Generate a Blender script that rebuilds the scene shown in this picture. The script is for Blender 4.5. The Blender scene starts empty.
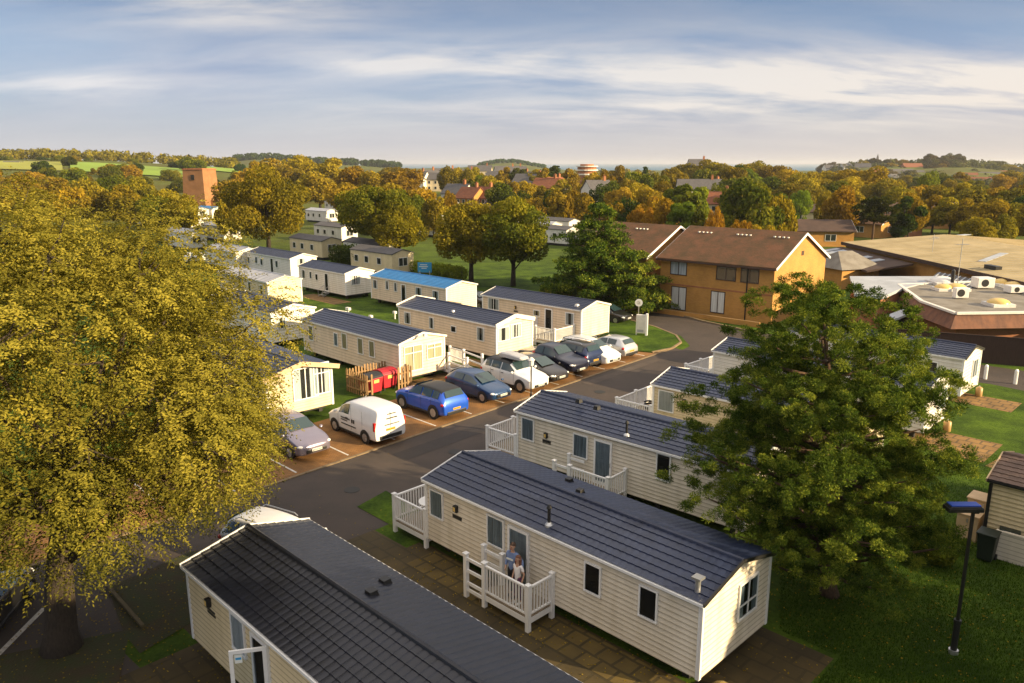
SHADE = [(37, 19, 10.5, 10), (34, 11, 11.5, 10), (31, 3.5, 11.5, 10), (27, -4, 11, 10), (13.5, 9, 11.5, 8)]
HAZE = 0.00010
EXPO = 1.05
import bpy, math, random
import numpy as np
from mathutils import Vector, Matrix
R = math.radians
rnd = random.Random(11)
npr = np.random.default_rng(5)
scene = bpy.context.scene
COL = scene.collection

# ------------------------------------------------------------------ camera geometry
H = 13.5
FPX = 775.0
PITCH = math.atan((341.5 - 164) / FPX)
CS, SN = math.cos(PITCH), math.sin(PITCH)
CAM = Vector((0, 0, H))

def ray(px, py):
    u, v = px - 512, py - 341.5
    return Vector((u, FPX * CS - v * SN, -(FPX * SN + v * CS)))

def at(px, py, z=0.0):
    d = ray(px, py)
    t = (z - H) / d.z
    return CAM + d * t

def at_y(px, D):
    """ground-plan point at forward distance D in the column px (pixel column at the horizon)"""
    return Vector(((px - 512) / (FPX / CS) * D, D, 0))

# ------------------------------------------------------------------ materials
def nodes_of(name):
    m = bpy.data.materials.new(name)
    m.use_nodes = True
    nt = m.node_tree
    return m, nt, nt.nodes['Principled BSDF']

def mat(name, col, rough=0.6, metal=0.0, var=0.0, scale=3.0, bump=0.0, bscale=30.0, col2=None, spec=0.5, coat=0.0, detail=6.0, stretch=None, lo=.35, hi=.65):
    m, nt, b = nodes_of(name)
    b.inputs['Base Color'].default_value = (*col, 1)
    b.inputs['Roughness'].default_value = rough
    b.inputs['Metallic'].default_value = metal
    b.inputs['Specular IOR Level'].default_value = spec
    b.inputs['Coat Weight'].default_value = coat
    tc = nt.nodes.new('ShaderNodeTexCoord')
    src = tc.outputs['Object']
    if stretch:
        mp = nt.nodes.new('ShaderNodeMapping')
        mp.inputs['Scale'].default_value = stretch
        nt.links.new(src, mp.inputs[0]); src = mp.outputs[0]
    if var or col2:
        n = nt.nodes.new('ShaderNodeTexNoise')
        n.inputs['Scale'].default_value = scale
        n.inputs['Detail'].default_value = detail
        n.inputs['Roughness'].default_value = 0.62
        nt.links.new(src, n.inputs['Vector'])
        rp = nt.nodes.new('ShaderNodeValToRGB')
        rp.color_ramp.elements[0].position = lo
        rp.color_ramp.elements[1].position = hi
        c2 = col2 if col2 else tuple(c * (1 - var) for c in col)
        rp.color_ramp.elements[0].color = (*c2, 1)
        rp.color_ramp.elements[1].color = (*col, 1)
        nt.links.new(n.outputs['Fac'], rp.inputs[0])
        nt.links.new(rp.outputs[0], b.inputs['Base Color'])
    if bump:
        n2 = nt.nodes.new('ShaderNodeTexNoise')
        n2.inputs['Scale'].default_value = bscale
        n2.inputs['Detail'].default_value = 5
        nt.links.new(src, n2.inputs['Vector'])
        bp = nt.nodes.new('ShaderNodeBump')
        bp.inputs['Strength'].default_value = bump
        bp.inputs['Distance'].default_value = 0.05
        nt.links.new(n2.outputs['Fac'], bp.inputs['Height'])
        nt.links.new(bp.outputs[0], b.inputs['Normal'])
    return m

def glass_mat(name, tint=(.78, .84, .88), refl=0.25):
    m = bpy.data.materials.new(name); m.use_nodes = True
    nt = m.node_tree
    for n in list(nt.nodes): nt.nodes.remove(n)
    o = nt.nodes.new('ShaderNodeOutputMaterial')
    mx = nt.nodes.new('ShaderNodeMixShader')
    tr = nt.nodes.new('ShaderNodeBsdfTransparent'); tr.inputs[0].default_value = (*tint, 1)
    gl = nt.nodes.new('ShaderNodeBsdfGlossy'); gl.inputs['Roughness'].default_value = 0.04
    lw = nt.nodes.new('ShaderNodeLayerWeight'); lw.inputs[0].default_value = refl
    nt.links.new(lw.outputs['Fresnel'], mx.inputs[0])
    nt.links.new(tr.outputs[0], mx.inputs[1]); nt.links.new(gl.outputs[0], mx.inputs[2])
    nt.links.new(mx.outputs[0], o.inputs[0])
    return m

def brick_mat(name, c1, c2, mortar, sc=1.0, bw=.225, bh=.075, rough=.85, axis='xz', bias=0.0):
    """brick bond drawn on vertical faces from object position (u = x+y, v = z)"""
    m, nt, b = nodes_of(name)
    b.inputs['Roughness'].default_value = rough
    tc = nt.nodes.new('ShaderNodeTexCoord')
    sp = nt.nodes.new('ShaderNodeSeparateXYZ'); nt.links.new(tc.outputs['Object'], sp.inputs[0])
    cb = nt.nodes.new('ShaderNodeCombineXYZ')
    if axis == 'xz':
        ad = nt.nodes.new('ShaderNodeMath'); ad.operation = 'ADD'
        nt.links.new(sp.outputs[0], ad.inputs[0]); nt.links.new(sp.outputs[1], ad.inputs[1])
        nt.links.new(ad.outputs[0], cb.inputs[0]); nt.links.new(sp.outputs[2], cb.inputs[1])
    else:
        nt.links.new(sp.outputs[0], cb.inputs[0]); nt.links.new(sp.outputs[1], cb.inputs[1])
    bt = nt.nodes.new('ShaderNodeTexBrick')
    bt.inputs['Color1'].default_value = (*c1, 1); bt.inputs['Color2'].default_value = (*c2, 1)
    bt.inputs['Mortar'].default_value = (*mortar, 1)
    bt.inputs['Scale'].default_value = sc
    bt.inputs['Brick Width'].default_value = bw; bt.inputs['Row Height'].default_value = bh
    bt.inputs['Mortar Size'].default_value = bh * .08
    bt.inputs['Bias'].default_value = bias
    vsrc = cb.outputs[0]
    if axis == 'xy':
        wn = nt.nodes.new('ShaderNodeTexNoise'); wn.inputs['Scale'].default_value = 1.3; nt.links.new(tc.outputs['Object'], wn.inputs['Vector'])
        wa = nt.nodes.new('ShaderNodeVectorMath'); wa.operation = 'MULTIPLY_ADD'; wa.inputs[1].default_value = (.10, .10, 0)
        nt.links.new(wn.outputs['Color'], wa.inputs[0]); nt.links.new(cb.outputs[0], wa.inputs[2]); vsrc = wa.outputs[0]
    nt.links.new(vsrc, bt.inputs['Vector'])
    n = nt.nodes.new('ShaderNodeTexNoise'); n.inputs['Scale'].default_value = .7; n.inputs['Detail'].default_value = 8
    nt.links.new(tc.outputs['Object'], n.inputs['Vector'])
    mx = nt.nodes.new('ShaderNodeMixRGB'); mx.blend_type = 'MULTIPLY'; mx.inputs[0].default_value = .4 if axis == 'xz' else .95
    rp = nt.nodes.new('ShaderNodeValToRGB')
    rp.color_ramp.elements[0].position = .35; rp.color_ramp.elements[0].color = (.5, .5, .45, 1)
    rp.color_ramp.elements[1].position = .65
    nt.links.new(n.outputs['Fac'], rp.inputs[0])
    nt.links.new(bt.outputs['Color'], mx.inputs[1]); nt.links.new(rp.outputs[0], mx.inputs[2])
    nt.links.new(mx.outputs[0], b.inputs['Base Color'])
    bp = nt.nodes.new('ShaderNodeBump'); bp.inputs['Strength'].default_value = .4; bp.inputs['Distance'].default_value = .01
    nt.links.new(bt.outputs['Fac'], bp.inputs['Height']); bp.invert = True
    nt.links.new(bp.outputs[0], b.inputs['Normal'])
    return m

def leaf_mat(name, ca, cb, cc, trans=.35, hue_var=.05):
    """leaf colours a..b..c picked by the per-leaf attribute tint, with a small shift from tree to tree"""
    m = bpy.data.materials.new(name); m.use_nodes = True
    nt = m.node_tree
    for n in list(nt.nodes): nt.nodes.remove(n)
    o = nt.nodes.new('ShaderNodeOutputMaterial')
    at_ = nt.nodes.new('ShaderNodeAttribute'); at_.attribute_name = 'tint'
    rp = nt.nodes.new('ShaderNodeValToRGB')
    rp.color_ramp.elements[0].color = (*ca, 1); rp.color_ramp.elements[0].position = .05
    rp.color_ramp.elements[1].color = (*cc, 1); rp.color_ramp.elements[1].position = .95
    e = rp.color_ramp.elements.new(.5); e.color = (*cb, 1)
    nt.links.new(at_.outputs['Fac'], rp.inputs[0])
    oi = nt.nodes.new('ShaderNodeObjectInfo')
    mr = nt.nodes.new('ShaderNodeMapRange'); mr.inputs['To Min'].default_value = .5 - hue_var * .7; mr.inputs['To Max'].default_value = .5 + hue_var
    nt.links.new(oi.outputs['Random'], mr.inputs[0])
    hs = nt.nodes.new('ShaderNodeHueSaturation')
    nt.links.new(mr.outputs[0], hs.inputs['Hue']); nt.links.new(rp.outputs[0], hs.inputs['Color'])
    mr2 = nt.nodes.new('ShaderNodeMapRange'); mr2.inputs['To Min'].default_value = .75; mr2.inputs['To Max'].default_value = 1.2
    wn = nt.nodes.new('ShaderNodeMath'); wn.operation = 'FRACT'
    ml = nt.nodes.new('ShaderNodeMath'); ml.operation = 'MULTIPLY'; ml.inputs[1].default_value = 17.31
    nt.links.new(oi.outputs['Random'], ml.inputs[0]); nt.links.new(ml.outputs[0], wn.inputs[0]); nt.links.new(wn.outputs[0], mr2.inputs[0])
    nt.links.new(mr2.outputs[0], hs.inputs['Value'])
    df = nt.nodes.new('ShaderNodeBsdfDiffuse'); tl = nt.nodes.new('ShaderNodeBsdfTranslucent')
    nt.links.new(hs.outputs[0], df.inputs[0]); nt.links.new(hs.outputs[0], tl.inputs[0])
    mx = nt.nodes.new('ShaderNodeMixShader'); mx.inputs[0].default_value = trans
    nt.links.new(df.outputs[0], mx.inputs[1]); nt.links.new(tl.outputs[0], mx.inputs[2])
    nt.links.new(mx.outputs[0], o.inputs[0])
    return m

PITCH_B = 2.2 / 14
def clad_mat(name, col, pitch, z0, rough=.5):
    m = mat(name, col, rough, var=.10, scale=1.2)
    nt = m.node_tree; b = nt.nodes['Principled BSDF']
    src = b.inputs['Base Color'].links[0].from_socket
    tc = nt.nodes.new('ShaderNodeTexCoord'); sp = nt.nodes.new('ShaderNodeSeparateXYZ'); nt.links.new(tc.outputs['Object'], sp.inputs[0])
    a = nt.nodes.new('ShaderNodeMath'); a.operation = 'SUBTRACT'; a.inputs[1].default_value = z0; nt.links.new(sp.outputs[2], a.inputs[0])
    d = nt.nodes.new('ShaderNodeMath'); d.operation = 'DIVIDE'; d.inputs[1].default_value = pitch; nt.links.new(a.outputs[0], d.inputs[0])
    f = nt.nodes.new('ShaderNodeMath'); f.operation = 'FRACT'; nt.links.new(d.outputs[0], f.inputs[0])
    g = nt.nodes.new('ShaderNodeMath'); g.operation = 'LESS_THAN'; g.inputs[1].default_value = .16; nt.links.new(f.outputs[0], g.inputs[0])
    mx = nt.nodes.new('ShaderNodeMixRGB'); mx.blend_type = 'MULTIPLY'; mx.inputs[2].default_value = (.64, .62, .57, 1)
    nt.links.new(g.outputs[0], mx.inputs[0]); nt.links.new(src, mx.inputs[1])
    mp = nt.nodes.new('ShaderNodeMapping'); mp.inputs['Scale'].default_value = (3.5, 3.5, .35); nt.links.new(tc.outputs['Object'], mp.inputs[0])
    sn = nt.nodes.new('ShaderNodeTexNoise'); sn.inputs['Scale'].default_value = 1.0; sn.inputs['Detail'].default_value = 7; nt.links.new(mp.outputs[0], sn.inputs['Vector'])
    sr = nt.nodes.new('ShaderNodeValToRGB'); sr.color_ramp.elements[0].position = .3; sr.color_ramp.elements[0].color = (.74, .71, .62, 1); sr.color_ramp.elements[1].position = .62
    nt.links.new(sn.outputs['Fac'], sr.inputs[0])
    m2 = nt.nodes.new('ShaderNodeMixRGB'); m2.blend_type = 'MULTIPLY'; m2.inputs[0].default_value = .45
    nt.links.new(mx.outputs[0], m2.inputs[1]); nt.links.new(sr.outputs[0], m2.inputs[2]); nt.links.new(m2.outputs[0], b.inputs['Base Color'])
    return m

M = {}
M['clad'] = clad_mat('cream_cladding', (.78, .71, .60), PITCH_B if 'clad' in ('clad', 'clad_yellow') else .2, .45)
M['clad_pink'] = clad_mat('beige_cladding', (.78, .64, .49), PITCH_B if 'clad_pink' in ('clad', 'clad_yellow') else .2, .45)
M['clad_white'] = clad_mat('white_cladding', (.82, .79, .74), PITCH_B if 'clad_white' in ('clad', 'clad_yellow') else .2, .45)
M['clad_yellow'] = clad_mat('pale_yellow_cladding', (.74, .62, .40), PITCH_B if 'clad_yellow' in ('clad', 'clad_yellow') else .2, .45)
M['white'] = mat('white_upvc', (.82, .82, .82), .35, var=.05, scale=6)
M['offwhite'] = mat('offwhite_paint', (.74, .72, .68), .5, var=.15, scale=4)
M['tile'] = mat('slate_blue_roof_tiles', (.020, .030, .072), .38, var=.35, scale=2.2, bump=.15, bscale=60)
M['tile_dark'] = mat('charcoal_roof_tiles', (.014, .017, .030), .34, var=.35, scale=2.2, bump=.15, bscale=60)
M['tile_brown'] = mat('brown_roof_tiles', (.16, .10, .075), .7, var=.4, scale=2.2, bump=.3, bscale=40)
M['metal_roof'] = mat('pale_grey_sheet_roof', (.42, .43, .47), .5, var=.2, scale=1.5)
M['blue_roof'] = mat('bright_blue_sheet_roof', (.02, .20, .50), .5, var=.25, scale=2)
M['pane'] = glass_mat('window_glass')
M['pane_dark'] = mat('dark_window_glass', (.02, .025, .03), .05, spec=.8)
M['curtain'] = mat('grey_curtain', (.42, .48, .54), .9, var=.5, scale=2, stretch=(9, 9, .3))
M['curtain_cream'] = mat('cream_curtain', (.62, .54, .34), .9, var=.3, scale=2, stretch=(9, 9, .3))
M['curtain_white'] = mat('white_net_curtain', (.7, .7, .68), .9, var=.3, scale=2, stretch=(9, 9, .3))
M['interior'] = mat('dark_interior', (.02, .018, .016), .9)
M['chassis'] = mat('dark_steel_chassis', (.02, .02, .02), .7)
M['black'] = mat('black_plastic', (.015, .015, .016), .45)
M['steel'] = mat('galvanised_steel', (.55, .56, .58), .35, metal=.8)
M['concrete'] = mat('concrete_block', (.30, .28, .24), .9, var=.35, scale=5, bump=.3)
M['shade_mud_grass'] = mat('shade_darkened_muddy_grass', (.030, .042, .008), .95, scale=1.1, col2=(.045, .030, .012), bump=.6, bscale=18)  # muddy mottle, with the left tree's shade darkened into the colour
M['deckwood'] = mat('decking_boards', (.33, .26, .18), .75, var=.4, scale=3, stretch=(1, 8, 1))
M['timber'] = mat('raw_timber', (.36, .22, .10), .8, var=.45, scale=4, stretch=(6, 6, .6))
M['bark'] = mat('tree_bark', (.055, .04, .028), .95, var=.5, scale=6, bump=.8, bscale=14, stretch=(3, 3, .8))
M['bark_pine'] = mat('pine_bark', (.14, .085, .05), .95, var=.5, scale=6, bump=.8, bscale=14, stretch=(3, 3, .8))
M['rubber'] = mat('tyre_rubber', (.012, .012, .012), .85)
M['alloy'] = mat('alloy_rim', (.50, .51, .53), .3, metal=.85)
M['carglass'] = mat('car_window_glass', (.022, .045, .052), .04, spec=.9)
M['lamp_white'] = mat('clear_lamp_lens', (.75, .75, .75), .12)
M['lamp_red'] = mat('red_lamp_lens', (.45, .015, .015), .15)
M['plate_y'] = mat('yellow_number_plate', (.70, .42, .05), .4)
M['plate_w'] = mat('white_number_plate', (.75, .75, .72), .4)
M['skin'] = mat('skin', (.50, .29, .20), .6)
M['hair_dark'] = mat('short_brown_hair', (.045, .022, .012), .7)
M['hair_brown'] = mat('long_brown_hair', (.14, .055, .03), .65)
M['hoodie'] = mat('blue_hoodie_fleece', (.17, .24, .44), .9, var=.15, scale=9)
M['print_white'] = mat('white_print', (.75, .78, .75), .8)
M['jeans_dark'] = mat('black_jeans', (.02, .02, .025), .9)
M['tee_white'] = mat('white_tee_fabric', (.78, .74, .74), .9)
M['leggings'] = mat('plum_leggings', (.10, .035, .09), .9)
M['redbin'] = mat('red_bin_plastic', (.42, .02, .035), .45, var=.2, scale=4)
M['greenbin'] = mat('dark_green_plastic', (.012, .02, .014), .5)
M['beigebox'] = mat('beige_painted_box', (.62, .45, .27), .7, var=.15, scale=2)
M['sign_blue'] = mat('blue_sign_face', (.03, .30, .62), .5)
M['brick'] = brick_mat('golden_brick', (.56, .28, .058), (.48, .23, .048), (.36, .23, .11))
M['brick_red'] = brick_mat('orange_red_brick', (.40, .15, .055), (.32, .11, .045), (.34, .2, .12))
M['brick_tower'] = brick_mat('tower_brick', (.36, .17, .065), (.30, .14, .055), (.34, .19, .1))
M['rooftile_rust'] = mat('mossy_brown_roof_tiles', (.15, .062, .026), .9, var=.45, scale=.9, bump=.5, bscale=6, col2=(.075, .042, .014))
M['rooftile_red'] = mat('red_clay_roof', (.26, .09, .04), .9, var=.35, scale=2)
M['slate'] = mat('grey_slate_roof', (.10, .095, .10), .8, var=.3, scale=1.5)
M['brownroof'] = mat('dark_brown_roof', (.075, .042, .03), .85, var=.35, scale=.8)
M['render_white'] = mat('white_render', (.74, .71, .66), .8, var=.12, scale=.6)
M['render_cream'] = mat('cream_render', (.66, .55, .38), .8, var=.15, scale=.6)
M['hallroof'] = mat('tan_felt_roof', (.42, .34, .20), .9, var=.35, scale=.35, col2=(.30, .24, .13), bump=.2, bscale=4)
M['greyroof'] = mat('grey_felt_roof', (.24, .22, .19), .9, var=.4, scale=.7, col2=(.15, .13, .105))
M['paleroof'] = mat('pale_blue_grey_membrane', (.42, .45, .50), .6, var=.25, scale=.5)
M['mansard'] = mat('weathered_brown_cladding', (.20, .085, .045), .85, var=.5, scale=1.3, stretch=(1.5, 1.5, .35), col2=(.10, .045, .03))
M['fence_dark'] = mat('dark_stained_fence', (.055, .03, .022), .9, var=.4, scale=4, stretch=(5, 5, .5))
M['dome_white'] = mat('white_rooflight_dome', (.78, .76, .72), .3)
M['dome_yellow'] = mat('yellowed_rooflight_dome', (.70, .48, .14), .35)
M['bluepaint'] = mat('blue_painted_metal', (.03, .22, .50), .5)
M['kerb'] = mat('concrete_kerb', (.24, .17, .095), .9, var=.3, scale=3)
M['kerb_dark'] = mat('mossy_timber_edging', (.13, .10, .05), .9, var=.4, scale=3)
M['line'] = mat('white_road_paint', (.66, .63, .58), .8, var=.35, scale=7)

# ------------------------------------------------------------------ mesh helper
class MB:
    def __init__(s): s.v = []; s.f = []; s.m = []
    def add(s, vs, fs, mi=0):
        n = len(s.v); s.v += [tuple(v) for v in vs]
        s.f += [tuple(i + n for i in f) for f in fs]; s.m += [mi] * len(fs)
    def box(s, c, size, mi=0, rz=0.0, taper=1.0):
        hx, hy, hz = size[0] / 2, size[1] / 2, size[2] / 2
        co, si = math.cos(rz), math.sin(rz)
        vs = []
        for z in (-1, 1):
            k = taper if z > 0 else 1
            for x, y in ((-1, -1), (1, -1), (1, 1), (-1, 1)):
                X, Y = x * hx * k, y * hy * k
                vs.append((c[0] + X * co - Y * si, c[1] + X * si + Y * co, c[2] + z * hz))
        s.add(vs, [(3, 2, 1, 0), (4, 5, 6, 7), (0, 1, 5, 4), (1, 2, 6, 5), (2, 3, 7, 6), (3, 0, 4, 7)], mi)
    def lohi(s, a, b, mi=0):
        s.box([(a[i] + b[i]) / 2 for i in range(3)], [abs(b[i] - a[i]) for i in range(3)], mi)
    def bar(s, p, q, w, h=None, mi=0, up=(0, 0, 1)):
        h = h or w
        p, q = Vector(p), Vector(q); d = (q - p).normalized(); u = Vector(up)
        if abs(d.dot(u)) > .98: u = Vector((1, 0, 0))
        a = d.cross(u).normalized() * w / 2; b = a.cross(d).normalized() * h / 2
        vs = [p - a - b, p + a - b, p + a + b, p - a + b, q - a - b, q + a - b, q + a + b, q - a + b]
        s.add(vs, [(3, 2, 1, 0), (4, 5, 6, 7), (0, 1, 5, 4), (1, 2, 6, 5), (2, 3, 7, 6), (3, 0, 4, 7)], mi)
    def tube(s, pts, rad, n=8, mi=0, cap=True):
        pts = [Vector(p) for p in pts]
        if not hasattr(rad, '__len__'): rad = [rad] * len(pts)
        vs = []; prev = None
        for i, p in enumerate(pts):
            d = (pts[min(i + 1, len(pts) - 1)] - pts[max(i - 1, 0)]).normalized()
            ref = Vector((0, 0, 1)) if abs(d.z) < .95 else Vector((1, 0, 0))
            a = d.cross(ref).normalized() if prev is None else (prev - d * prev.dot(d)).normalized()
            prev = a; b = d.cross(a)
            for k in range(n):
                t = 2 * math.pi * k / n
                vs.append(p + (a * math.cos(t) + b * math.sin(t)) * rad[i])
        fs = [(i * n + k, i * n + (k + 1) % n, (i + 1) * n + (k + 1) % n, (i + 1) * n + k) for i in range(len(pts) - 1) for k in range(n)]
        if cap: fs += [tuple(range(n - 1, -1, -1)), tuple(range((len(pts) - 1) * n, len(pts) * n))]
        s.add(vs, fs, mi)
    def ball(s, c, r, n=10, mi=0, half=False):
        if not hasattr(r, '__len__'): r = (r, r, r)
        rows = n // 2; vs = []; lo = 0 if half else -90
        for i in range(rows + 1):
            ph = R(lo + (90 - lo) * i / rows)
            for k in range(n):
                t = 2 * math.pi * k / n
                vs.append((c[0] + r[0] * math.cos(ph) * math.cos(t), c[1] + r[1] * math.cos(ph) * math.sin(t), c[2] + r[2] * math.sin(ph)))
        fs = [(i * n + k, i * n + (k + 1) % n, (i + 1) * n + (k + 1) % n, (i + 1) * n + k) for i in range(rows) for k in range(n)]
        s.add(vs, fs, mi)
    def prism(s, poly, z0, z1, mi=0):
        """poly: ccw plan outline"""
        n = len(poly)
        vs = [(p[0], p[1], z0) for p in poly] + [(p[0], p[1], z1) for p in poly]
        s.add(vs, [tuple(range(n - 1, -1, -1)), tuple(range(n, 2 * n))] + [(i, (i + 1) % n, (i + 1) % n + n, i + n) for i in range(n)], mi)
    def xform(s, mtx):
        s.v = [tuple(mtx @ Vector(v)) for v in s.v]; return s
    def build(s, name, mats, parent=None, smooth=False, bevel=0.0, label=None):
        me = bpy.data.meshes.new(name)
        me.from_pydata(s.v, [], s.f); me.update()
        if not isinstance(mats, (list, tuple)): mats = [mats]
        for m in mats: me.materials.append(m)
        if len(mats) > 1: me.polygons.foreach_set('material_index', s.m)
        if smooth: me.polygons.foreach_set('use_smooth', [True] * len(me.polygons))
        o = bpy.data.objects.new(name, me); COL.objects.link(o)
        if parent: o.parent = parent
        if bevel:
            b = o.modifiers.new('bevel', 'BEVEL'); b.width = bevel; b.segments = 2; b.limit_method = 'ANGLE'
        if label: o['label'] = label
        return o

def tag(o, label=None, cat=None, group=None, kind=None):
    if label: o['label'] = label
    if cat: o['category'] = cat
    if group: o['group'] = group
    if kind: o['kind'] = kind
    return o

def thing(name, label, cat, loc=(0, 0, 0), rz=0.0, group=None):
    o = bpy.data.objects.new(name, None); COL.objects.link(o)
    o.location = loc; o.rotation_euler = (0, 0, rz); o.empty_display_size = .3
    return tag(o, label, cat, group)

KIDS = {}
def copy_tree(o, parent=None):
    c = o.copy(); COL.objects.link(c)
    if parent: c.parent = parent
    for ch in [k for k in o.children]: copy_tree(ch, c)
    return c

def fast_mesh(name, verts, nper, mats, parent=None, tint=None, mi=None):
    """verts (N*nper,3): every nper consecutive vertices make one face"""
    n = len(verts) // nper
    me = bpy.data.meshes.new(name)
    me.vertices.add(len(verts)); me.vertices.foreach_set('co', np.asarray(verts, np.float32).ravel())
    me.loops.add(n * nper); me.loops.foreach_set('vertex_index', np.arange(n * nper, dtype=np.int32))
    me.polygons.add(n); me.polygons.foreach_set('loop_start', np.arange(0, n * nper, nper, dtype=np.int32))
    me.update(calc_edges=True)
    if not isinstance(mats, (list, tuple)): mats = [mats]
    for m in mats: me.materials.append(m)
    if mi is not None: me.polygons.foreach_set('material_index', np.asarray(mi, np.int32))
    if tint is not None:
        a = me.attributes.new('tint', 'FLOAT', 'FACE'); a.data.foreach_set('value', np.asarray(tint, np.float32))
    o = bpy.data.objects.new(name, me); COL.objects.link(o)
    if parent: o.parent = parent
    return o
# ------------------------------------------------------------------ ground, roads, sky
def hill(px, D):
    """terrain height by bearing (pixel column at the horizon) and distance"""
    def sm(a, b, x):
        t = min(1, max(0, (x - a) / (b - a))); return t * t * (3 - 2 * t)
    z = 0.0
    left = 1 - sm(180, 420, px)
    left *= .62 + .38 * (1 - sm(60, 260, px))
    z += left * (17 * sm(230, 720, D) - 24 * sm(760, 1150, D))
    # far low hill left of centre, headland and the ridge on the right
    def bump(p0, w, d0, dw, h):
        return h * math.exp(-((px - p0) / w) ** 2 - ((D - d0) / dw) ** 2)
    z += bump(255, 55, 1450, 300, 24) + bump(345, 55, 1450, 300, 12)
    z += bump(508, 36, 1650, 240, 17) + bump(440, 60, 1750, 240, 4)
    z -= sm(480, 640, px) * 7 * sm(330, 600, D) * (1 - sm(800, 930, D))
    z += 10 * sm(815, 870, px) * (1 - .8 * sm(965, 1050, px)) * sm(640, 930, D)
    z += bump(735, 80, 350, 70, 1.5) + bump(430, 38, 430, 110, 5.5) + bump(505, 45, 430, 120, 4.5) + bump(535, 30, 300, 70, 1.5)
    z -= 26 * sm(1750, 2100, D) 
    return z

def terrain():
    na = 300; radii = [0, 15, 40, 80, 120, 150, 190, 230, 270, 310, 350, 400, 450, 500, 560, 620, 680, 740, 800, 860, 930, 1000, 1080, 1160, 1250, 1350, 1450, 1550, 1650, 1750, 1850, 1950, 2050, 2200, 2500]
    vs = []; fs = []
    for r in radii:
        for k in range(na):
            a = 2 * math.pi * k / na
            x, y = r * math.sin(a), r * math.cos(a)
            if y > 5:
                px = 512 + x / y * (FPX / CS); px = max(-700, min(1700, px)); w = 1
            else:
                px = -700 if x < 0 else 1700
            vs.append((x, y, hill(px, r) if r > 110 else 0.0))
    for i in range(len(radii) - 1):
        for k in range(na):
            fs.append((i * na + k, i * na + (k + 1) % na, (i + 1) * na + (k + 1) % na, (i + 1) * na + k))
    b = MB(); b.add(vs, fs)
    m, nt, bs = nodes_of('grass_ground')
    bs.inputs['Roughness'].default_value = .95; bs.inputs['Specular IOR Level'].default_value = .15
    geo = nt.nodes.new('ShaderNodeNewGeometry')
    def noise(sc, det=8):
        n = nt.nodes.new('ShaderNodeTexNoise'); n.inputs['Scale'].default_value = sc; n.inputs['Detail'].default_value = det
        n.inputs['Roughness'].default_value = .65
        nt.links.new(geo.outputs['Position'], n.inputs['Vector']); return n
    n1 = noise(.35); n2 = noise(7.0)
    r1 = nt.nodes.new('ShaderNodeValToRGB')
    r1.color_ramp.elements[0].position = .38; r1.color_ramp.elements[0].color = (.026, .058, .006, 1)
    r1.color_ramp.elements[1].position = .62; r1.color_ramp.elements[1].color = (.085, .150, .012, 1)
    r2 = nt.nodes.new('ShaderNodeValToRGB')
    r2.color_ramp.elements[0].position = .3; r2.color_ramp.elements[0].color = (.55, .6, .5, 1)
    r2.color_ramp.elements[1].position = .7; r2.color_ramp.elements[1].color = (1.25, 1.15, 1.0, 1)
    nt.links.new(n1.outputs['Fac'], r1.inputs[0]); nt.links.new(n2.outputs['Fac'], r2.inputs[0])
    mx = nt.nodes.new('ShaderNodeMixRGB'); mx.blend_type = 'MULTIPLY'; mx.inputs[0].default_value = 1
    nt.links.new(r1.outputs[0], mx.inputs[1]); nt.links.new(r2.outputs[0], mx.inputs[2])
    # bare / scrubby far land
    dist = nt.nodes.new('ShaderNodeVectorMath'); dist.operation = 'LENGTH'; nt.links.new(geo.outputs['Position'], dist.inputs[0])
    mr = nt.nodes.new('ShaderNodeMapRange'); mr.inputs['From Min'].default_value = 90; mr.inputs['From Max'].default_value = 200
    nt.links.new(dist.outputs['Value'], mr.inputs[0])
    n3 = noise(.03); r3 = nt.nodes.new('ShaderNodeValToRGB')
    r3.color_ramp.elements[0].position = .4; r3.color_ramp.elements[0].color = (.085, .080, .014, 1)
    r3.color_ramp.elements[1].position = .6; r3.color_ramp.elements[1].color = (.100, .125, .018, 1)
    nt.links.new(n3.outputs['Fac'], r3.inputs[0])
    mx2 = nt.nodes.new('ShaderNodeMixRGB'); nt.links.new(mr.outputs[0], mx2.inputs[0])
    nt.links.new(mx.outputs[0], mx2.inputs[1]); nt.links.new(r3.outputs[0], mx2.inputs[2])
    nt.links.new(mx2.outputs[0], bs.inputs['Base Color'])
    nb = noise(22, 4); bp = nt.nodes.new('ShaderNodeBump'); bp.inputs['Strength'].default_value = .9; bp.inputs['Distance'].default_value = .06
    nt.links.new(nb.outputs['Fac'], bp.inputs['Height']); nt.links.new(bp.outputs[0], bs.inputs['Normal'])
    o = b.build('ground', m, smooth=True)
    tag(o, 'grassy ground running out to hills and shore', kind='structure')
    M['ground'] = m
terrain()

def sheet(name, pix, mat_, z, kind='structure', label=None, grid=None):
    """flat ground sheet whose outline is given in world plan or pixels"""
    pts = [at(*p) if not isinstance(p, Vector) else p for p in pix]
    b = MB(); b.add([(p.x, p.y, z) for p in pts], [tuple(range(len(pts)))])
    me_o = b.build(name, mat_)
    # make sure it faces up
    if me_o.data.polygons[0].normal.z < 0: me_o.data.flip_normals()
    return tag(me_o, label, kind=kind)

# sea
sb = MB(); n = 96
sb.add([(0, 0, -8)] + [(45000 * math.cos(2 * math.pi * k / n), 45000 * math.sin(2 * math.pi * k / n), -8) for k in range(n)], [(0, k + 1, (k + 1) % n + 1) for k in range(n)])
seam = mat('sea_water', (.035, .13, .22), .6, spec=.2, bump=.3, bscale=.05)
tag(sb.build('sea', seam), 'blue grey sea on the horizon', kind='structure')

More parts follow.
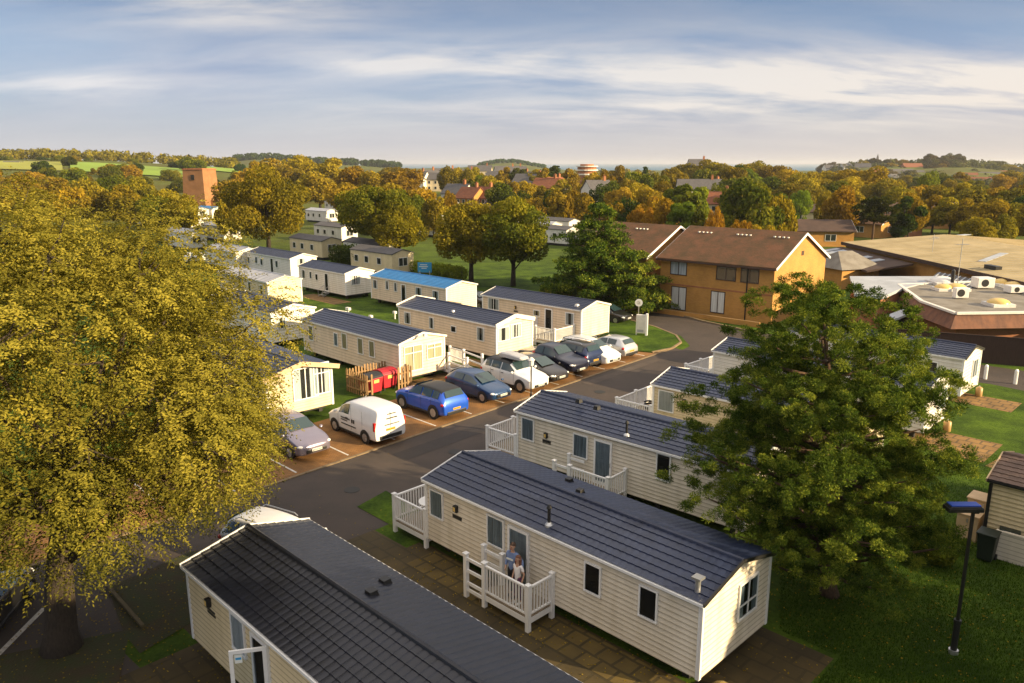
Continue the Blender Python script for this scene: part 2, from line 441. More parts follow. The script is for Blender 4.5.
# asphalt
def asphalt_mat(name, base, patch, sc=.5):
    m = mat(name, base, .8, col2=patch, scale=sc, detail=10, bump=.35, bscale=90)
    return m
M['asphalt'] = asphalt_mat('worn_asphalt', (.062, .045, .036), (.040, .030, .025))
M['pavers'] = brick_mat('orange_block_paving', (.33, .155, .038), (.27, .12, .03), (.11, .07, .035), bw=.22, bh=.11, axis='xy')
M['slabs'] = brick_mat('mossy_concrete_slabs', (.082, .056, .017), (.062, .044, .014), (.050, .036, .011), bw=.9, bh=.6, axis='xy')
M['slabs_orange'] = brick_mat('weathered_paving_slabs', (.30, .17, .05), (.25, .14, .042), (.12, .075, .03), bw=.6, bh=.6, axis='xy')

XD = Vector((math.sin(R(135)), math.cos(R(135)), 0))     # along the caravans, towards the camera's right
YD = Vector((-XD.y, XD.x, 0))                              # across, away from the camera
def W(o, x, y, z=0.0): return o + XD * x + YD * y + Vector((0, 0, z))

roadL, roadR = at(342, 460), at(658, 353)
rd = (roadR - roadL).normalized(); rn = Vector((rd.y, -rd.x, 0))   # rn points to the camera's right side of the road
def RD(s, o): return roadL + rd * s + rn * o
# main road: from behind the left tree up to the junction; turning past the green island
edge_l = [RD(-46, 0), RD(0, 0), (456, 420), (560, 386), RD(29.2, 0), (672, 347), (682, 350), (690, 346), (681, 336), (655, 327), (640, 323), (600, 309), (560, 300)]
edge_r = [(560, 290), (620, 301), (660, 309), (700, 320), (760, 333), (860, 345), (990, 366), (1060, 376), (1060, 398), (990, 384), (900, 373), (760, 360), (722, 368), (690, 392), (640, 412), (560, 446), (505, 466), RD(4, 6.8), RD(-46, 6.8)]
road = sheet('road', edge_l + edge_r, M['asphalt'], .004, label='worn brown asphalt estate road')
sheet('tarmac', [RD(-46, 5), RD(-13, 5), RD(-13, 22), RD(-46, 22)], M['asphalt'], .008, label='dark tarmac yard under the left tree')
# parking strip
PBACK = -5.4
sheet('parking_strip', [RD(-14, -.02), RD(29.4, -.02), RD(30.5, -1.6), RD(27.5, PBACK - .3), RD(-14, PBACK)], M['pavers'], .012, label='orange block paved parking strip')
kb = MB()
for s in np.arange(-14, 29.4, .92):
    c = RD(s + .46, .09); kb.box((c.x, c.y, .02), (.9, .16, .05), rz=math.atan2(rd.y, rd.x))
tag(kb.build('kerb', M['kerb'], bevel=.01), 'flush kerb between parking strip and road', kind='structure')
# bay lines
lb = MB()
yaw_b = math.atan2(XD.y, XD.x)
bay_s = [-10.6, -7.9, -5.2, -2.3, .55, 3.4, 6.2, 8.9, 11.6, 14.2, 16.7, 19.2, 21.7, 24.2, 26.7]
for s in bay_s:
    q = RD(s, -.25); p = q - XD * 4.7
    c = (p + q) / 2; lb.box((c.x, c.y, .017), (4.7, .09, .004), rz=yaw_b)
c = RD(-18, .5)
lb.box((at(20, 633).x, at(20, 633).y, .017), (.16, 2.6, .004), rz=R(2))
tag(lb.build('bay_markings', M['line']), 'painted white parking bay lines', kind='structure')

# green island with kerb at the bend
isl = [(560, 352), (610, 349), (652, 353), (672, 349), (681, 343), (676, 336), (655, 327.5), (640, 323.5), (612, 316), (570, 320)]
ip = [at(*p) for p in isl]
ib = MB(); ib.prism([(p.x, p.y) for p in ip][::-1] if sum((ip[i].x * ip[(i + 1) % len(ip)].y - ip[(i + 1) % len(ip)].x * ip[i].y) for i in range(len(ip))) < 0 else [(p.x, p.y) for p in ip], -.05, .09)
tag(ib.build('grass_island', M['ground']), 'bright green raised verge at the bend', kind='structure')
kb = MB()
for i in range(2, 8):
    a, b = ip[i], ip[i + 1]
    kb.bar((a.x, a.y, .05), (b.x, b.y, .05), .16, .12)
tag(kb.build('island_kerb', M['kerb']), 'kerb round the green island', kind='structure')
# verge kerb opposite, before the brick building
kb = MB(); ps = [at(*p) for p in [(600, 297.5), (630, 304), (660, 310), (700, 321), (760, 334)]]
for a, b in zip(ps, ps[1:]): kb.bar((a.x, a.y, .05), (b.x, b.y, .05), .18, .14)
tag(kb.build('verge_kerb', M['kerb']), 'kerb before the brick flats', kind='structure')

# footways and slabs round the near caravans
def rect(o, x0, y0, x1, y1): return [W(o, x0, y0), W(o, x1, y0), W(o, x1, y1), W(o, x0, y1)]

# worn patches, a trench repair and covers in the road
M['asphalt_dark'] = asphalt_mat('dark_asphalt_repair', (.036, .028, .025), (.028, .022, .020), 2.0)
M['asphalt_pale'] = asphalt_mat('pale_worn_asphalt', (.085, .063, .050), (.062, .046, .037), 1.2)
for k, (s0, o0, s1, o1, m_, l) in enumerate(((2, 1.2, 9, 2.3, 'asphalt_dark', 'dark trench repair along the road'), (12, 3.6, 14.5, 5.2, 'asphalt_dark', 'dark square repair in the road'), (-9, 2.0, -5, 4.4, 'asphalt_pale', 'pale worn patch in the road'), (18, .6, 26, 1.3, 'asphalt_pale', 'pale strip along the parking edge'))):
    sheet('road_patch', [RD(s0, o0), RD(s1, o0 + .1), RD(s1 + .2, o1), RD(s0 - .1, o1)], M[m_], .0125 + .0008 * k, label=l)
for px, py in ((455, 452), (600, 392), (352, 490)):
    b = MB(); b.tube([(0, 0, .004), (0, 0, .018)], .33, n=20); o = b.build('manhole_cover', M['chassis']); o.location = at(px, py); tag(o, 'round iron cover in the road', kind='structure')
# ------------------------------------------------------------------ caravans
ZB, ZE = .45, 2.65

class Car_av:
    """one static caravan. local frame: +x along the length (to the camera's right), -y the long wall facing the camera"""
    def __init__(s, label, ref, px, L=11, Wd=3.6, yaw=-45, wall='clad', roof='tile', rise=.46, z_e=ZE, detail=2, trim='white', over=.10, group=None, name='static_caravan'):
        s.L, s.W, s.rise, s.ze = L, Wd, rise, z_e
        s.rz = R(yaw)
        dx = Vector((math.cos(s.rz), math.sin(s.rz), 0)); dy = Vector((-dx.y, dx.x, 0))
        p = at(px[0], px[1], z_e)
        c = {'FL': (1, 1), 'NR': (-1, 1), 'BR': (-1, -1)}[ref]
        o = p + dx * (c[0] * L / 2) + dy * (c[1] * Wd / 2); o.z = 0
        s.o, s.dx, s.dy = o, dx, dy
        s.root = thing(name, label, 'caravan', o, s.rz, group)
        s.wallm = M[wall]
        s.body(M[roof], M[trim], over, detail)
    def w(s, x, y, z=0): return s.o + s.dx * x + s.dy * y + Vector((0, 0, z))
    def hit(s, px, py, face='L'):
        """local point where the sight line meets the long wall (L) or right end wall (E)"""
        d = ray(px, py); rel = CAM - s.o
        ld = Vector((d.dot(s.dx), d.dot(s.dy), d.z)); lr = Vector((rel.dot(s.dx), rel.dot(s.dy), rel.z))
        if face == 'L': t = (-s.W / 2 - lr.y) / ld.y
        else: t = (s.L / 2 - lr.x) / ld.x
        return lr + ld * t
    def body(s, roofm, trimm, over, detail):
        L, Wd, ze, rise = s.L, s.W, s.ze, s.rise
        lx, ly = L / 2, Wd / 2
        b = MB()
        # core
        prof = [(-ly, ZB), (ly, ZB), (ly, ze), (0, ze + rise - .03), (-ly, ze)]
        vs = [(-lx, y, z) for y, z in prof] + [(lx, y, z) for y, z in prof]
        n = 5
        b.add(vs, [tuple(range(n - 1, -1, -1)), tuple(range(n, 2 * n))] + [(i, (i + 1) % n, n + (i + 1) % n, n + i) for i in range(n)])
        if detail >= 1:     # lapped cladding boards
            pitch = .15 if detail > 1 else .2
            rows = int((ze - ZB) / pitch); pitch = (ze - ZB) / rows; t = .032
            for k in range(rows):
                z0, z1 = ZB + k * pitch, ZB + (k + 1) * pitch
                for sy in (-1, 1):
                    y0, y1 = sy * (ly + t), sy * (ly + .002)
                    q = [(-lx, y0, z0), (lx, y0, z0), (lx, y1, z1), (-lx, y1, z1), (-lx, sy * ly, z0), (lx, sy * ly, z0)]
                    b.add(q, [(0, 1, 2, 3), (4, 5, 1, 0)] if sy < 0 else [(3, 2, 1, 0), (0, 1, 5, 4)])
            rows2 = rows + int((rise - .1) / pitch)
            for k in range(rows2):
                z0, z1 = ZB + k * pitch, ZB + (k + 1) * pitch
                def half(z): return ly if z <= ze else max(0, ly * (1 - (z - ze) / (rise - .03)))
                for sx in (-1, 1):
                    x0, x1 = sx * (lx + t), sx * (lx + .002)
                    q = [(x0, -half(z0), z0), (x0, half(z0), z0), (x1, half(z1), z1), (x1, -half(z1), z1), (sx * lx, -half(z0), z0), (sx * lx, half(z0), z0)]
                    b.add(q, [(0, 1, 2, 3), (4, 5, 1, 0)] if sx > 0 else [(3, 2, 1, 0), (0, 1, 5, 4)])
        s.wall = b.build('wall', s.wallm, s.root)
        # corner posts and base rail
        for sx in (-1, 1):
            for sy in (-1, 1):
                b = MB(); b.lohi((sx * (lx - .07), sy * (ly - .07), ZB - .02), (sx * (lx + .045), sy * (ly + .045), ze - .01))
                b.build('corner_trim', trimm, s.root)
        # chassis and jacks
        b = MB()
        b.lohi((-lx + .2, -ly + .35, ZB - .16), (lx - .2, ly - .35, ZB - .002))
        k = max(3, int(L / 2.4))
        for i in range(k):
            x = -lx + .6 + (L - 1.2) * i / (k - 1)
            for y in (-ly + .5, ly - .5):
                b.lohi((x - .11, y - .11, .0), (x + .11, y + .11, ZB - .16))
        b.build('chassis', M['chassis'], s.root)
        # roof
        ro = MB(); ov = over
        slope = Vector((0, ly + ov, -(rise + ov * rise / ly)))
        topz = ze + rise + .05
        fine = detail >= 1
        pitch_x = .24
        step = pitch_x / (5 if detail > 1 else 4)
        nx = max(2, int((L + 2 * ov) / step)) if fine else 1
        xs = [-lx - ov + (L + 2 * ov) * i / nx for i in range(nx + 1)]
        rows = int(slope.length / .26)
        for sy in (-1, 1):
            nrm = Vector((0, sy * -slope.z, slope.y)).normalized()
            vs = []; cnt = 0
            for r_ in range(rows):
                for e in (0, 1):
                    t = (r_ + e) / rows
                    lift = .004 if e == 0 else .028
                    base = Vector((0, sy * slope.y * t, topz + slope.z * t))
                    for x in xs:
                        ww = .016 * (abs(math.sin(math.pi * x / pitch_x)) ** .7) if fine else 0
                        p = base + nrm * (lift + ww); vs.append((x, p.y, p.z))
                    cnt += 1
            nn = len(xs); fs = []
            for r_ in range(cnt - 1):
                for i in range(nn - 1):
                    f = (r_ * nn + i, r_ * nn + i + 1, (r_ + 1) * nn + i + 1, (r_ + 1) * nn + i)
                    fs.append(f if sy < 0 else f[::-1])
            # flip for correct outward direction
            ro.add(vs, [f[::-1] for f in fs])
        s.roof = ro.build('roof', roofm, s.root)
        # deck under tiles, soffit
        b = MB()
        for sy in (-1, 1):
            p0 = (0, topz - .012); p1 = (sy * slope.y, topz + slope.z - .012)
            q = [(-lx - ov, 0, topz - .012), (lx + ov, 0, topz - .012), (lx + ov, p1[0], p1[1]), (-lx - ov, p1[0], p1[1])]
            q += [(x, y, z - .05) for x, y, z in q]
            b.add(q, [(0, 1, 2, 3), (7, 6, 5, 4), (0, 4, 5, 1), (1, 5, 6, 2), (2, 6, 7, 3), (3, 7, 4, 0)])
        b.build('soffit', trimm, s.root)
        # ridge cap
        b = MB()
        b.tube([(-lx - ov, 0, topz + .015), (lx + ov, 0, topz + .015)], .075, n=8)
        b.build('ridge_cap', roofm, s.root)
        # barge boards + gutter
        s.lx, s.ly, s.topz, s.slope = lx, ly, topz, slope
        for sy in (-1, 1):
            b = MB()
            b.lohi((-lx - ov, sy * (slope.y + .002), topz + slope.z - .075), (lx + ov, sy * (slope.y + .055), topz + slope.z + .002))
            b.build('gutter', trimm, s.root)
    def barge(s, ends=(-1, 1), m='white', h=.13, ov=.10):
        for sx in ends:
            x = sx * (s.lx + ov + .02)
            for sy in (-1, 1):
                b = MB(); b.bar((x, 0, s.topz), (x, sy * (s.slope.y + .04), s.topz + s.slope.z * 1.02), .04, h)
                b.build('barge_board', M[m], s.root)
    # openings ---------------------------------------------------------
    def frame_at(s, face):
        if face == 'L': return (lambda u, z, d=0: Vector((u, -s.ly - d, z)))
        if face == 'E': return (lambda u, z, d=0: Vector((s.lx + d, u, z)))
        if face == 'F': return (lambda u, z, d=0: Vector((-s.lx - d, -u, z)))
    def window(s, u, z, w=.62, h=.95, face='L', mull=0, trans=0, curtain='curtain', frame='white', gap=.35):
        P = s.frame_at(face); b = MB(); fw = .055; d = .075
        def rect(u0, u1, z0, z1, d0, d1):
            a, c = P(u0, z0, d0), P(u1, z1, d1); b.lohi(a, c)
        rect(u - w / 2, u + w / 2, z - h / 2, z - h / 2 + fw, .0, d + .012)
        rect(u - w / 2, u + w / 2, z + h / 2 - fw, z + h / 2, .0, d)
        for q in (-1, 1): rect(u + q * (w / 2 - fw / 2) - fw / 2, u + q * (w / 2 - fw / 2) + fw / 2, z - h / 2 + fw, z + h / 2 - fw, .0, d)
        for i in range(mull):
            c = u - w / 2 + w * (i + 1) / (mull + 1); rect(c - fw / 2, c + fw / 2, z - h / 2 + fw, z + h / 2 - fw, 0, d - .003)
        if trans: rect(u - w / 2 + fw, u + w / 2 - fw, z + h / 2 - trans, z + h / 2 - trans + fw, 0, d - .006)
        f = b.build('window', M[frame], s.root)
        b = MB()
        q = [P(u - w / 2 + fw, z - h / 2 + fw, .060), P(u + w / 2 - fw, z - h / 2 + fw, .060), P(u + w / 2 - fw, z + h / 2 - fw, .060), P(u - w / 2 + fw, z + h / 2 - fw, .060)]
        b.add(q, [(0, 1, 2, 3)]); b.build('pane', M['pane'], f)
        b = MB(); q2 = [P(u - w / 2 + fw, z - h / 2 + fw, .036), P(u + w / 2 - fw, z - h / 2 + fw, .036), P(u + w / 2 - fw, z + h / 2 - fw, .036), P(u - w / 2 + fw, z + h / 2 - fw, .036)]
        b.add(q2, [(0, 1, 2, 3)]); b.build('reveal', M['interior'], f)
        if curtain:
            b = MB(); iw = w - 2 * fw
            for (a, c) in (((0, .5 - gap / 2), (.5 + gap / 2, 1)) if gap > 0 else ((0, 1),)):
                nn = 10; vs = []
                for i in range(nn + 1):
                    t = a + (c - a) * i / nn; off = .041 + .014 * (i % 2)
                    vs += [P(u - iw / 2 + iw * t, z - h / 2 + fw, off), P(u - iw / 2 + iw * t, z + h / 2 - fw, off)]
                b.add(vs, [(2 * i, 2 * i + 2, 2 * i + 3, 2 * i + 1) for i in range(nn)])
            b.build('curtain', M[curtain], f)
        return f
    def win_px(s, px, py, w=.62, h=.95, face='L', **k):
        p = s.hit(px, py, face)
        return s.window(p.x if face == 'L' else p.y, p.z, w, h, face, **k)
    def door(s, u, w=.86, h=1.95, face='L', glass='pane', frame='white', curtain=None, z0=None):
        P = s.frame_at(face); b = MB(); fw = .09; d = .085; z0 = ZB + .02 if z0 is None else z0
        def rect(u0, u1, a, c, d0=0, d1=d): b.lohi(P(u0, a, d0), P(u1, c, d1))
        rect(u - w / 2, u - w / 2 + fw, z0, z0 + h); rect(u + w / 2 - fw, u + w / 2, z0, z0 + h)
        rect(u - w / 2 + fw, u + w / 2 - fw, z0 + h - fw, z0 + h); rect(u - w / 2 + fw, u + w / 2 - fw, z0, z0 + .14)
        f = b.build('door', M[frame], s.root)
        b = MB(); q = [P(u - w / 2 + fw, z0 + .14, .065), P(u + w / 2 - fw, z0 + .14, .065), P(u + w / 2 - fw, z0 + h - fw, .065), P(u - w / 2 + fw, z0 + h - fw, .065)]
        b.add(q, [(0, 1, 2, 3)]); b.build('pane', M[glass], f)
        b = MB(); q = [(p.x, p.y, p.z) for p in [P(u - w / 2 + fw, z0 + .14, .038), P(u + w / 2 - fw, z0 + .14, .038), P(u + w / 2 - fw, z0 + h - fw, .038), P(u - w / 2 + fw, z0 + h - fw, .038)]]
        b.add(q, [(0, 1, 2, 3)]); b.build('reveal', M[curtain or 'interior'], f)
        b = MB(); b.lohi(P(u + w / 2 - .075, z0 + .9, .085), P(u + w / 2 - .045, z0 + 1.08, .12)); b.build('handle', M['steel'], f)
        return f
    def door_px(s, px, py, **k): return s.door(s.hit(px, py).x, **k)
    def lamp(s, px, py):
        p = s.hit(px, py); b = MB()
        b.lohi((p.x - .05, -s.ly - .10, p.z), (p.x + .05, -s.ly - .002, p.z + .05)); b.lohi((p.x - .07, -s.ly - .16, p.z + .05), (p.x + .07, -s.ly - .03, p.z + .26))
        l = b.build('wall_lamp', M['black'], s.root)
        b = MB(); b.lohi((p.x - .055, -s.ly - .165, p.z + .07), (p.x + .055, -s.ly - .161, p.z + .22)); b.build('lamp_glass', M['dome_yellow'], l)
        b = MB(); b.lohi((p.x - .24, -s.ly - .03, p.z - .27), (p.x + .24, -s.ly - .002, p.z - .10)); b.build('name_plaque', M['black'], s.root, bevel=.01)
    def flue(s, px, py, h=.6):
        """stove pipe standing where the sight line meets the near slope"""
        p = s.slope_hit(px, py)
        b = MB(); b.tube([(p.x, p.y, p.z - .05), (p.x, p.y, p.z + h)], .05, n=10); b.tube([(p.x, p.y, p.z + h), (p.x, p.y, p.z + h + .02), (p.x, p.y, p.z + h + .12)], [.085, .085, .04], n=10)
        f = b.build('flue', M['black'], s.root)
        b = MB(); b.tube([(p.x, p.y, p.z - .06), (p.x, p.y, p.z + .02), (p.x, p.y, p.z + .10)], [.14, .13, .06], n=12); b.build('flue_collar', M['steel'], f)
    def slope_hit(s, px, py, sy=-1):
        d = ray(px, py); rel = CAM - s.o
        ld = Vector((d.dot(s.dx), d.dot(s.dy), d.z)); lr = Vector((rel.dot(s.dx), rel.dot(s.dy), rel.z))
        # plane: z = topz + slope.z/slope.y*|y|
        k = s.slope.z / s.slope.y * sy
        t = (s.topz + k * lr.y - lr.z) / (ld.z - k * ld.y)
        p = lr + ld * t; p.z += .03; return p
    def vent(s, px, py, sy=1, m='offwhite', sz=.34, h=.11):
        p = s.slope_hit(px, py, sy); b = MB()
        b.box((p.x, p.y, p.z + h / 2 - .03), (sz, sz, h + .04), taper=.72); b.box((p.x, p.y, p.z + h - .01 ), (sz * .82, sz * .82, .03))
        b.build('roof_vent', M[m], s.root, bevel=.012)
    def gable_vent(s): pass

def deck(label, c, pieces, floor, posts, rails, steps=None, group='white railed verandas', open_rails=(), zf=.47, floor_mat='deckwood'):
    """c: caravan giving the frame; floor: (x0,y0,x1,y1); posts: [(x,y)]; rails: [((x,y),(x,y))]"""
    t = thing('veranda', label, 'veranda', c.o, c.rz, group)
    x0, y0, x1, y1 = floor
    b = MB(); n = max(2, int(abs(y1 - y0) / .15)); 
    for i in range(n):
        ya = y0 + (y1 - y0) * i / n; yb = y0 + (y1 - y0) * (i + 1) / n - .012 * (1 if y1 > y0 else -1)
        b.lohi((x0, ya, zf - .04), (x1, yb, zf))
    b.build('deck_floor', M[floor_mat], t)
    b = MB()
    for (p, q) in (((x0, y0), (x1, y0)), ((x0, y1), (x1, y1)), ((x0, y0), (x0, y1)), ((x1, y0), (x1, y1))):
        b.bar((p[0], p[1], zf - .13), (q[0], q[1], zf - .13), .045, .17)
    b.build('fascia', M['white'], t)
    for (x, y) in posts:
        b = MB(); b.lohi((x - .065, y - .065, 0), (x + .065, y + .065, zf + 1.02)); b.box((x, y, zf + 1.055), (.17, .17, .03)); b.box((x, y, zf + 1.085), (.15, .15, .035), taper=.3)
        b.build('post', M['white'], t)
    for (p, q) in rails:
        b = MB(); P = Vector((*p, 0)); Q = Vector((*q, 0)); L = (Q - P).length
        b.bar(P + Vector((0, 0, zf + .96)), Q + Vector((0, 0, zf + .96)), .075, .055)
        b.bar(P + Vector((0, 0, zf + .10)), Q + Vector((0, 0, zf + .10)), .06, .05)
        k = max(2, int(L / .125))
        for i in range(1, k):
            m_ = P.lerp(Q, i / k); b.lohi((m_.x - .019, m_.y - .019, zf + .12), (m_.x + .019, m_.y + .019, zf + .94))
        b.build('railing', M['white'], t)
    for (p, q, za, zb, zs) in open_rails:      # ranch rails along steps
        b = MB()
        for zz in zs: b.bar((p[0], p[1], za + zz), (q[0], q[1], zb + zz), .05, .10)
        b.build('railing', M['white'], t)
    if steps:
        (sx, sy0, sy1, dirx, k) = steps
        for i in range(k):
            b = MB(); z = zf - (i + 1) * zf / (k + 1); xa = sx + dirx * .27 * i
            b.lohi((xa, sy0, z - .04), (xa + dirx * .29, sy1, z)); b.lohi((xa + dirx * .02, sy0, z - .15), (xa + dirx * .04, sy1, z - .042))
            b.build('step', M['white'] if False else M['deckwood'], t)
    return t

CG = 'static caravans on the holiday park'
# A - foreground left
A = Car_av('cream caravan with charcoal tiled roof and glazed door swung open, at the bottom edge', 'FL', (187, 566), L=12.5, Wd=3.75, wall='clad_yellow', roof='tile_dark', group=CG)
A.barge(); A.lamp(211.5, 606)
A.win_px(240, 634, w=.75, h=1.05, gap=0, curtain='curtain_white')
A.door_px(263, 664, w=.86)
A.vent(385, 583, 1, 'black', .30, .10); A.vent(371.5, 594.5, 1, 'black', .30, .10)
# the open door leaf, hinged on the right of the opening
du = A.hit(263, 664).x; hx = du + .40
b = MB(); ang = R(-78); ex, ey = math.cos(math.pi - ang * -1 + 0), 0
lx_, ly_ = -math.cos(R(58)), -math.sin(R(58))
def leaf(uu, zz, off=0): return Vector((hx + lx_ * uu - ly_ * off * -1, -A.ly - .08 + ly_ * uu, zz))
zz0, zz1 = ZB + .05, ZB + 1.95
for (ua, ub, za, zb_) in ((0, .09, zz0, zz1), (.75, .84, zz0, zz1), (.09, .75, zz1 - .09, zz1), (.09, .75, zz0, zz0 + .16)):
    b.bar(leaf((ua + ub) / 2, za), leaf((ua + ub) / 2, zb_), ub - ua, .05, up=(-ly_, lx_, 0)) if ub - ua < .2 else b.bar(leaf(ua, (za + zb_) / 2), leaf(ub, (za + zb_) / 2), .05, zb_ - za)
dl = b.build('door_leaf', M['white'], A.root, label='white glazed door leaf swung wide open')
b = MB(); b.add([leaf(.09, zz0 + .16), leaf(.75, zz0 + .16), leaf(.75, zz1 - .09), leaf(.09, zz1 - .09)], [(0, 1, 2, 3)]); b.build('pane', M['pane'], dl)
nv = Vector((ly_, -lx_, 0)) * -.012
b = MB(); b.add([leaf(.55, zz1 - .34) - nv * -1, leaf(.72, zz1 - .34) - nv * -1, leaf(.72, zz1 - .12) - nv * -1, leaf(.55, zz1 - .12) - nv * -1], [(0, 1, 2, 3)])
b.add([leaf(.55, zz1 - .34) + nv * -1, leaf(.72, zz1 - .34) + nv * -1, leaf(.72, zz1 - .12) + nv * -1, leaf(.55, zz1 - .12) + nv * -1], [(0, 1, 2, 3)]); b.build('sticker', M['print_white'], dl)
b = MB()
for k in (-1, 1):
    b.add([leaf(.57, zz1 - .25) + nv * k * 1.2, leaf(.70, zz1 - .25) + nv * k * 1.2, leaf(.70, zz1 - .19) + nv * k * 1.2, leaf(.57, zz1 - .19) + nv * k * 1.2], [(0, 1, 2, 3)])
b.build('sticker_stripe', M['sign_blue'], dl)

# B - the main one with the couple
B = Car_av('long cream caravan with navy tiled roof where a couple stands at the side door', 'NR', (702.6, 603), L=11.1, Wd=3.6, wall='clad', roof='tile', group=CG)
B.barge(ends=(-1,)); B.barge(ends=(1,), m='black', h=.10)
B.win_px(437.5, 504, w=.72, h=1.02, gap=0); B.win_px(496.5, 531.5, w=.80, h=1.05, gap=0)
B.lamp(457.5, 512); B.door_px(519.5, 548, w=.92, curtain='curtain')
B.win_px(593.5, 578.5, w=.62, h=.95, curtain=None); B.win_px(649, 603, w=.62, h=.95, curtain=None)
B.win_px(746.5, 596, w=1.05, h=1.12, face='E', mull=1, trans=.72, gap=.5)
B.flue(549, 526, .55); B.vent(569, 482, 1, 'black', .26); B.vent(580, 493, 1, 'black', .26)
p = B.slope_hit(697.5, 592); b = MB(); b.tube([(p.x, p.y, p.z - .05), (p.x, p.y, p.z + .34)], .075, n=12, mi=0); b.box((p.x, p.y, p.z + .38), (.26, .26, .06)); b.build('vent_pipe', M['steel'], B.root)
b = MB(); b.tube([(B.lx + .05, -B.ly - .055, .5), (B.lx + .05, -B.ly - .055, 2.6)], .035, n=8); b.build('downpipe', M['white'], B.root)

# C
C = Car_av('cream caravan behind the main one, half hidden by the pine, with a navy tiled roof', 'FL', (517.7, 411), L=11.0, Wd=3.6, yaw=-42, wall='clad', roof='tile', group=CG)
C.barge(ends=(-1, 1))
C.win_px(528.5, 429, w=.75, h=1.05, gap=0); C.win_px(581, 446, w=.78, h=1.05, gap=0); C.door_px(603.5, 457, w=.9, curtain='curtain'); C.win_px(664, 467, w=.65, h=1.1, curtain=None)
C.lamp(547, 438); C.flue(626.5, 436, .5)
for q in ((579, 402), (597, 409)): C.vent(q[0], q[1], 1, 'black', .26)
# D
D = Car_av('pale cream caravan behind the pine with railed front terrace', 'FL', (653.8, 384.4), L=10, Wd=3.6, yaw=-42, wall='clad_yellow', roof='tile', detail=1, group=CG)
D.barge(); D.win_px(666.5, 401, w=.9, h=1.1, gap=0, curtain='curtain_white'); D.lamp(685, 404)
# F, G to the right of the pine
F_ = Car_av('white caravan beside the dark fence, with navy roof and grey steps', 'NR', (964.4, 359), L=10.5, Wd=3.4, wall='clad_white', roof='tile', detail=1, group=CG)
F_.barge(m='black'); F_.win_px(932, 369, w=.62, h=.95, curtain=None); F_.win_px(898, 362, w=1.0, h=.6); F_.win_px(974, 368, w=1.0, h=1.15, face='E', mull=1)
G_ = Car_av('white caravan nearest the lawn at the right of the pine', 'NR', (927.4, 390.7), L=11.8, Wd=3.4, wall='clad_white', roof='tile', detail=1, group=CG)
G_.barge(m='white'); G_.win_px(942, 398, w=1.0, h=1.15, face='E', mull=1)
# H far right edge
H_ = Car_av('cream caravan cut off by the right edge, with brown trim and plum roof tiles', 'FL', (991.5, 480), L=9, Wd=3.4, wall='clad_yellow', roof='tile_brown', trim='black', detail=2, group=CG)
H_.barge(ends=(-1,), m='beigebox')

# left group
I_ = Car_av('cream pink caravan with navy roof standing behind the red bins', 'FL', (303.3, 319.5), L=11.3, Wd=3.6, wall='clad_pink', roof='tile', detail=1, group=CG)
I_.barge(m='offwhite')
for q, c_ in (((311.5, 333), 'curtain_cream'), ((345, 341), 'curtain_cream'), ((361, 346), 'curtain_cream'), ((372.5, 349), 'curtain_cream')): I_.win_px(*q, w=.62, h=1.1, curtain=c_, gap=0)
I_.win_px(336.5, 339.5, w=.5, h=.95, curtain='curtain', gap=0)
I_.win_px(413, 358, w=1.45, h=1.65, face='E', mull=1, trans=.5, curtain='curtain_cream', gap=.1); I_.win_px(434, 350.5, w=1.25, h=1.0, face='E', mull=1, trans=.3, curtain='curtain_cream', gap=.1)
I_.vent(425, 336, -1, 'offwhite', .25)
J_ = Car_av('peach caravan with a deep white gable, in front of the pickup', 'FL', (399, 306), L=11.0, Wd=3.6, wall='clad_pink', roof='tile', detail=1, group=CG)
J_.barge(m='offwhite', h=.3)
J_.win_px(408, 318, w=.8, h=.95, curtain='curtain_white'); J_.win_px(432, 323, w=.55, h=.9, curtain='curtain_white'); J_.win_px(454, 329, w=.6, h=.5, curtain=None); J_.win_px(481, 334, w=.75, h=1.0, curtain='curtain_white')
J_.win_px(503, 334, w=1.1, h=1.0, face='E', mull=0, curtain='curtain_white'); J_.win_px(515.5, 330.5, w=1.1, h=1.0, face='E', mull=1, curtain='curtain_white')
J_.vent(453, 312, -1, 'steel', .25)
K_ = Car_av('beige caravan with a plain white end wall, nearest the green verge', 'FL', (482.8, 295), L=10.6, Wd=3.5, yaw=-43, wall='clad_pink', roof='tile', detail=1, group=CG)
K_.barge(m='offwhite')
K_.win_px(494, 304, w=1.3, h=1.0, mull=1, curtain='curtain_white'); K_.win_px(537, 313, w=.7, h=.5, curtain='curtain_cream'); K_.door_px(549, 318, w=.8); K_.win_px(570, 319, w=.85, h=1.0, curtain='curtain_white'); K_.lamp(516, 309)
K_.vent(577, 306, -1, 'dome_white', .3)
L_ = Car_av('white caravan with a bright blue roof', 'FL', (371, 276), L=11.5, Wd=3.6, yaw=-45, wall='clad_pink', roof='blue_roof', detail=1, group=CG)
L_.barge(m='offwhite')
for q, w_ in (((375.5, 284), .7), ((387.5, 285), .5), ((396, 287), .5), ((419, 292), .9), ((436, 295.5), .9)): L_.win_px(*q, w=w_, h=.9, curtain='curtain_white')
L_.door_px(404, 291, w=.75)
M_ = Car_av('white caravan with a slate roof and small wheeled steps, left of the blue roofed one', 'FL', (299, 266), L=9.0, Wd=3.4, wall='clad_white', roof='tile', detail=1, group=CG)
M_.barge(m='offwhite'); M_.win_px(304, 274, w=.7, h=.95, curtain='curtain_white'); M_.win_px(311, 275, w=.5, h=.8); M_.win_px(317, 277, w=.55, h=.7, curtain=None); M_.door_px(327, 281, w=.75); M_.win_px(355.5, 280, w=1.1, h=1.0, face='E', mull=1, curtain='curtain_white')
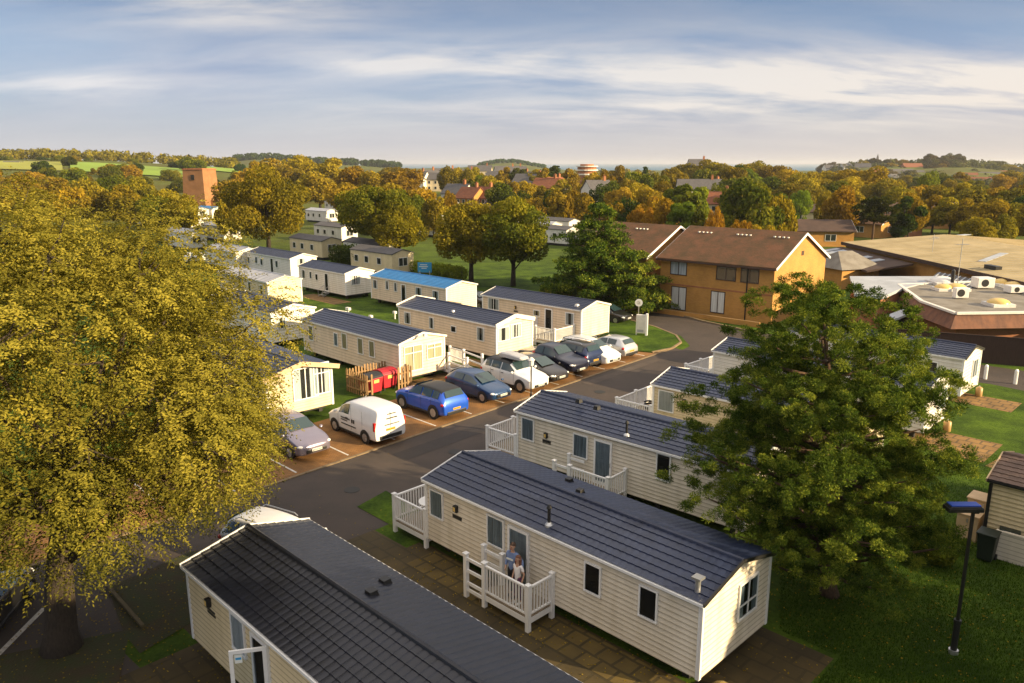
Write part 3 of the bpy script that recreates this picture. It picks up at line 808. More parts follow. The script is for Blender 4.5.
N_ = Car_av('white caravan with slate roof, furthest back beside the tall brown tree', 'FL', (247.5, 252), L=10.6, Wd=3.4, wall='clad_white', roof='tile', detail=1, group=CG)
N_.barge(m='offwhite')
for q in ((249, 260), (256.5, 260), (262, 262), (277, 264)): N_.win_px(*q, w=.65, h=.85)
N_.door_px(272.5, 267, w=.75); N_.win_px(301, 262, w=1.0, h=.9, face='E', curtain='curtain_white')
O_ = Car_av('cream caravan with pale grey sheet roof, partly behind the golden tree', 'NR', (267.5, 282.5), L=10.5, Wd=3.5, wall='clad_yellow', roof='metal_roof', detail=1, group=CG)
for q in ((240.5, 283), (250, 286.5), (262, 290)): O_.win_px(*q, w=.6, h=1.0, curtain='curtain_cream')
P_ = Car_av('white caravan with navy roof behind the golden tree, next to the cream pink one', 'NR', (271, 314), L=10.5, Wd=3.6, wall='clad_white', roof='tile', detail=1, group=CG)
P_.barge(m='white'); P_.win_px(281, 323, w=.7, h=.9, face='E', curtain='curtain_white')
Q_ = Car_av('cream caravan with big glazed front, mostly behind the golden tree next to the grey car', 'BR', (331, 365.5), L=10.5, Wd=3.9, wall='clad_yellow', roof='tile', detail=1, over=.3, group=CG)
Q_.barge(m='beigebox', h=.25, ov=.3)
Q_.win_px(305, 383, w=1.5, h=1.75, face='E', mull=1, curtain='curtain_white', gap=.4); Q_.win_px(321, 378, w=1.0, h=1.75, face='E', mull=1, trans=.6, curtain='curtain_white', gap=.4)

S_ = Car_av('white caravan between N roof and the golden tree', 'NR', (236, 252.5), L=9, Wd=3.4, wall='clad_white', roof='metal_roof', detail=0, group=CG)
tag(S_.root, 'white caravan with pale roof squeezed between the slate roofed one and the golden tree')
# ---- verandas
lx, ly = B.lx, B.ly
deck('white veranda with a round table at the far end of the main caravan', B, None, (-lx - 1.95, -ly, -lx - .04, ly), [(-lx - 1.95, -ly), (-lx - .1, -ly - .0), (-lx - 1.95, 0.0), (-lx - 1.95, ly)],
     [((-lx - 1.95, -ly), (-lx - .1, -ly)), ((-lx - 1.95, -ly), (-lx - 1.95, 0)), ((-lx - 1.95, 0), (-lx - 1.95, ly))])
def loc(c, px, py, z=0):
    p = at(px, py, z) - c.o; return (p.dot(c.dx), p.dot(c.dy))
p3 = loc(B, 528, 632); p2 = loc(B, 484.7, 607); p1 = loc(B, 467.3, 597.5)
yf = (p3[1] + p2[1]) / 2
print('landing', p1, p2, p3, 'ly', ly)
xa, xb = p2[0], p3[0]
deck('white railed landing with steps where the couple stands', B, None, (xa, yf, xb, -ly - .03), [(xa, yf), (xb, yf), (xb, -ly - .09), (xa - .85, yf), (xa - .85, -ly - .35), (xa, -ly - .35)],
     [((xa, yf), (xb, yf)), ((xb, yf), (xb, -ly - .09))], steps=(xa, yf + .05, -ly - .35, -1, 2),
     open_rails=[((xa, yf), (xa - .85, yf), 0, -.0, (.28, .52, .95, 1.35)), ((xa, -ly - .35), (xa - .85, -ly - .35), 0, 0, (.95, 1.35))])
DECKX = (xa, xb, yf)
lx, ly = C.lx, C.ly
deck('white veranda at the far end of the caravan behind the main one', C, None, (-lx - 1.9, -ly, -lx - .04, ly), [(-lx - 1.9, -ly), (-lx - .1, -ly), (-lx - 1.9, 0), (-lx - 1.9, ly)],
     [((-lx - 1.9, -ly), (-lx - .1, -ly)), ((-lx - 1.9, -ly), (-lx - 1.9, 0)), ((-lx - 1.9, 0), (-lx - 1.9, ly))])
ca = loc(C, 590, 489); cb = loc(C, 629, 498)
xa, xb, yf = C.hit(603.5, 457).x - .75, C.hit(603.5, 457).x + 1.15, -C.ly - 1.3
deck('white side landing at the door of the caravan behind the main one', C, None, (xa, yf, xb, -ly - .03), [(xa, yf), (xb, yf), (xb, -ly - .09), (xa - .8, yf), (xa - .8, -ly - .3)],
     [((xa, yf), (xb, yf)), ((xb, yf), (xb, -ly - .09))], steps=(xa, yf + .05, -ly - .3, -1, 2), open_rails=[((xa, yf), (xa - .8, yf), 0, 0, (.5, .95, 1.35)), ((xa, -ly - .3), (xa - .8, -ly - .3), 0, 0, (.95, 1.35))])
lx, ly = D.lx, D.ly
deck('white railed terrace at the end of the pale cream caravan', D, None, (-lx - 2.2, -ly, -lx - .04, ly), [(-lx - 2.2, -ly), (-lx - .1, -ly), (-lx - 2.2, 0), (-lx - 2.2, ly)],
     [((-lx - 2.2, -ly), (-lx - .1, -ly)), ((-lx - 2.2, -ly), (-lx - 2.2, 0)), ((-lx - 2.2, 0), (-lx - 2.2, ly))])
lx, ly = G_.lx, G_.ly
G_.win_px(765, 368, w=.9, h=1.0)
deck('white veranda glimpsed behind the left side of the pine crown', G_, None, (-lx - 1.9, -ly, -lx - .04, ly), [(-lx - 1.9, -ly), (-lx - .1, -ly), (-lx - 1.9, 0), (-lx - 1.9, ly)],
     [((-lx - 1.9, -ly), (-lx - .1, -ly)), ((-lx - 1.9, -ly), (-lx - 1.9, 0)), ((-lx - 1.9, 0), (-lx - 1.9, ly))])
lx, ly = I_.lx, I_.ly
deck('cream railed ramp at the front of the cream pink caravan', I_, None, (lx - 1.2, ly + .05, lx + .2, ly + 1.5), [(lx + .2, ly + 1.5), (lx - 1.2, ly + 1.5), (lx + .2, ly + .2), (lx + 2.0, ly + 1.5), (lx + 2.0, ly + .2)],
     [((lx - 1.2, ly + 1.5), (lx + .2, ly + 1.5))], open_rails=[((lx + .2, ly + 1.5), (lx + 2.0, ly + 1.5), 0, -.15, (.5, .95, 1.4)), ((lx + .2, ly + .2), (lx + 2.0, ly + .2), 0, -.15, (.5, .95, 1.4))])
lx, ly = K_.lx, K_.ly
kd = K_.hit(549, 318).x
deck('long white railed ramp along the beige caravan by the parked cars', K_, None, (kd - 1.2, -ly - 2.4, kd + 2.6, -ly - .03), [(kd - 1.2, -ly - 2.4), (kd + .7, -ly - 2.4), (kd + 2.6, -ly - 2.4), (kd + 2.6, -ly - .1), (kd - 1.2, -ly - .1)],
     [((kd - 1.2, -ly - 2.4), (kd + .7, -ly - 2.4)), ((kd + .7, -ly - 2.4), (kd + 2.6, -ly - 2.4)), ((kd + 2.6, -ly - 2.4), (kd + 2.6, -ly - .1)), ((kd - 1.2, -ly - 2.4), (kd - 1.2, -ly - .1))])

# table + chairs on B's veranda
t = thing('garden_table', 'round white table on the veranda of the main caravan', 'table', B.w(-B.lx - 1.0, -.75, .47), B.rz)
b = MB(); b.tube([(0, 0, .70), (0, 0, .74)], .52, n=28); b.build('tabletop', M['white'], t)
b = MB(); b.tube([(0, 0, .05), (0, 0, .70)], .04, n=8); b.build('pedestal', M['white'], t)
b = MB()
for k in range(4): b.bar((0, 0, .06), (.38 * math.cos(k * math.pi / 2), .38 * math.sin(k * math.pi / 2), .025), .05, .04)
b.build('foot', M['white'], t)
def chair(label, p, rz):
    t = thing('garden_chair', label, 'chair', p, rz, 'chairs on the verandas')
    b = MB(); b.box((0, 0, .43), (.46, .46, .04)); b.build('seat', M['timber'], t)
    b = MB(); b.box((0, .22, .70), (.46, .04, .5)); b.build('backrest', M['timber'], t)
    for x in (-.2, .2):
        for y in (-.2, .2):
            b = MB(); b.lohi((x - .02, y - .02, 0), (x + .02, y + .02, .41)); b.build('leg', M['timber'], t)
    return t
chair('brown chair beside the round veranda table', B.w(-B.lx - .42, -1.15, .47), B.rz - 1.2)
t = thing('garden_chair', 'dark round backed chair on the terrace of the pale cream caravan', 'chair', D.w(-D.lx - 1.0, -.4, .47), D.rz)
b = MB(); b.tube([(0, 0, .38), (0, 0, .46)], .32, n=14); b.build('seat', M['black'], t)
b = MB(); b.tube([(.32 * math.cos(a), .32 * math.sin(a), .68) for a in np.linspace(-.3, math.pi + .3, 10)], .05, n=6)
b.tube([(.32 * math.cos(a), .32 * math.sin(a), .55) for a in np.linspace(-.3, math.pi + .3, 10)], .05, n=6); b.build('backrest', M['black'], t)
for k in range(3):
    b = MB(); a = k * 2.1; b.tube([(.25 * math.cos(a), .25 * math.sin(a), .38), (.3 * math.cos(a), .3 * math.sin(a), 0)], .02, n=6); b.build('leg', M['steel'], t)
# small wheeled steps by M
md = M_.hit(327, 281).x
t = thing('steps', 'small grey metal steps at the white caravan left of the blue roof', 'steps', M_.w(md, -M_.ly - .1), M_.rz)
for i in range(2):
    b = MB(); b.lohi((-.45, -.35 * (i + 1), .36 - .18 * i), (.45, -.35 * i, .40 - .18 * i)); b.build('step', M['steel'], t)
for x in (-.45, .45):
    b = MB(); b.bar((x, -.75, .02), (x, 0, .40), .04); b.bar((x, -.75, .02), (x, -.75, .7), .03); b.bar((x, 0, .4), (x, 0, 1.1), .03); b.bar((x, -.75, .7), (x, 0, 1.1), .03); b.build('railing', M['steel'], t)
# ------------------------------------------------------------------ vehicles
def paint(name, col, metal=.35, rough=.28):
    return mat(name, col, rough, metal, coat=.8, var=.06, scale=3)
PAINT = dict(white=paint('white_car_paint', (.78, .78, .78), 0, .3), blue=paint('bright_blue_car_paint', (.015, .10, .62), .3), navy=paint('navy_car_paint', (.012, .026, .085), .3),
             steelblue=paint('steel_blue_car_paint', (.016, .055, .15), .3), grey=paint('lilac_grey_car_paint', (.22, .20, .27), .5), brown=paint('dark_bronze_car_paint', (.022, .019, .018), .3),
             silver=paint('silver_car_paint', (.60, .61, .62), .5), dark=paint('black_car_paint', (.02, .02, .022), .3), midnight=paint('midnight_blue_car_paint', (.012, .014, .034), .3))

# stations: x (forward +), z low, z shoulder, z top, half width at shoulder, half width at top
PROF = {
 'hatch': dict(L=4.3, st=[(2.15, .32, .52, .60, .62, .52), (2.02, .22, .66, .74, .78, .62), (1.70, .20, .78, .84, .87, .68), (1.15, .20, .88, .96, .90, .70), (.85, .20, .92, 1.02, .90, .70), (.10, .20, .95, 1.42, .90, .60), (-.50, .20, .97, 1.47, .90, .60), (-1.30, .20, 1.0, 1.43, .89, .58), (-1.62, .20, 1.02, 1.37, .88, .56), (-2.00, .24, 1.0, 1.06, .84, .66), (-2.12, .30, .80, .86, .78, .66), (-2.15, .34, .55, .60, .72, .62)], ws=(3, 5), rs=(8, 9), side=[(.72, -.36), (-.44, -1.22)], wx=(1.32, -1.32), H=1.47, r=.32),
 'suv': dict(L=4.5, st=[(2.25, .38, .62, .74, .66, .56), (2.12, .28, .82, .92, .84, .66), (1.75, .25, .96, 1.02, .92, .74), (1.20, .25, 1.03, 1.10, .94, .76), (.92, .25, 1.06, 1.15, .94, .76), (.30, .25, 1.08, 1.62, .94, .66), (-.40, .25, 1.09, 1.68, .94, .67), (-1.45, .25, 1.12, 1.66, .93, .66), (-1.85, .26, 1.13, 1.60, .92, .65), (-2.12, .28, 1.10, 1.17, .90, .74), (-2.22, .34, .85, .90, .86, .74), (-2.25, .38, .60, .66, .80, .70)], ws=(4, 5), rs=(8, 9), side=[(.78, -.28), (-.36, -1.15), (-1.22, -1.72)], wx=(1.38, -1.38), H=1.68, r=.37),
 'mpv': dict(L=4.5, st=[(2.25, .34, .56, .66, .64, .54), (2.12, .24, .74, .82, .82, .64), (1.80, .22, .88, .94, .90, .70), (1.35, .22, .96, 1.04, .91, .72), (1.15, .22, .98, 1.10, .91, .72), (.35, .22, 1.0, 1.55, .91, .64), (-.40, .22, 1.02, 1.62, .91, .64), (-1.55, .22, 1.04, 1.58, .90, .63), (-1.90, .22, 1.05, 1.50, .89, .62), (-2.14, .26, 1.02, 1.08, .87, .70), (-2.22, .30, .80, .86, .82, .70), (-2.25, .34, .56, .62, .76, .66)], ws=(4, 5), rs=(8, 9), side=[(.95, -.22), (-.30, -1.15), (-1.22, -1.78)], wx=(1.38, -1.35), H=1.6, r=.33),
 'small': dict(L=3.8, st=[(1.90, .34, .54, .64, .58, .48), (1.78, .24, .70, .78, .74, .58), (1.50, .22, .82, .88, .82, .64), (1.15, .22, .90, .98, .83, .66), (.95, .22, .92, 1.05, .83, .66), (.25, .22, .94, 1.44, .83, .57), (-.30, .22, .95, 1.49, .83, .57), (-1.05, .22, .97, 1.46, .82, .56), (-1.35, .22, .98, 1.40, .81, .54), (-1.72, .25, .95, 1.04, .78, .62), (-1.86, .3, .78, .84, .74, .62), (-1.90, .34, .55, .62, .68, .58)], ws=(4, 5), rs=(8, 9), side=[(.80, -.20), (-.28, -1.00)], wx=(1.18, -1.18), H=1.49, r=.30),
 'van': dict(L=4.4, st=[(2.20, .34, .60, .72, .64, .54), (2.08, .24, .82, .92, .82, .64), (1.75, .22, 1.00, 1.06, .90, .72), (1.45, .22, 1.06, 1.16, .91, .74), (1.28, .22, 1.08, 1.24, .91, .74), (.55, .22, 1.10, 1.74, .91, .72), (.10, .22, 1.10, 1.84, .91, .74), (-1.2, .22, 1.10, 1.86, .91, .74), (-2.02, .24, 1.10, 1.82, .91, .73), (-2.16, .26, 1.06, 1.74, .89, .72), (-2.19, .30, .90, 1.45, .88, .74), (-2.20, .36, .60, .8, .84, .78)], ws=(4, 5), rs=None, side=[(.98, .12)], wx=(1.38, -1.32), H=1.86, r=.32),
 'pickup': dict(L=5.2, st=[(2.60, .45, .66, .80, .68, .58), (2.46, .34, .86, .98, .86, .70), (2.05, .32, 1.02, 1.08, .93, .76), (1.45, .32, 1.08, 1.14, .94, .78), (1.22, .32, 1.10, 1.20, .94, .78), (.55, .32, 1.12, 1.72, .94, .66), (.0, .32, 1.13, 1.78, .94, .67), (-.60, .32, 1.13, 1.74, .94, .66), (-.80, .32, 1.13, 1.66, .94, .66), (-.95, .32, 1.12, 1.16, .94, .80), (-2.45, .36, 1.10, 1.14, .93, .80), (-2.60, .42, .80, .90, .90, .80)], ws=(4, 5), rs=(8, 9), side=[(1.0, .0), (-.08, -.72)], wx=(1.62, -1.62), H=1.78, r=.39),
}

def vehicle(name, label, kind, pos, rz, pm, roofm=None, group=None, cat='car', rails=False, plate=('plate_w', 'plate_y'), arch='black'):
    P = PROF[kind]; st = P['st']
    t = thing(name, label, cat, (pos.x, pos.y, pos.z), rz, group)
    roofm = roofm or pm
    def sec(s):
        x, zl, zs, zt, ws, wt = s
        zm = zl + (zs - zl) * .5
        half = [(0, zt + .025), (wt * .55, zt + .018), (wt * .92, zt - .012), (wt, zt - .04 if zt - zs > .15 else zt - .012), (ws - .008, zs + .02 if zt - zs > .08 else zs), (ws + .012, zs - .06), (ws + .025, zm), (ws, zl + .06), (ws * .93, zl), (0, zl)]
        return [(x, -y, z) for y, z in half] + [(x, y, z) for y, z in half[::-1][1:-1]]
    b = MB(); n = None; vs = []
    for s in st:
        ring = sec(s); n = len(ring); vs += ring
    fs = []; mi = []
    k = len(st)
    for i in range(k - 1):
        for j in range(n):
            fs.append((i * n + j, i * n + (j + 1) % n, (i + 1) * n + (j + 1) % n, (i + 1) * n + j))
            top = P['ws'][1] <= i < (P['rs'][0] if P['rs'] else 99) and (j in (0, 1, 2, n - 1, n - 2, n - 3))
            mi.append(1 if top else 0)
    fs.append(tuple(range(n))); mi.append(0); fs.append(tuple(range((k - 1) * n, k * n))[::-1]); mi.append(0)
    b.v = vs; b.f = fs; b.m = mi
    body = b.build('body', [pm, roofm], t, smooth=True)
    import bmesh
    bm = bmesh.new(); bm.from_mesh(body.data); bmesh.ops.recalc_face_normals(bm, faces=bm.faces)
    bm.to_mesh(body.data); bm.free()
    sd = body.modifiers.new('smooth', 'SUBSURF'); sd.levels = 1; sd.render_levels = 2
    def itp(x):
        for a, c in zip(st, st[1:]):
            if c[0] <= x <= a[0]:
                f = (a[0] - x) / (a[0] - c[0]); return [a[i] + (c[i] - a[i]) * f for i in range(6)]
        return st[-1]
    # side glass
    for sy in (-1, 1):
        for (xa, xb) in P['side']:
            b = MB(); m_ = 8; vs = []
            for i in range(m_ + 1):
                x = xa + (xb - xa) * i / m_
                _, zl, zs, zt, ws, wt = itp(x)
                h = zt - zs
                for f in (.10, .84):
                    z = zs + .02 + (h - .04) * f; y = ws + (wt - ws) * f
                    vs.append((x, sy * (y + .016), z))
            b.add(vs, [(2 * i, 2 * i + 1, 2 * i + 3, 2 * i + 2) if sy > 0 else (2 * i + 2, 2 * i + 3, 2 * i + 1, 2 * i) for i in range(m_)])
            b.build('side_window', M['carglass'], t)
    # windscreen / rear window: sheet riding on the body between stations
    def screen(nm, i0, i1, t0, t1, out):
        b = MB(); vs = []; nu = 8; nv = 4
        a, c = st[i0], st[i1]
        for v in range(nv + 1):
            f = t0 + (t1 - t0) * v / nv
            q = [a[i] + (c[i] - a[i]) * f for i in range(6)]
            for u in range(nu + 1):
                w_ = (u / nu * 2 - 1) * .88
                vs.append((q[0] + out * .02 * 1, w_ * q[5], q[3] + .025 - .012 * abs(w_) + .02))
        fs = [(v * (nu + 1) + u, v * (nu + 1) + u + 1, (v + 1) * (nu + 1) + u + 1, (v + 1) * (nu + 1) + u) for v in range(nv) for u in range(nu)]
        b.add(vs, fs); return b.build(nm, M['carglass'], t)
    screen('windscreen', P['ws'][0] + (0 if kind == 'hatch' else 0), P['ws'][1], .14, .92, 1)
    if P['rs']: screen('rear_window', P['rs'][0], P['rs'][1], .12, .88, -1)
    # wheels
    for x in P['wx']:
        for sy in (-1, 1):
            ws = itp(x)[4]; r = P['r']
            b = MB(); nn = 18; vs = []      # arch lip
            for i in range(nn + 1):
                a = math.pi * (-.08 + 1.16 * i / nn)
                for rr in (r + .015, r + .085): vs.append((x + rr * math.cos(a), sy * (ws + .040), r + rr * math.sin(a)))
            b.add(vs, [(2 * i, 2 * i + 1, 2 * i + 3, 2 * i + 2) for i in range(nn)])
            vs = []
            for i in range(nn + 1):
                a = 2 * math.pi * i / nn; vs.append((x + (r + .03) * math.cos(a), sy * (ws + .032), r + (r + .03) * math.sin(a)))
            b.add(vs, [tuple(range(nn))])
            b.build('wheel_arch', M[arch], t)
            b = MB(); y0, y1 = sy * (ws - .16), sy * (ws + .045)
            b.tube([(x, y0, r), (x, y0 + sy * .02, r), (x, y1 - sy * .02, r), (x, y1, r)], [r - .03, r, r, r - .03], n=20)
            wh = b.build('wheel', M['rubber'], t)
            b = MB(); yy = y1 + sy * .006
            b.tube([(x, y1 - sy * .02, r), (x, y1 + sy * .002, r)], [r * .64, r * .64], n=18)
            for q in range(5):
                a = q * 2 * math.pi / 5; b.bar((x, yy, r), (x + r * .6 * math.cos(a), yy, r + r * .6 * math.sin(a)), .05, .02, up=(0, 1, 0))
            b.build('rim', M['alloy'], wh)
    # lamps, plates, bumpers, mirrors
    xf, xr = st[0][0], st[-1][0]
    zf = st[1][2]; hw = st[1][4]
    for sy in (-1, 1):
        b = MB(); b.ball((st[1][0] - .10, sy * (hw - .10), zf - .04), (.17, .16, .075), 10); b.build('headlight', M['lamp_white'], t, smooth=True)
        zr = st[-2][2] + .06
        b = MB()
        if kind == 'van': b.box((st[-3][0] + .06, sy * (st[-3][4] - .02), 1.02), (.14, .13, .42))
        else: b.ball((st[-3][0] + .06, sy * (st[-3][4] - .06), zr), (.13, .15, .10), 10)
        b.build('taillight', M['lamp_red'], t, smooth=(kind != 'van'))
        b = MB(); i = P['ws'][0]; b.ball((st[i][0] - .12, sy * (st[i][4] + .10), st[i][2] + .10), (.07, .11, .08), 8); b.build('mirror', pm, t, smooth=True)
    b = MB(); b.box((xf - .03, 0, .46), (.12, 1.05, .16)); b.build('grille', M['black'], t, bevel=.02)
    b = MB(); b.box((xr + .06, 0, .42), (.16, 1.35, .20)); b.build('rear_bumper', M['black'], t, bevel=.03)
    for (x, m_, s_) in ((xf + .035, plate[0], 1), (xr - .025, plate[1], -1)):
        z = .50 if s_ > 0 else (.62 if kind != 'van' else .78)
        b = MB(); b.box((x + (.0 if s_ > 0 else (.03 if kind != 'van' else 0)) , 0, z), (.03, .52, .115)); pl = b.build('number_plate', M[m_], t)
        b = MB()
        for q in range(7):
            b.box((x + s_ * .017 + (.0 if s_ > 0 else (.03 if kind != 'van' else 0)), -.2 + q * .065 + (.02 if q > 3 else 0), z), (.006, .035, .07))
        b.build('plate_characters', M['black'], pl)
    for sy in (-1, 1):
        for x in ([sd_[0] + .06 for sd_ in P['side'][:1]] + [.5 * (a_[1] + c_[0]) for a_, c_ in zip(P['side'], P['side'][1:])] + ([P['side'][-1][1] + .1] if len(P['side']) == 2 else [])):
            _, zl, zs, zt, ws, wt = itp(x); zm = zl + (zs - zl) * .5; b = MB()
            vs = [(x + dx_, sy * y, z) for y, z in ((ws + .006, zs - .0), (ws + .017, zs - .07), (ws + .029, zm), (ws + .012, zl + .12)) for dx_ in (-.008, .008)]
            b.add(vs, [(2 * i, 2 * i + 1, 2 * i + 3, 2 * i + 2) for i in range(3)]); b.build('door_seam', M['black'], t)
            _, zl, zs, zt, ws, wt = itp(x - .12 if False else x)
        xa, xb = P['wx'][0] - P['r'] - .06, P['wx'][1] + P['r'] + .06
        b = MB(); ws = itp(0)[4]; zl = itp(0)[1]; b.lohi((xb, sy * (ws - .06), zl + .0), (xa, sy * (ws + .022), zl + .12)); b.build('sill_trim', M['black'], t, bevel=.02)
        for (a_, c_) in P['side'][:2]:
            x = c_ + .14; _, zl, zs, zt, ws, wt = itp(x); b = MB(); b.lohi((x - .09, sy * (ws + .004), zs - .13), (x + .09, sy * (ws + .045), zs - .10)); b.build('handle', M['black'] if pm is PAINT['white'] else pm, t)
    if rails:
        for sy in (-1, 1):
            b = MB(); b.tube([(.2, sy * .60, P['H'] - .02), (.05, sy * .60, P['H'] + .06), (-1.35, sy * .60, P['H'] + .05), (-1.5, sy * .60, P['H'] - .03)], .02, n=6); b.build('roof_rail', M['steel'], t)
    return t

YF, YR = yaw_b, yaw_b + math.pi          # front to the road / rear to the road
def park(px, py, kind, to_front):
    p = at(px, py, .35); p.z = .012
    return p - XD * (PROF[kind]['L'] / 2)
CP = 'cars in the parking strip'
vehicle('parked_car', 'lilac grey people carrier half hidden under the golden tree', 'mpv', park(317, 452, 'mpv', 1), YF, PAINT['grey'], group=CP)
van = vehicle('parked_van', 'small white panel van parked next to the red bins', 'van', park(391, 437, 'van', 0), YR, PAINT['white'], group=CP, cat='van')
vehicle('parked_car', 'bright blue crossover with black roof, rear to the road', 'suv', park(457, 413, 'suv', 0), YR, PAINT['blue'], roofm=M['black'], group=CP)
vehicle('parked_car', 'steel blue hatchback facing the road beside the bright blue crossover', 'hatch', park(503.5, 397, 'hatch', 1), YF, PAINT['steelblue'], group=CP)
wsuv = vehicle('parked_car', 'white off-roader with a roof box, behind the lamp post', 'suv', park(541, 387, 'suv', 1), YF, PAINT['white'], roofm=M['black'], group=CP)
vehicle('parked_car', 'dark bronze estate car between the white off-roader and the pickup', 'hatch', park(562, 379, 'hatch', 1), YF, PAINT['brown'], group=CP)
vehicle('parked_pickup', 'midnight blue double cab pickup with open load bed', 'pickup', park(582, 371, 'pickup', 1), YF, PAINT['midnight'], group=CP, cat='pickup')
vehicle('parked_car', 'navy off-roader with its silvery tailgate to the road', 'suv', park(596, 364, 'suv', 0), YR, PAINT['navy'], roofm=PAINT['brown'], group=CP, rails=True)
vehicle('parked_car', 'white people carrier facing the road beside the small silver car', 'mpv', park(615, 361.5, 'mpv', 1), YF, PAINT['white'], group=CP, rails=True)
vehicle('parked_car', 'small silver hatchback at the end of the row by the green verge', 'small', park(632, 354.5, 'small', 0), YR, PAINT['silver'], group=CP)
p = at(616, 322); vehicle('parked_car', 'dark car showing its nose past the beige caravan end', 'hatch', p + XD * -.9, YF + .1, PAINT['dark'])
p = at(281, 525, 1.45); p.z = .008; vehicle('parked_car', 'white car whose roof shows above the charcoal tiled caravan', 'mpv', p, R(-30), PAINT['white'], rails=True)
p = at(-22, 612, .4); p.z = .008; vehicle('parked_car', 'dark car cut off by the left edge under the golden tree', 'hatch', p, R(100), PAINT['dark'])
vehicle('parked_car', 'dark car beside the beige caravan back wall', 'hatch', at(477, 302, .4) - Vector((0, 0, .4)), YF, PAINT['dark'])
for (px, py, l, m_) in ((1011, 232, 'white car on the road beyond the hall roof', 'white'), (200, 262, 'white car glimpsed behind the golden tree', 'white')):
    vehicle('parked_car', l, 'hatch', at(px, py), R(30), PAINT[m_])

# roof box on the white off-roader: its own thing
t = thing('roof_box', 'long grey roof box on the white off-roader', 'roof box', (wsuv.location.x, wsuv.location.y, wsuv.location.z + 1.72), YF)
b = MB(); vs = []
for x, wv, z0, z1 in ((.95, .30, .10, .16), (.80, .38, .05, .26), (.0, .42, .04, .33), (-.8, .42, .04, .34), (-1.0, .38, .08, .26)):
    vs += [(x, -wv, z0), (x, wv, z0), (x, wv, z1 - .06), (x, wv * .75, z1), (x, -wv * .75, z1), (x, -wv, z1 - .06)]
fs = [(i * 6 + j, i * 6 + (j + 1) % 6, (i + 1) * 6 + (j + 1) % 6, (i + 1) * 6 + j) for i in range(4) for j in range(6)] + [tuple(range(6)), tuple(range(24, 30))[::-1]]
b.add(vs, fs); b.build('lid', mat('grey_box_plastic', (.45, .45, .47), .35), t, smooth=False, bevel=.02)
for x in (.45, -.55):
    b = MB(); b.bar((x, -.62, .0), (x, .62, .0), .06, .04); b.build('cross_bar', M['black'], t)
# van livery: dark lettering strokes on the side and rear doors
b = MB()
for row, (x0, n_, zz, hh) in enumerate(((.75, 11, .93, .07), (.75, 8, .82, .06))):
    for q in range(n_): b.box((x0 - q * .075, .938, zz), (.05, .006, hh))
for q in range(2): b.box((-.22 - q * .16, .938, .90), (.11, .006, .20))
b.box((.1, .938, .62), (1.3, .008, .06))
b.build('side_lettering', M['black'], van)
b = MB()
for zz, n_, sz in ((1.55, 7, .05), (1.33, 9, .06), (1.02, 12, .055)):
    for q in range(n_): b.box((-2.204 - (.0 if zz > 1.1 else .0), -.05 + (q - n_ / 2) * .075, zz), (.012, .05, sz))
b.build('rear_lettering', M['black'], van)
b = MB(); b.lohi((-2.21, -.004, .5), (-2.19, .004, 1.72)); b.build('door_seam', M['black'], van)
b = MB(); b.lohi((-.15, .925, .45), (-.14, .93, 1.6)); b.lohi((-1.1, .925, .45), (-1.09, .93, 1.6)); b.build('door_seam', M['black'], van)

# ------------------------------------------------------------------ bin store
c0 = at(387, 392)
t = thing('bin_enclosure', 'open bin store of pointed timber palings', 'fence', (c0.x, c0.y, 0), yaw_b)
# local +x towards road, +y along the road away from the camera
bx0, bx1, by0, by1 = -1.9, .2, -1.55, 1.7
sides = [((bx1, by0), (bx0, by0)), ((bx0, by0), (bx0, by1)), ((bx0, by1), (bx1, by1))]
def palings(p, q, name):
    b = MB(); P_ = Vector((*p, 0)); Q_ = Vector((*q, 0)); L = (Q_ - P_).length; n = int(L / .21)
    ang = math.atan2((Q_ - P_).y, (Q_ - P_).x)
    for i in range(n + 1):
        m_ = P_.lerp(Q_, i / n); h = 1.35 + rnd.uniform(-.05, .05)
        b.box((m_.x, m_.y, h / 2), (.12, .03, h), rz=ang); b.box((m_.x, m_.y, h + .03), (.12, .03, .06), rz=ang, taper=.35)
    for z in (.35, 1.0):
        off = Vector((-math.sin(ang), math.cos(ang), 0)) * .045
        b.bar(P_ + off + Vector((0, 0, z)), Q_ + off + Vector((0, 0, z)), .04, .09)
    b.build(name, M['timber'], t)
for p, q in sides: palings(p, q, 'paling_panel')
palings((bx1, .75), (bx1, by1), 'paling_panel'); palings((bx1, by0), (bx1, -1.2), 'paling_panel')
def big_bin(label, p, rz, lid):
    t = thing('wheeled_bin', label, 'bin', p, rz, 'red bins in the timber store')
    b = MB(); b.box((0, 0, .60), (1.0, 1.0, .9)); b.v = [((x * (1.12 if z > .6 else .95)), y * (1.08 if z > .6 else .9), z) for x, y, z in b.v]; b.build('bin_body', M['redbin'], t, bevel=.04)
    b = MB(); vs = []
    for i in range(7):
        a = math.pi * i / 6; vs += [(-.58 * math.cos(a), -.56, 1.06 + .22 * math.sin(a)), (-.58 * math.cos(a), .56, 1.06 + .22 * math.sin(a))]
    b.add(vs, [(2 * i, 2 * i + 1, 2 * i + 3, 2 * i + 2) for i in range(6)] + [tuple(range(0, 14, 2))[::-1], tuple(range(1, 14, 2))]); b.build('lid', lid, t)
    for x in (-.4, .4):
        for y in (-.38, .38):
            b = MB(); b.tube([(x - .03, y, .08), (x + .03, y, .08)], .08, n=10); b.build('wheel', M['rubber'], t)
    b = MB(); b.lohi((.545, -.2, .75), (.56, .2, .95)); b.build('sticker', M['dome_yellow'], t)
ex, ey = Vector((math.cos(yaw_b), math.sin(yaw_b), 0)), Vector((-math.sin(yaw_b), math.cos(yaw_b), 0))
big_bin('red wheeled bin with red lid at the back of the timber store', c0 + ex * -.75 + ey * .45, yaw_b, M['redbin'])
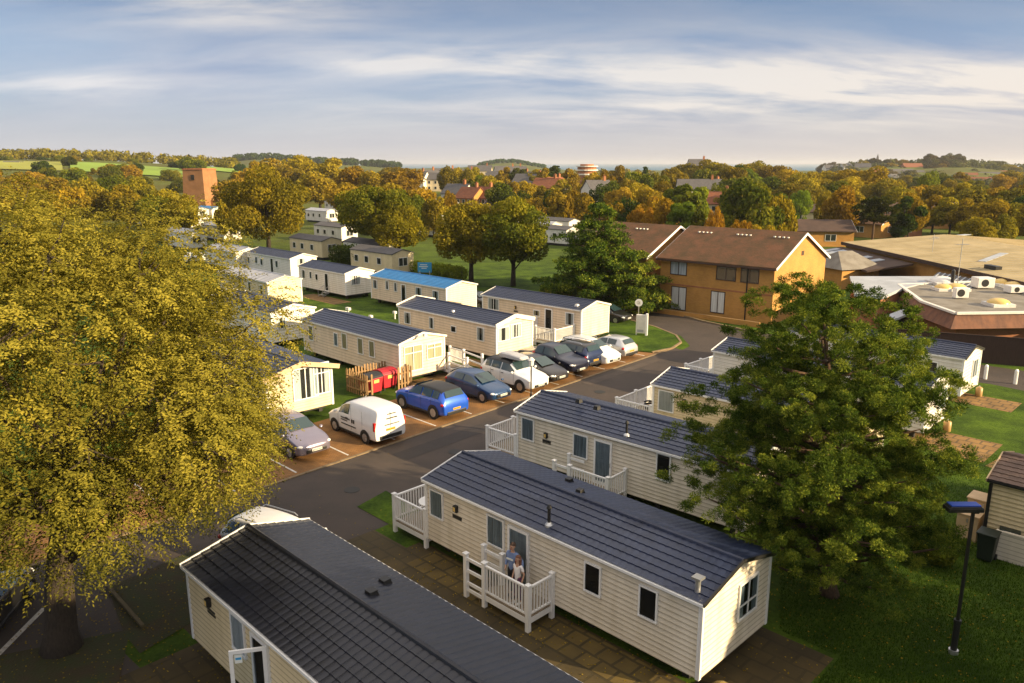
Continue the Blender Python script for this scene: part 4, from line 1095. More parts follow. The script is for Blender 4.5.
big_bin('red wheeled bin with black lid at the front of the timber store', c0 + ex * -.45 + ey * -.85, yaw_b + .1, M['black'])

# ------------------------------------------------------------------ signs, lamps, posts
p = at(641, 336); t = thing('park_sign', 'white box sign standing on the green verge', 'sign', p, R(-20))
b = MB(); b.lohi((-.42, -.14, .25), (.34, .14, 1.75)); b.build('sign_panel', M['offwhite'], t, bevel=.02)
b = MB(); b.lohi((.342, -.17, 0), (.50, .17, 1.85)); b.build('side_post', M['white'], t)
b = MB(); b.lohi((-.42, -.08, 0), (-.34, .08, .248)); b.build('foot', M['white'], t)
b = MB(); b.lohi((-.30, -.146, .35), (.20, -.141, .55)); b.build('lower_panel', M['metal_roof'], t)
p = at(638, 332); p = at(638, 327)
t = thing('road_sign', 'round white speed sign on a grey post behind the box sign', 'sign', p, R(-15))
b = MB(); b.tube([(0, 0, 0), (0, 0, 2.35)], .035, n=8); b.build('post', M['steel'], t)
b = MB(); b.tube([(0, -.05, 2.1), (0, -.035, 2.1)], .32, n=24); d_ = b.build('disc', M['white'], t)
b = MB(); b.add([(.20 * math.cos(a) , -.053, 2.1 + .20 * math.sin(a)) for a in np.linspace(0, 2 * math.pi, 20)[:-1]], [tuple(range(19))[::-1]])
b.build('disc_face', M['offwhite'], d_)
b = MB()
for z in (2.03, 2.17): b.lohi((-.09, -.058, z - .012), (.0, -.055, z + .012))
b.lohi((.03, -.058, 2.02), (.06, -.055, 2.18)); b.build('disc_digits', M['black'], d_)
p = at(425, 279); t = thing('blue_sign', 'blue notice board on two posts beyond the blue roofed caravan', 'sign', p, R(-8))
for x in (-.6, .6):
    b = MB(); b.lohi((x - .05, -.05, 0), (x + .05, .05, 1.0)); b.build('post', M['steel'], t)
b = MB(); b.lohi((-.85, -.04, .8), (.85, .04, 2.0)); bo = b.build('board', M['sign_blue'], t)
b = MB()
for z, w_ in ((1.72, .55), (1.5, .68), (1.3, .4)): b.lohi((-w_, -.046, z - .045), (w_ * .6, -.042, z + .045))
b.build('board_lettering', M['print_white'], bo)

p = at(531, 404); t = thing('lamp_post', 'slim black lamp post with white lantern by the road', 'street lamp', p, 0)
b = MB(); b.tube([(0, 0, 0), (0, 0, .6)], .07, n=10); b.tube([(0, 0, .6), (0, 0, 2.3)], .04, n=8); b.build('pole', M['black'], t)
b = MB(); b.tube([(0, 0, 2.3), (0, 0, 2.62)], [.13, .17], n=10); b.build('lantern', M['lamp_white'], t)
b = MB(); b.tube([(0, 0, 2.62), (0, 0, 2.78)], [.22, .05], n=10); b.build('lantern_cap', M['offwhite'], t)

p = at(953, 653); t = thing('lamp_post', 'tall black lamp post with blue topped head on the dark lawn', 'street lamp', p, 0)
b = MB(); b.tube([(0, 0, 0), (0, 0, .12)], .13, n=12); b.build('base_plate', M['steel'], t)
b = MB(); b.tube([(0, 0, .12), (0, 0, 1.0)], .085, n=12); b.tube([(0, 0, 1.0), (0, 0, 4.35)], .05, n=10); b.tube([(0, 0, .95), (0, 0, 1.06)], .1, n=12); b.build('pole', M['black'], t)
b = MB(); b.box((-.28, 0, 4.42), (.95, .34, .12)); b.box((.05, 0, 4.34), (.16, .16, .1)); b.box((-.28, 0, 4.50), (.9, .32, .05), taper=.9)
hd = b.build('lamp_head', M['black'], t, bevel=.015)
b = MB(); b.box((-.28, 0, 4.54), (.80, .28, .04)); b.build('head_cover', mat('royal_blue_plastic', (.01, .06, .42), .35), hd, bevel=.015)
b = MB(); b.box((-.28, 0, 4.352), (.7, .24, .02)); b.build('lens', M['lamp_white'], hd)

for (px, py, l) in ((694, 427, ''),):
    pass
for (px, py, l) in ((985, 379, 'left one of two white bollards before the dark fence'), (1015, 384, 'right one of two white bollards before the dark fence')):
    t = tag((lambda b: (b.tube([(0, 0, 0), (0, 0, .85), (0, 0, .95)], [.11, .11, .06], n=12), b.build('bollard', M['white']))[1])(MB()), l, 'bollard', 'white bollards')
    t.location = at(px, py)
# service posts, gas bottles and small clutter between the caravans
def post_box(name, label, cat, px, py, h, w_, mm):
    b = MB(); b.lohi((-.05, -.05, 0), (.05, .05, h)); b.box((0, 0, h), (w_, .25, .22)); o = b.build(name, M[mm], bevel=.01)
    o.location = at(px, py); o.rotation_euler = (0, 0, yaw_b); tag(o, label, cat)
post_box('service_post', 'grey service post on the grass between pink and blue roofed caravans', 'post', 349, 326, 1.5, .5, 'offwhite')
post_box('service_post', 'pale stub post on the grass beside the peach caravan', 'post', 371, 322, .5, .35, 'offwhite')
post_box('service_post', 'low pale post by the peach caravan corner', 'post', 395, 319, .6, .3, 'offwhite')
def gas(label, p, g='gas bottles'):
    t = thing('gas_bottle', label, 'gas bottle', p, 0, g); t.scale = (1, 1, .6)
    b = MB(); b.tube([(0, 0, 0), (0, 0, .06), (0, 0, .85), (0, 0, .97), (0, 0, 1.0)], [.17, .19, .19, .11, .05], n=14); b.build('cylinder_shell', mat('orange_gas_paint', (.42, .26, .10), .45) if 'gas_m' not in M else M['gas_m'], t, smooth=True)
    b = MB(); b.tube([(0, 0, 1.0), (0, 0, 1.1)], .035, n=8); b.build('valve', M['steel'], t)
t = thing('stone', 'yellowish rounded stone by the near corner of the main caravan', 'stone', B.w(B.lx + .35, -B.ly + .55), .4)
b = MB(); b.ball((0, 0, -.02), (.34, .26, .26), 9, half=True); b.v = [(x * (1 + .12 * math.sin(7 * y + 3 * z)), y * (1 + .1 * math.cos(9 * x)), z) for x, y, z in b.v]; b.build('rock', mat('yellow_lichen_stone', (.30, .22, .07), .95, var=.5, scale=5, bump=.5), t, smooth=True)
gas('tan gas bottle by the end wall of the white caravan nearest the lawn', G_.w(G_.lx + .4, .9))
gas('tan gas bottle by the end wall of the white caravan beside the dark fence', F_.w(F_.lx + .4, .7))
def cabinet(label, px, py, s, rz, mm='beigebox'):
    t = thing('storage_box', label, 'storage box', at(px, py), rz, 'storage boxes by the right hand caravan')
    b = MB(); b.lohi((-s[0] / 2, -s[1] / 2, 0), (s[0] / 2, s[1] / 2, s[2])); b.build('carcass', M[mm], t)
    b = MB(); b.lohi((-s[0] / 2 - .04, -s[1] / 2 - .04, s[2] + .001), (s[0] / 2 + .04, s[1] / 2 + .04, s[2] + .05)); b.build('lid', M[mm], t, bevel=.01)
    b = MB(); b.lohi((-.02, -s[1] / 2 - .03, s[2] - .25), (.02, -s[1] / 2 - .002, s[2] - .10)); b.build('hasp', M['steel'], t)
cabinet('tall pale beige storage box against the caravan at the right edge', 982, 532, (1.05, .8, 1.35), yaw_b + math.pi / 2 * 0)
cabinet('small beige storage box behind the black lamp post', 967, 537, (.7, .6, .95), yaw_b)
t = thing('white_tub', 'white plastic tub on the tall beige storage box', 'tub', at(981, 500, 1.4), yaw_b); t.location = tuple(at(982, 532) + Vector((.30, -.35, 1.41)) )
b = MB(); b.tube([(0, 0, 0), (0, 0, .34)], [.17, .22], n=14); b.build('bucket', M['white'], t)
b = MB(); b.tube([(0, 0, .341), (0, 0, .37)], .24, n=14); b.build('lid', M['offwhite'], t)
def wheelie(label, p, rz):
    t = thing('wheelie_bin', label, 'bin', p, rz, 'dark bins by the right hand caravan')
    b = MB(); b.box((0, 0, .55), (.58, .6, .95)); b.v = [(x * (1 if z > .5 else .78), y * (1 if z > .5 else .8), z) for x, y, z in b.v]; b.build('bin_body', M['greenbin'], t, bevel=.03)
    b = MB(); b.box((0, -.02, 1.06), (.64, .68, .07)); b.build('lid', M['greenbin'], t, bevel=.03)
    for x in (-.25, .25):
        b = MB(); b.tube([(x - .03, .25, .11), (x + .03, .25, .11)], .11, n=12); b.build('wheel', M['rubber'], t)
wheelie('dark green wheelie bin in front of the cream caravan at the right edge', at(985, 560), yaw_b)
wheelie('dark green wheelie bin with its back to the caravan wall at the right edge', at(1006, 556), yaw_b + .2)
b = MB(); b.lohi((-.9, -.04, 0), (.9, .04, 1.0)); b.lohi((-.9, -.06, 1.0), (.9, .06, 1.06)); o = b.build('low_wall', M['clad']); o.location = at(1022, 566); o.rotation_euler = (0, 0, yaw_b); tag(o, 'low cream walling at the right edge beside the dark bins', 'wall')

# ------------------------------------------------------------------ people
def skin_mesh(name, pts, edges, mat_, parent, sub=2, root=0):
    me = bpy.data.meshes.new(name); me.from_pydata([p[0] for p in pts], edges, []); me.update()
    o = bpy.data.objects.new(name, me); COL.objects.link(o)
    md = o.modifiers.new('skin', 'SKIN'); md.use_smooth_shade = True
    if not me.skin_vertices: raise RuntimeError('no skin layer')
    sv = me.skin_vertices[0].data
    for i, p in enumerate(pts):
        r = p[1]; sv[i].radius = (r, r) if not hasattr(r, '__len__') else r
        sv[i].use_root = (i == root)
    s2 = o.modifiers.new('sub', 'SUBSURF'); s2.levels = sub; s2.render_levels = sub
    bpy.context.view_layer.update()
    dg = bpy.context.evaluated_depsgraph_get()
    nm = bpy.data.meshes.new_from_object(o.evaluated_get(dg)); nm.name = name
    o.modifiers.clear(); o.data = nm; nm.materials.clear(); nm.materials.append(mat_)
    nm.polygons.foreach_set('use_smooth', [True] * len(nm.polygons))
    o.parent = parent
    return o

def person(label, loc, rz, h, top, bottom, hair, long_hair, arm_l, arm_r, sleeve, print_=None, slim=1.0, shoes='black', head_turn=0.0):
    """faces local -y. arm_*: (elbow, wrist) offsets in 1.75 m units"""
    k = h / 1.75
    t = thing('person', label, 'person', loc, rz, 'couple on the landing')
    def S(p): return (p[0] * k, p[1] * k, p[2] * k)
    pts = []; ed = []
    def add(p, r, parent=None):
        pts.append((S(p), r * k if not hasattr(r, '__len__') else (r[0] * k, r[1] * k))); i = len(pts) - 1
        if parent is not None: ed.append((parent, i))
        return i
    pel = add((0, 0, .95), .105 * slim); be = add((0, 0, 1.10), .10 * slim, pel); ch = add((0, .01, 1.30), .115 * slim, be); nb = add((0, .0, 1.44), .062, ch)
    nk = add((0, -.01, 1.52), .048, nb); h1 = add((0, -.025, 1.60), .070, nk); h2 = add((0, -.02, 1.68), .078, h1); h3 = add((0, -.015, 1.735), .045, h2)
    hands = []
    for sx, (el, wr) in ((-1, arm_r), (1, arm_l)):
        sh = add((sx * .165 * slim, .0, 1.41), .052 * slim, ch); e = add(el, .038 * slim, sh); w_ = add(wr, .026, e)
        d = (Vector(wr) - Vector(el)).normalized()
        side = d.cross(Vector((1, 0, 0))).normalized() if abs(d.x) < .9 else d.cross(Vector((0, 0, 1))).normalized()
        pm_ = Vector(wr) + d * .07; pl = add(tuple(pm_), (.030, .018), w_)
        for q in range(4):
            o_ = side * (-.027 + .018 * q); f1 = add(tuple(pm_ + o_ + d * .035), .0085, pl); f2 = add(tuple(pm_ + o_ * 1.05 + d * (.068 + .01 * (q in (1, 2))) + Vector((0, -.012, 0))), .0075, f1)
        t1 = add(tuple(Vector(wr) + d * .035 - side * .042), .009, w_); t2 = add(tuple(Vector(wr) + d * .075 - side * .055), .008, t1)
    for sx in (-1, 1):
        hp = add((sx * .085 * slim, 0, .88), .085 * slim, pel); kn = add((sx * .09, -.015, .49), .055 * slim, hp); an = add((sx * .09, .02, .09), .038, kn); to = add((sx * .10, -.13, .035), .032, an)
    skin_mesh('body', pts, ed, M['skin'], t)
    # clothes follow the same bones a little wider
    g = 1.22
    def cloth(name, chain, mm, root=0):
        p2 = [(S(p), (r * k)) for p, r, _ in chain]; e2 = [(pr, i) for i, (_, _, pr) in enumerate(chain) if pr is not None]
        return skin_mesh(name, p2, e2, M[mm], t, root=root)
    lowz = .82 if not long_hair else .84
    ch_ = [((0, .0, lowz), .138 * slim, None), ((0, 0, 1.08), .128 * slim, 0), ((0, .01, 1.30), .142 * slim, 1), ((0, .0, 1.455), .075, 2)]
    for sx, (el, wr) in ((-1, arm_r), (1, arm_l)):
        i0 = len(ch_); ch_.append(((sx * .175 * slim, .0, 1.40), .068 * slim, 2))
        if sleeve == 'long': ch_ += [(el, .055 * slim, i0), (tuple(Vector(el).lerp(Vector(wr), .95)), .040, i0 + 1)]
        else: ch_ += [(tuple(Vector((sx * .175 * slim, 0, 1.40)).lerp(Vector(el), .75)), .056 * slim, i0)]
    tp = cloth('hoodie' if sleeve == 'long' else 'tee_shirt', ch_, top)
    leg_ = [((0, .0, 1.06), .126 * slim, None), ((0, .0, .94), .132 * slim, 0)]
    for sx in (-1, 1):
        i0 = len(leg_); leg_ += [((sx * .085 * slim, 0, .86), .100 * slim, 1), ((sx * .09, -.015, .49), .070 * slim, i0), ((sx * .09, .02, .12), .052, i0 + 1)]
    cloth('trousers', leg_, bottom)
    for sx in (-1, 1):
        b = MB(); b.ball(S((sx * .098, -.06, .045)), (.052 * k, .14 * k, .05 * k), 10); b.build('shoe', M[shoes], t, smooth=True)
    # hair, face
    b = MB(); b.ball(S((0, .012, 1.672)), (.092 * k, .098 * k, .098 * k), 14, half=False)
    b.v = [(x, y, z) for x, y, z in b.v]; keep = []
    cz = 1.672 * k
    for f in b.f:
        c = sum((Vector(b.v[i]) for i in f), Vector()) / len(f)
        if c.z > cz + (.028 * k if c.y < -.035 * k else (-.06 * k if not long_hair else -.1 * k)): keep.append(f)
    b.f = keep; b.m = [0] * len(keep); hr = b.build('hair', M[hair], t, smooth=True)
    if long_hair:
        b = MB()
        for sx in (-1, 1):
            b.tube([S((sx * .070, .02, 1.68)), S((sx * .092, .025, 1.58)), S((sx * .095, .01, 1.47)), S((sx * .085, -.03, 1.36))], [.035 * k, .042 * k, .045 * k, .02 * k], n=8)
        b.tube([S((0, .07, 1.68)), S((0, .085, 1.55)), S((0, .09, 1.40))], [.06 * k, .075 * k, .05 * k], n=8); b.build('hair_lengths', M[hair], hr, smooth=True)
    for sx in (-1, 1):
        b = MB(); b.ball(S((sx * .030, -.098, 1.655)), (.012 * k, .008 * k, .008 * k), 8); b.build('eye', M['black'], t, smooth=True)
        b = MB(); b.ball(S((sx * .083, -.01, 1.645)), (.014 * k, .022 * k, .032 * k), 8); b.build('ear', M['skin'], t, smooth=True)
    b = MB(); b.ball(S((0, -.108, 1.627)), (.013 * k, .018 * k, .022 * k), 8); b.build('nose', M['skin'], t, smooth=True)
    b = MB(); b.ball(S((0, -.094, 1.588)), (.026 * k, .010 * k, .007 * k), 8); b.build('mouth', M['lamp_red'], t, smooth=True)
    if print_:
        b = MB(); 
        for q in range(6): b.box(S((-.105 + q * .042, -.150, 1.285)), (.032 * k, .012 * k, .06 * k))
        b.build('chest_lettering', M['print_white'], tp)
    return t
pm_ = B.hit(519.5, 548).x
x0_, x1_, yl_ = DECKX
pl = B.w(pm_ + .02, -B.ly - .52, .47)
mp_ = Vector(at(519, 583, .47)); 
man = person('man in a blue hoodie and black jeans with his arm round the woman', B.w(pm_ + .32, -B.ly - .62, .47), B.rz + R(8), 1.80, 'hoodie', 'jeans_dark', 'hair_dark', False,
       ((.33, .03, 1.22), (.42, -.10, 1.10)), ((-.28, .10, 1.15), (-.20, -.08, .98)), 'long', print_=True)
woman = person('woman with long brown hair in a white tee and plum leggings leaning on the man', B.w(pm_ + .70, -B.ly - .78, .47), B.rz + R(2), 1.58, 'tee_white', 'leggings', 'hair_brown', True,
       ((.26, .02, 1.14), (.24, -.06, .92)), ((-.20, .04, 1.14), (-.16, -.10, .95)), 'short', slim=.86, shoes='white')
# ------------------------------------------------------------------ buildings
def win_box(parent, P, u, z, w, h, frame='offwhite', pane='pane_dark', mull=1, curtain=None, d=.05):
    """P(u, z, out) gives a local point on a wall"""
    b = MB(); fw = .07
    def rect(u0, u1, z0, z1, d0=-.0, d1=d): b.lohi(P(u0, z0, d0), P(u1, z1, d1))
    rect(u - w / 2, u + w / 2, z - h / 2, z - h / 2 + fw); rect(u - w / 2, u + w / 2, z + h / 2 - fw, z + h / 2)
    for q in (-1, 1): rect(u + q * (w / 2 - fw / 2) - fw / 2, u + q * (w / 2 - fw / 2) + fw / 2, z - h / 2 + fw, z + h / 2 - fw)
    for i in range(mull):
        c = u - w / 2 + w * (i + 1) / (mull + 1); rect(c - fw / 2, c + fw / 2, z - h / 2 + fw, z + h / 2 - fw, 0, d - .004)
    f = b.build('window', M[frame], parent)
    b = MB(); q = [P(u - w / 2 + fw, z - h / 2 + fw, d * .5), P(u + w / 2 - fw, z - h / 2 + fw, d * .5), P(u + w / 2 - fw, z + h / 2 - fw, d * .5), P(u - w / 2 + fw, z + h / 2 - fw, d * .5)]
    b.add(q, [(0, 1, 2, 3)]); b.build('pane', M[curtain or pane], f)
    return f

class House:
    """gabled house; local +x along the ridge, -y the front; origin at the middle of the ground plan"""
    def __init__(s, name, label, cat, corner, ref, L, Wd, eave, rise, yaw, wall, roof, over=.35, barge='white', group=None, fascia='brownroof'):
        s.L, s.W, s.e = L, Wd, eave; s.rz = R(yaw)
        dx = Vector((math.cos(s.rz), math.sin(s.rz), 0)); dy = Vector((-dx.y, dx.x, 0)); s.dx, s.dy = dx, dy
        c = {'FL': (1, 1), 'NR': (-1, 1), 'C': (0, 0)}[ref]
        o = Vector((corner.x, corner.y, 0)) + dx * (c[0] * L / 2) + dy * (c[1] * Wd / 2); o.z = getattr(corner, 'gz', 0) if False else 0
        s.o = o; s.t = thing(name, label, cat, o, s.rz, group)
        lx, ly = L / 2, Wd / 2; s.lx, s.ly = lx, ly
        b = MB(); prof = [(-ly, -.5), (ly, -.5), (ly, eave), (0, eave + rise - .04), (-ly, eave)]
        vs = [(-lx, y, z) for y, z in prof] + [(lx, y, z) for y, z in prof]
        b.add(vs, [tuple(range(4, -1, -1)), tuple(range(5, 10))] + [(i, (i + 1) % 5, 5 + (i + 1) % 5, 5 + i) for i in range(5)])
        s.wall = b.build('wall', M[wall], s.t)
        k = rise / ly; b = MB(); th = .16
        sec = [(-(ly + over), eave - k * over), (0, eave + rise), (ly + over, eave - k * over), (ly + over, eave - k * over + th), (0, eave + rise + th), (-(ly + over), eave - k * over + th)]
        xo = lx + over * .8
        vs = [(-xo, y, z + .02) for y, z in sec] + [(xo, y, z + .02) for y, z in sec]
        b.add(vs, [(0, 1, 4, 5), (1, 2, 3, 4), (11, 10, 7, 6), (10, 9, 8, 7)] + [(i + 6, (i + 1) % 6 + 6, (i + 1) % 6, i) for i in range(6)])
        s.roof = b.build('roof', M[roof], s.t)
        s.top = eave + rise + th; s.k = k; s.over = over; s.xo = xo
        if barge:
            for sx in (-1, 1):
                for sy in (-1, 1):
                    b = MB(); b.bar((sx * (xo + .02), 0, eave + rise + .05), (sx * (xo + .02), sy * (ly + over), eave - k * over + .05), .05, .20); b.build('barge_board', M[barge], s.t)
    def F(s, u, z, d=0): return Vector((u, -s.ly - d, z))
    def E(s, u, z, d=0): return Vector((s.lx + d, u, z))
    def win(s, u, z, w=1.2, h=1.1, face='F', **k): return win_box(s.t, s.F if face == 'F' else s.E, u, z, w, h, **k)
    def chimney(s, x, h=1.1, m='brick_red', w=.7):
        b = MB(); b.lohi((x - w / 2, -w / 2, s.top - .7), (x + w / 2, w / 2, s.top + h)); b.lohi((x - w / 2 - .05, -w / 2 - .05, s.top + h), (x + w / 2 + .05, w / 2 + .05, s.top + h + .12))
        for q in (-.16, .16): b.tube([(x + q, 0, s.top + h + .12), (x + q, 0, s.top + h + .45)], .09, n=8)
        b.build('chimney', M[m], s.roof)

fl = at(661, 257.5, 4.9); fr = at(775, 268, 4.9)
yawF = math.degrees(math.atan2(fr.y - fl.y, fr.x - fl.x))
LF = (Vector((fr.x, fr.y)) - Vector((fl.x, fl.y))).length
def dress_flats(h, full=1):
    lx, ly = h.lx, h.ly
    h.win(-lx + 1.95, 4.05, 1.75, 1.25, frame='brownroof', pane='curtain')
    if full: h.win(1.15, 4.0, 1.9, 1.25, frame='brownroof')
    h.win(-lx + 2.1, 1.25, 1.6, 2.2, frame='brownroof', pane='curtain_white')
    if full: h.win(.5, 1.35, 1.4, 2.0, frame='brownroof', pane='curtain_white'); h.win(lx - 2.2, 4.0, 1.7, 1.25, frame='brownroof')
    b = MB(); b.lohi((-lx + .05, -ly - .025, 2.45), (lx - .05, -ly - .002, 2.58)); b.build('brick_band', M['brick_red'], h.t)
    for u in (3.2,):
        b = MB(); b.tube([(u, -ly - .06, 0), (u, -ly - .06, h.e - .2)], .055, n=8); b.build('downpipe', M['black'], h.t)
    b = MB(); b.lohi((-h.xo, -ly - h.over - .10, h.e - h.k * h.over - .05), (h.xo, -ly - h.over - .002, h.e - h.k * h.over + .10)); b.build('gutter', M['brownroof'], h.t)
    b = MB(); b.lohi((lx + .0, -.25, h.e + .6), (lx + .03, .25, h.e + 1.0)); b.build('gable_vent', M['brownroof'], h.t)
    # pigeons-white ridge-side vents in threes
    for x0 in ((-4.2, -.2, 3.4) if full else (0,)):
        for q in range(4):
            b = MB(); y = -1.15; z = h.e + (h.ly - abs(y)) * h.k + .17
            b.box((x0 + q * .42, y, z + .05), (.16, .22, .10)); b.build('roof_vent', M['offwhite'], h.roof)
flats = House('brick_flats', 'two storey golden brick flats with brown tiled roof, lit gable towards the pine', 'building', Vector((fl.x, fl.y, 0)), 'FL', LF, 11.2, 4.9, 2.5, yawF, 'brick', 'rooftile_rust')
dress_flats(flats)
cn = at(646, 257, 4.9)
flats2 = House('brick_flats', 'golden brick flats mostly hidden behind the cedar, left of the lit gable', 'building', Vector((cn.x, cn.y, 0)), 'NR', 8.2, 11.2, 4.9, 2.5, yawF, 'brick', 'rooftile_rust')
dress_flats(flats2, 0)
b = MB(); b.lohi((-flats.lx, -flats.ly - 2.0, 0), (flats.lx - .1, -flats.ly - 1.85, .45)); o = b.build('garden_wall', M['brick']); o.location = flats.o; o.rotation_euler = (0, 0, flats.rz); tag(o, 'knee high brick wall in front of the golden brick flats', 'wall')

# bungalows to the right of the flats
def bung(label, px, py, L, Wd, yaw, eave=2.6, rise=1.5, wall='brick', roof='brownroof', wins=((-1.5, 1.5),), ewins=(), chim=None, name='bungalow', cat='bungalow', ref='NR', barge='white', group='houses beyond the flats'):
    p = at(px, py); h = House(name, label, cat, p, ref, L, Wd, eave, rise, yaw, wall, roof, over=.4, barge=barge, group=group)
    for (u, w_) in wins: h.win(u, eave * .57, w_, 1.15)
    for (u, w_) in ewins: h.win(u, eave * .57, w_, 1.15, face='E')
    if chim is not None: h.chimney(chim)
    return h
bung('golden brick bungalow with dark roof just right of the lit gable', 853, 247, 13, 7.5, -8, wins=((-1.6, 1.8), (2.8, 1.8)), ewins=((0, 1.6),), chim=-4)
bung('brick bungalow with a white bargeboard gable before the round gold tree', 880, 238.5, 8, 7, -50, roof='rooftile_rust', wins=((0, 1.6),), ewins=((0, 1.4),))
bung('orange brick bungalow end with white bargeboards by the hall roof corner', 902, 238, 9, 7.0, -55, wall='brick_red', wins=((0, 1.6),), ewins=((-1, 1.2),))
bung('dark brown roofed house behind the hall roof', 972, 229, 17, 8.5, -6, eave=3, rise=2.2, roof='brownroof', wins=((-4, 1.6), (2, 1.6)))
bung('bungalow with pale gable behind the golden brick bungalow', 832, 224, 11, 7.5, -28, wall='render_cream', wins=((-2, 1.6),), ewins=((0, 1.5),))
bung('low brown roofed house left of the pale gabled bungalow', 806, 222, 10, 7, -8, wall='render_white', wins=((-2, 1.6), (2, 1.4)))
bung('brown roofed house tucked between trees beyond the bungalows', 812, 212, 12, 7, -6, wall='render_cream', wins=((-2, 1.6),))
bung('brown roofed house at the right edge beyond the hall', 1024, 232, 12, 8, -20, roof='brownroof', wins=((-2, 1.6),), wall='render_cream')

# big hall ------------------------------------------------------------
ZH = 3.6
Lc = at(842, 241.5, ZH); Fr = at(1024, 281.6, ZH); Fc = at(943, 227, ZH)
hx = (Fr - Lc); hx.z = 0; hx.normalize(); hy = Vector((-hx.y, hx.x, 0))
LH = (Fr - Lc).length + 16; WH = abs((Fc - Lc).dot(hy))
rzH = math.atan2(hx.y, hx.x)
hall = thing('sports_hall', 'large flat hall with tan felt roof behind the clubhouse', 'hall', (Lc.x, Lc.y, 0), rzH)
b = MB(); b.lohi((.4, .4, -.3), (LH - .4, WH - .4, ZH - .32)); b.build('wall', M['brick'], hall)
b = MB(); mid = WH * .5
n = 6; vs = []
for j, (y, z) in enumerate(((0, ZH - .05), (WH * .5, ZH + .9), (WH, ZH - .05))): vs += [(0, y, z), (LH, y, z)]
vs += [(0, 0, ZH - .3), (LH, 0, ZH - .3), (LH, WH, ZH - .3), (0, WH, ZH - .3)]
b.add(vs, [(0, 1, 3, 2), (2, 3, 5, 4), (6, 7, 1, 0), (7, 8, 5, 3, 1), (8, 9, 4, 5), (9, 6, 0, 2, 4), (9, 8, 7, 6)]); rf = b.build('roof', M['hallroof'], hall)
b = MB()
for k in range(int(LH / 1.1)):
    for sy in (0, 1):
        ya, yb = (0, WH * .5) if sy == 0 else (WH * .5, WH)
        za, zb_ = (ZH - .03, ZH + .92) if sy == 0 else (ZH + .92, ZH - .03)
        b.bar((k * 1.1 + .5, ya + .05, za), (k * 1.1 + .5, yb - .05, zb_), .07, .05)
b.build('roof_ribs', M['hallroof'], rf)
b = MB(); b.lohi((-.06, -.10, ZH - .42), (LH, -.004, ZH - .02)); b.build('fascia', M['brownroof'], hall)
def on_roof(px, py, z=ZH + .3):
    p = at(px, py, z) - Vector((Lc.x, Lc.y, 0)); return p.dot(hx), p.dot(hy)
for (pa, pb) in (((935, 241), (968, 236)), ((982, 261), (1004, 256))):
    u0 = on_roof(*pa); u1 = on_roof(*pb)
    def zr(y): return ZH - .05 + .95 * (1 - abs(y - WH / 2) / (WH / 2)) + .02
    b = MB(); a = Vector((u0[0], u0[1], zr(u0[1]))); c = Vector((u1[0], u1[1], zr(u1[1]))); b.bar(a, c, .8, .06); b.build('rooflight', M['paleroof'], rf)
u0 = on_roof(993, 267); b = MB(); b.lohi((u0[0] - .9, u0[1] - .3, ZH), (u0[0] + .9, u0[1] + .3, ZH + .45)); b.build('roof_vent', M['black'], rf)
# lean-to with rooflights along the hall front
lt = MB(); LL = 18
z0, z1, dp = 2.95, 2.2, 5.2
lt.add([(.2, -.11, z0), (LL, -.11, z0), (LL, -dp, z1), (.2, -dp, z1), (.2, -.11, z0 - .2), (LL, -.11, z0 - .2), (LL, -dp, z1 - .2), (.2, -dp, z1 - .2)], [(3, 2, 1, 0), (4, 5, 6, 7), (2, 3, 7, 6), (0, 4, 7, 3), (1, 2, 6, 5), (1, 5, 4, 0)])
lo = lt.build('lean_to_roof', M['brownroof'], hall)
for x in (1.2, 3.2, 6.2, 9.8, 12.6):
    b = MB(); a = .25
    f = lambda y: z0 + (z1 - z0) * ((-y - .11) / (dp - .11)) + .02
    b.add([(x, -1.2, f(-1.2)), (x + 1.3, -1.2, f(-1.2)), (x + 1.3, -4.4, f(-4.4)), (x, -4.4, f(-4.4)), (x, -1.2, f(-1.2) + .08), (x + 1.3, -1.2, f(-1.2) + .08), (x + 1.3, -4.4, f(-4.4) + .08), (x, -4.4, f(-4.4) + .08)], [(7, 6, 5, 4), (0, 4, 5, 1), (1, 5, 6, 2), (2, 6, 7, 3), (3, 7, 4, 0)]); b.build('rooflight', M['paleroof'], lo)
for k in range(5):
    x = .6 + k * 3.3
    b = MB(); b.lohi((x, -dp + .6, 0), (x + 1.7, -dp + .9, 2.1)); b.build('brick_pier', M['brick'], hall)
    if k < 4:
        b = MB(); b.lohi((x + 1.72, -dp + .75, 0), (x + 3.28, -dp + .8, 2.05)); b.build('glazed_bay', M['pane_dark'], hall)
# blue portico
b = MB(); b.lohi((3.6, -dp - 1.6, 2.25), (7.4, -dp - .05, 2.85)); b.build('portico_canopy', M['bluepaint'], hall)
for x in (3.7, 7.3):
    b = MB(); b.lohi((x - .12, -dp - 1.62, 0), (x + .12, -dp - 1.38, 3.4)); b.build('portico_column', M['paleroof'], hall)
for (px, py, hh) in ((957, 286, 4.2), (932, 262, 2.2)):
    t = thing('aerial_mast', 'tall thin aerial mast over the clubhouse roof' if hh > 4 else 'short aerial on the edge of the tan hall roof', 'aerial', at(px, py, 2.9) if hh > 4 else at(px, py - 8, ZH))
    b = MB(); b.tube([(0, 0, 0), (0, 0, hh)], .03, n=6); b.build('mast', M['steel'], t)
    b = MB(); 
    for q in range(5): b.bar((-.5 + q * .25, -.35, hh - .5), (-.5 + q * .25, .35, hh - .5), .02)
    b.bar((-.6, 0, hh - .5), (.6, 0, hh - .5), .025); b.build('aerial_array', M['steel'], t)

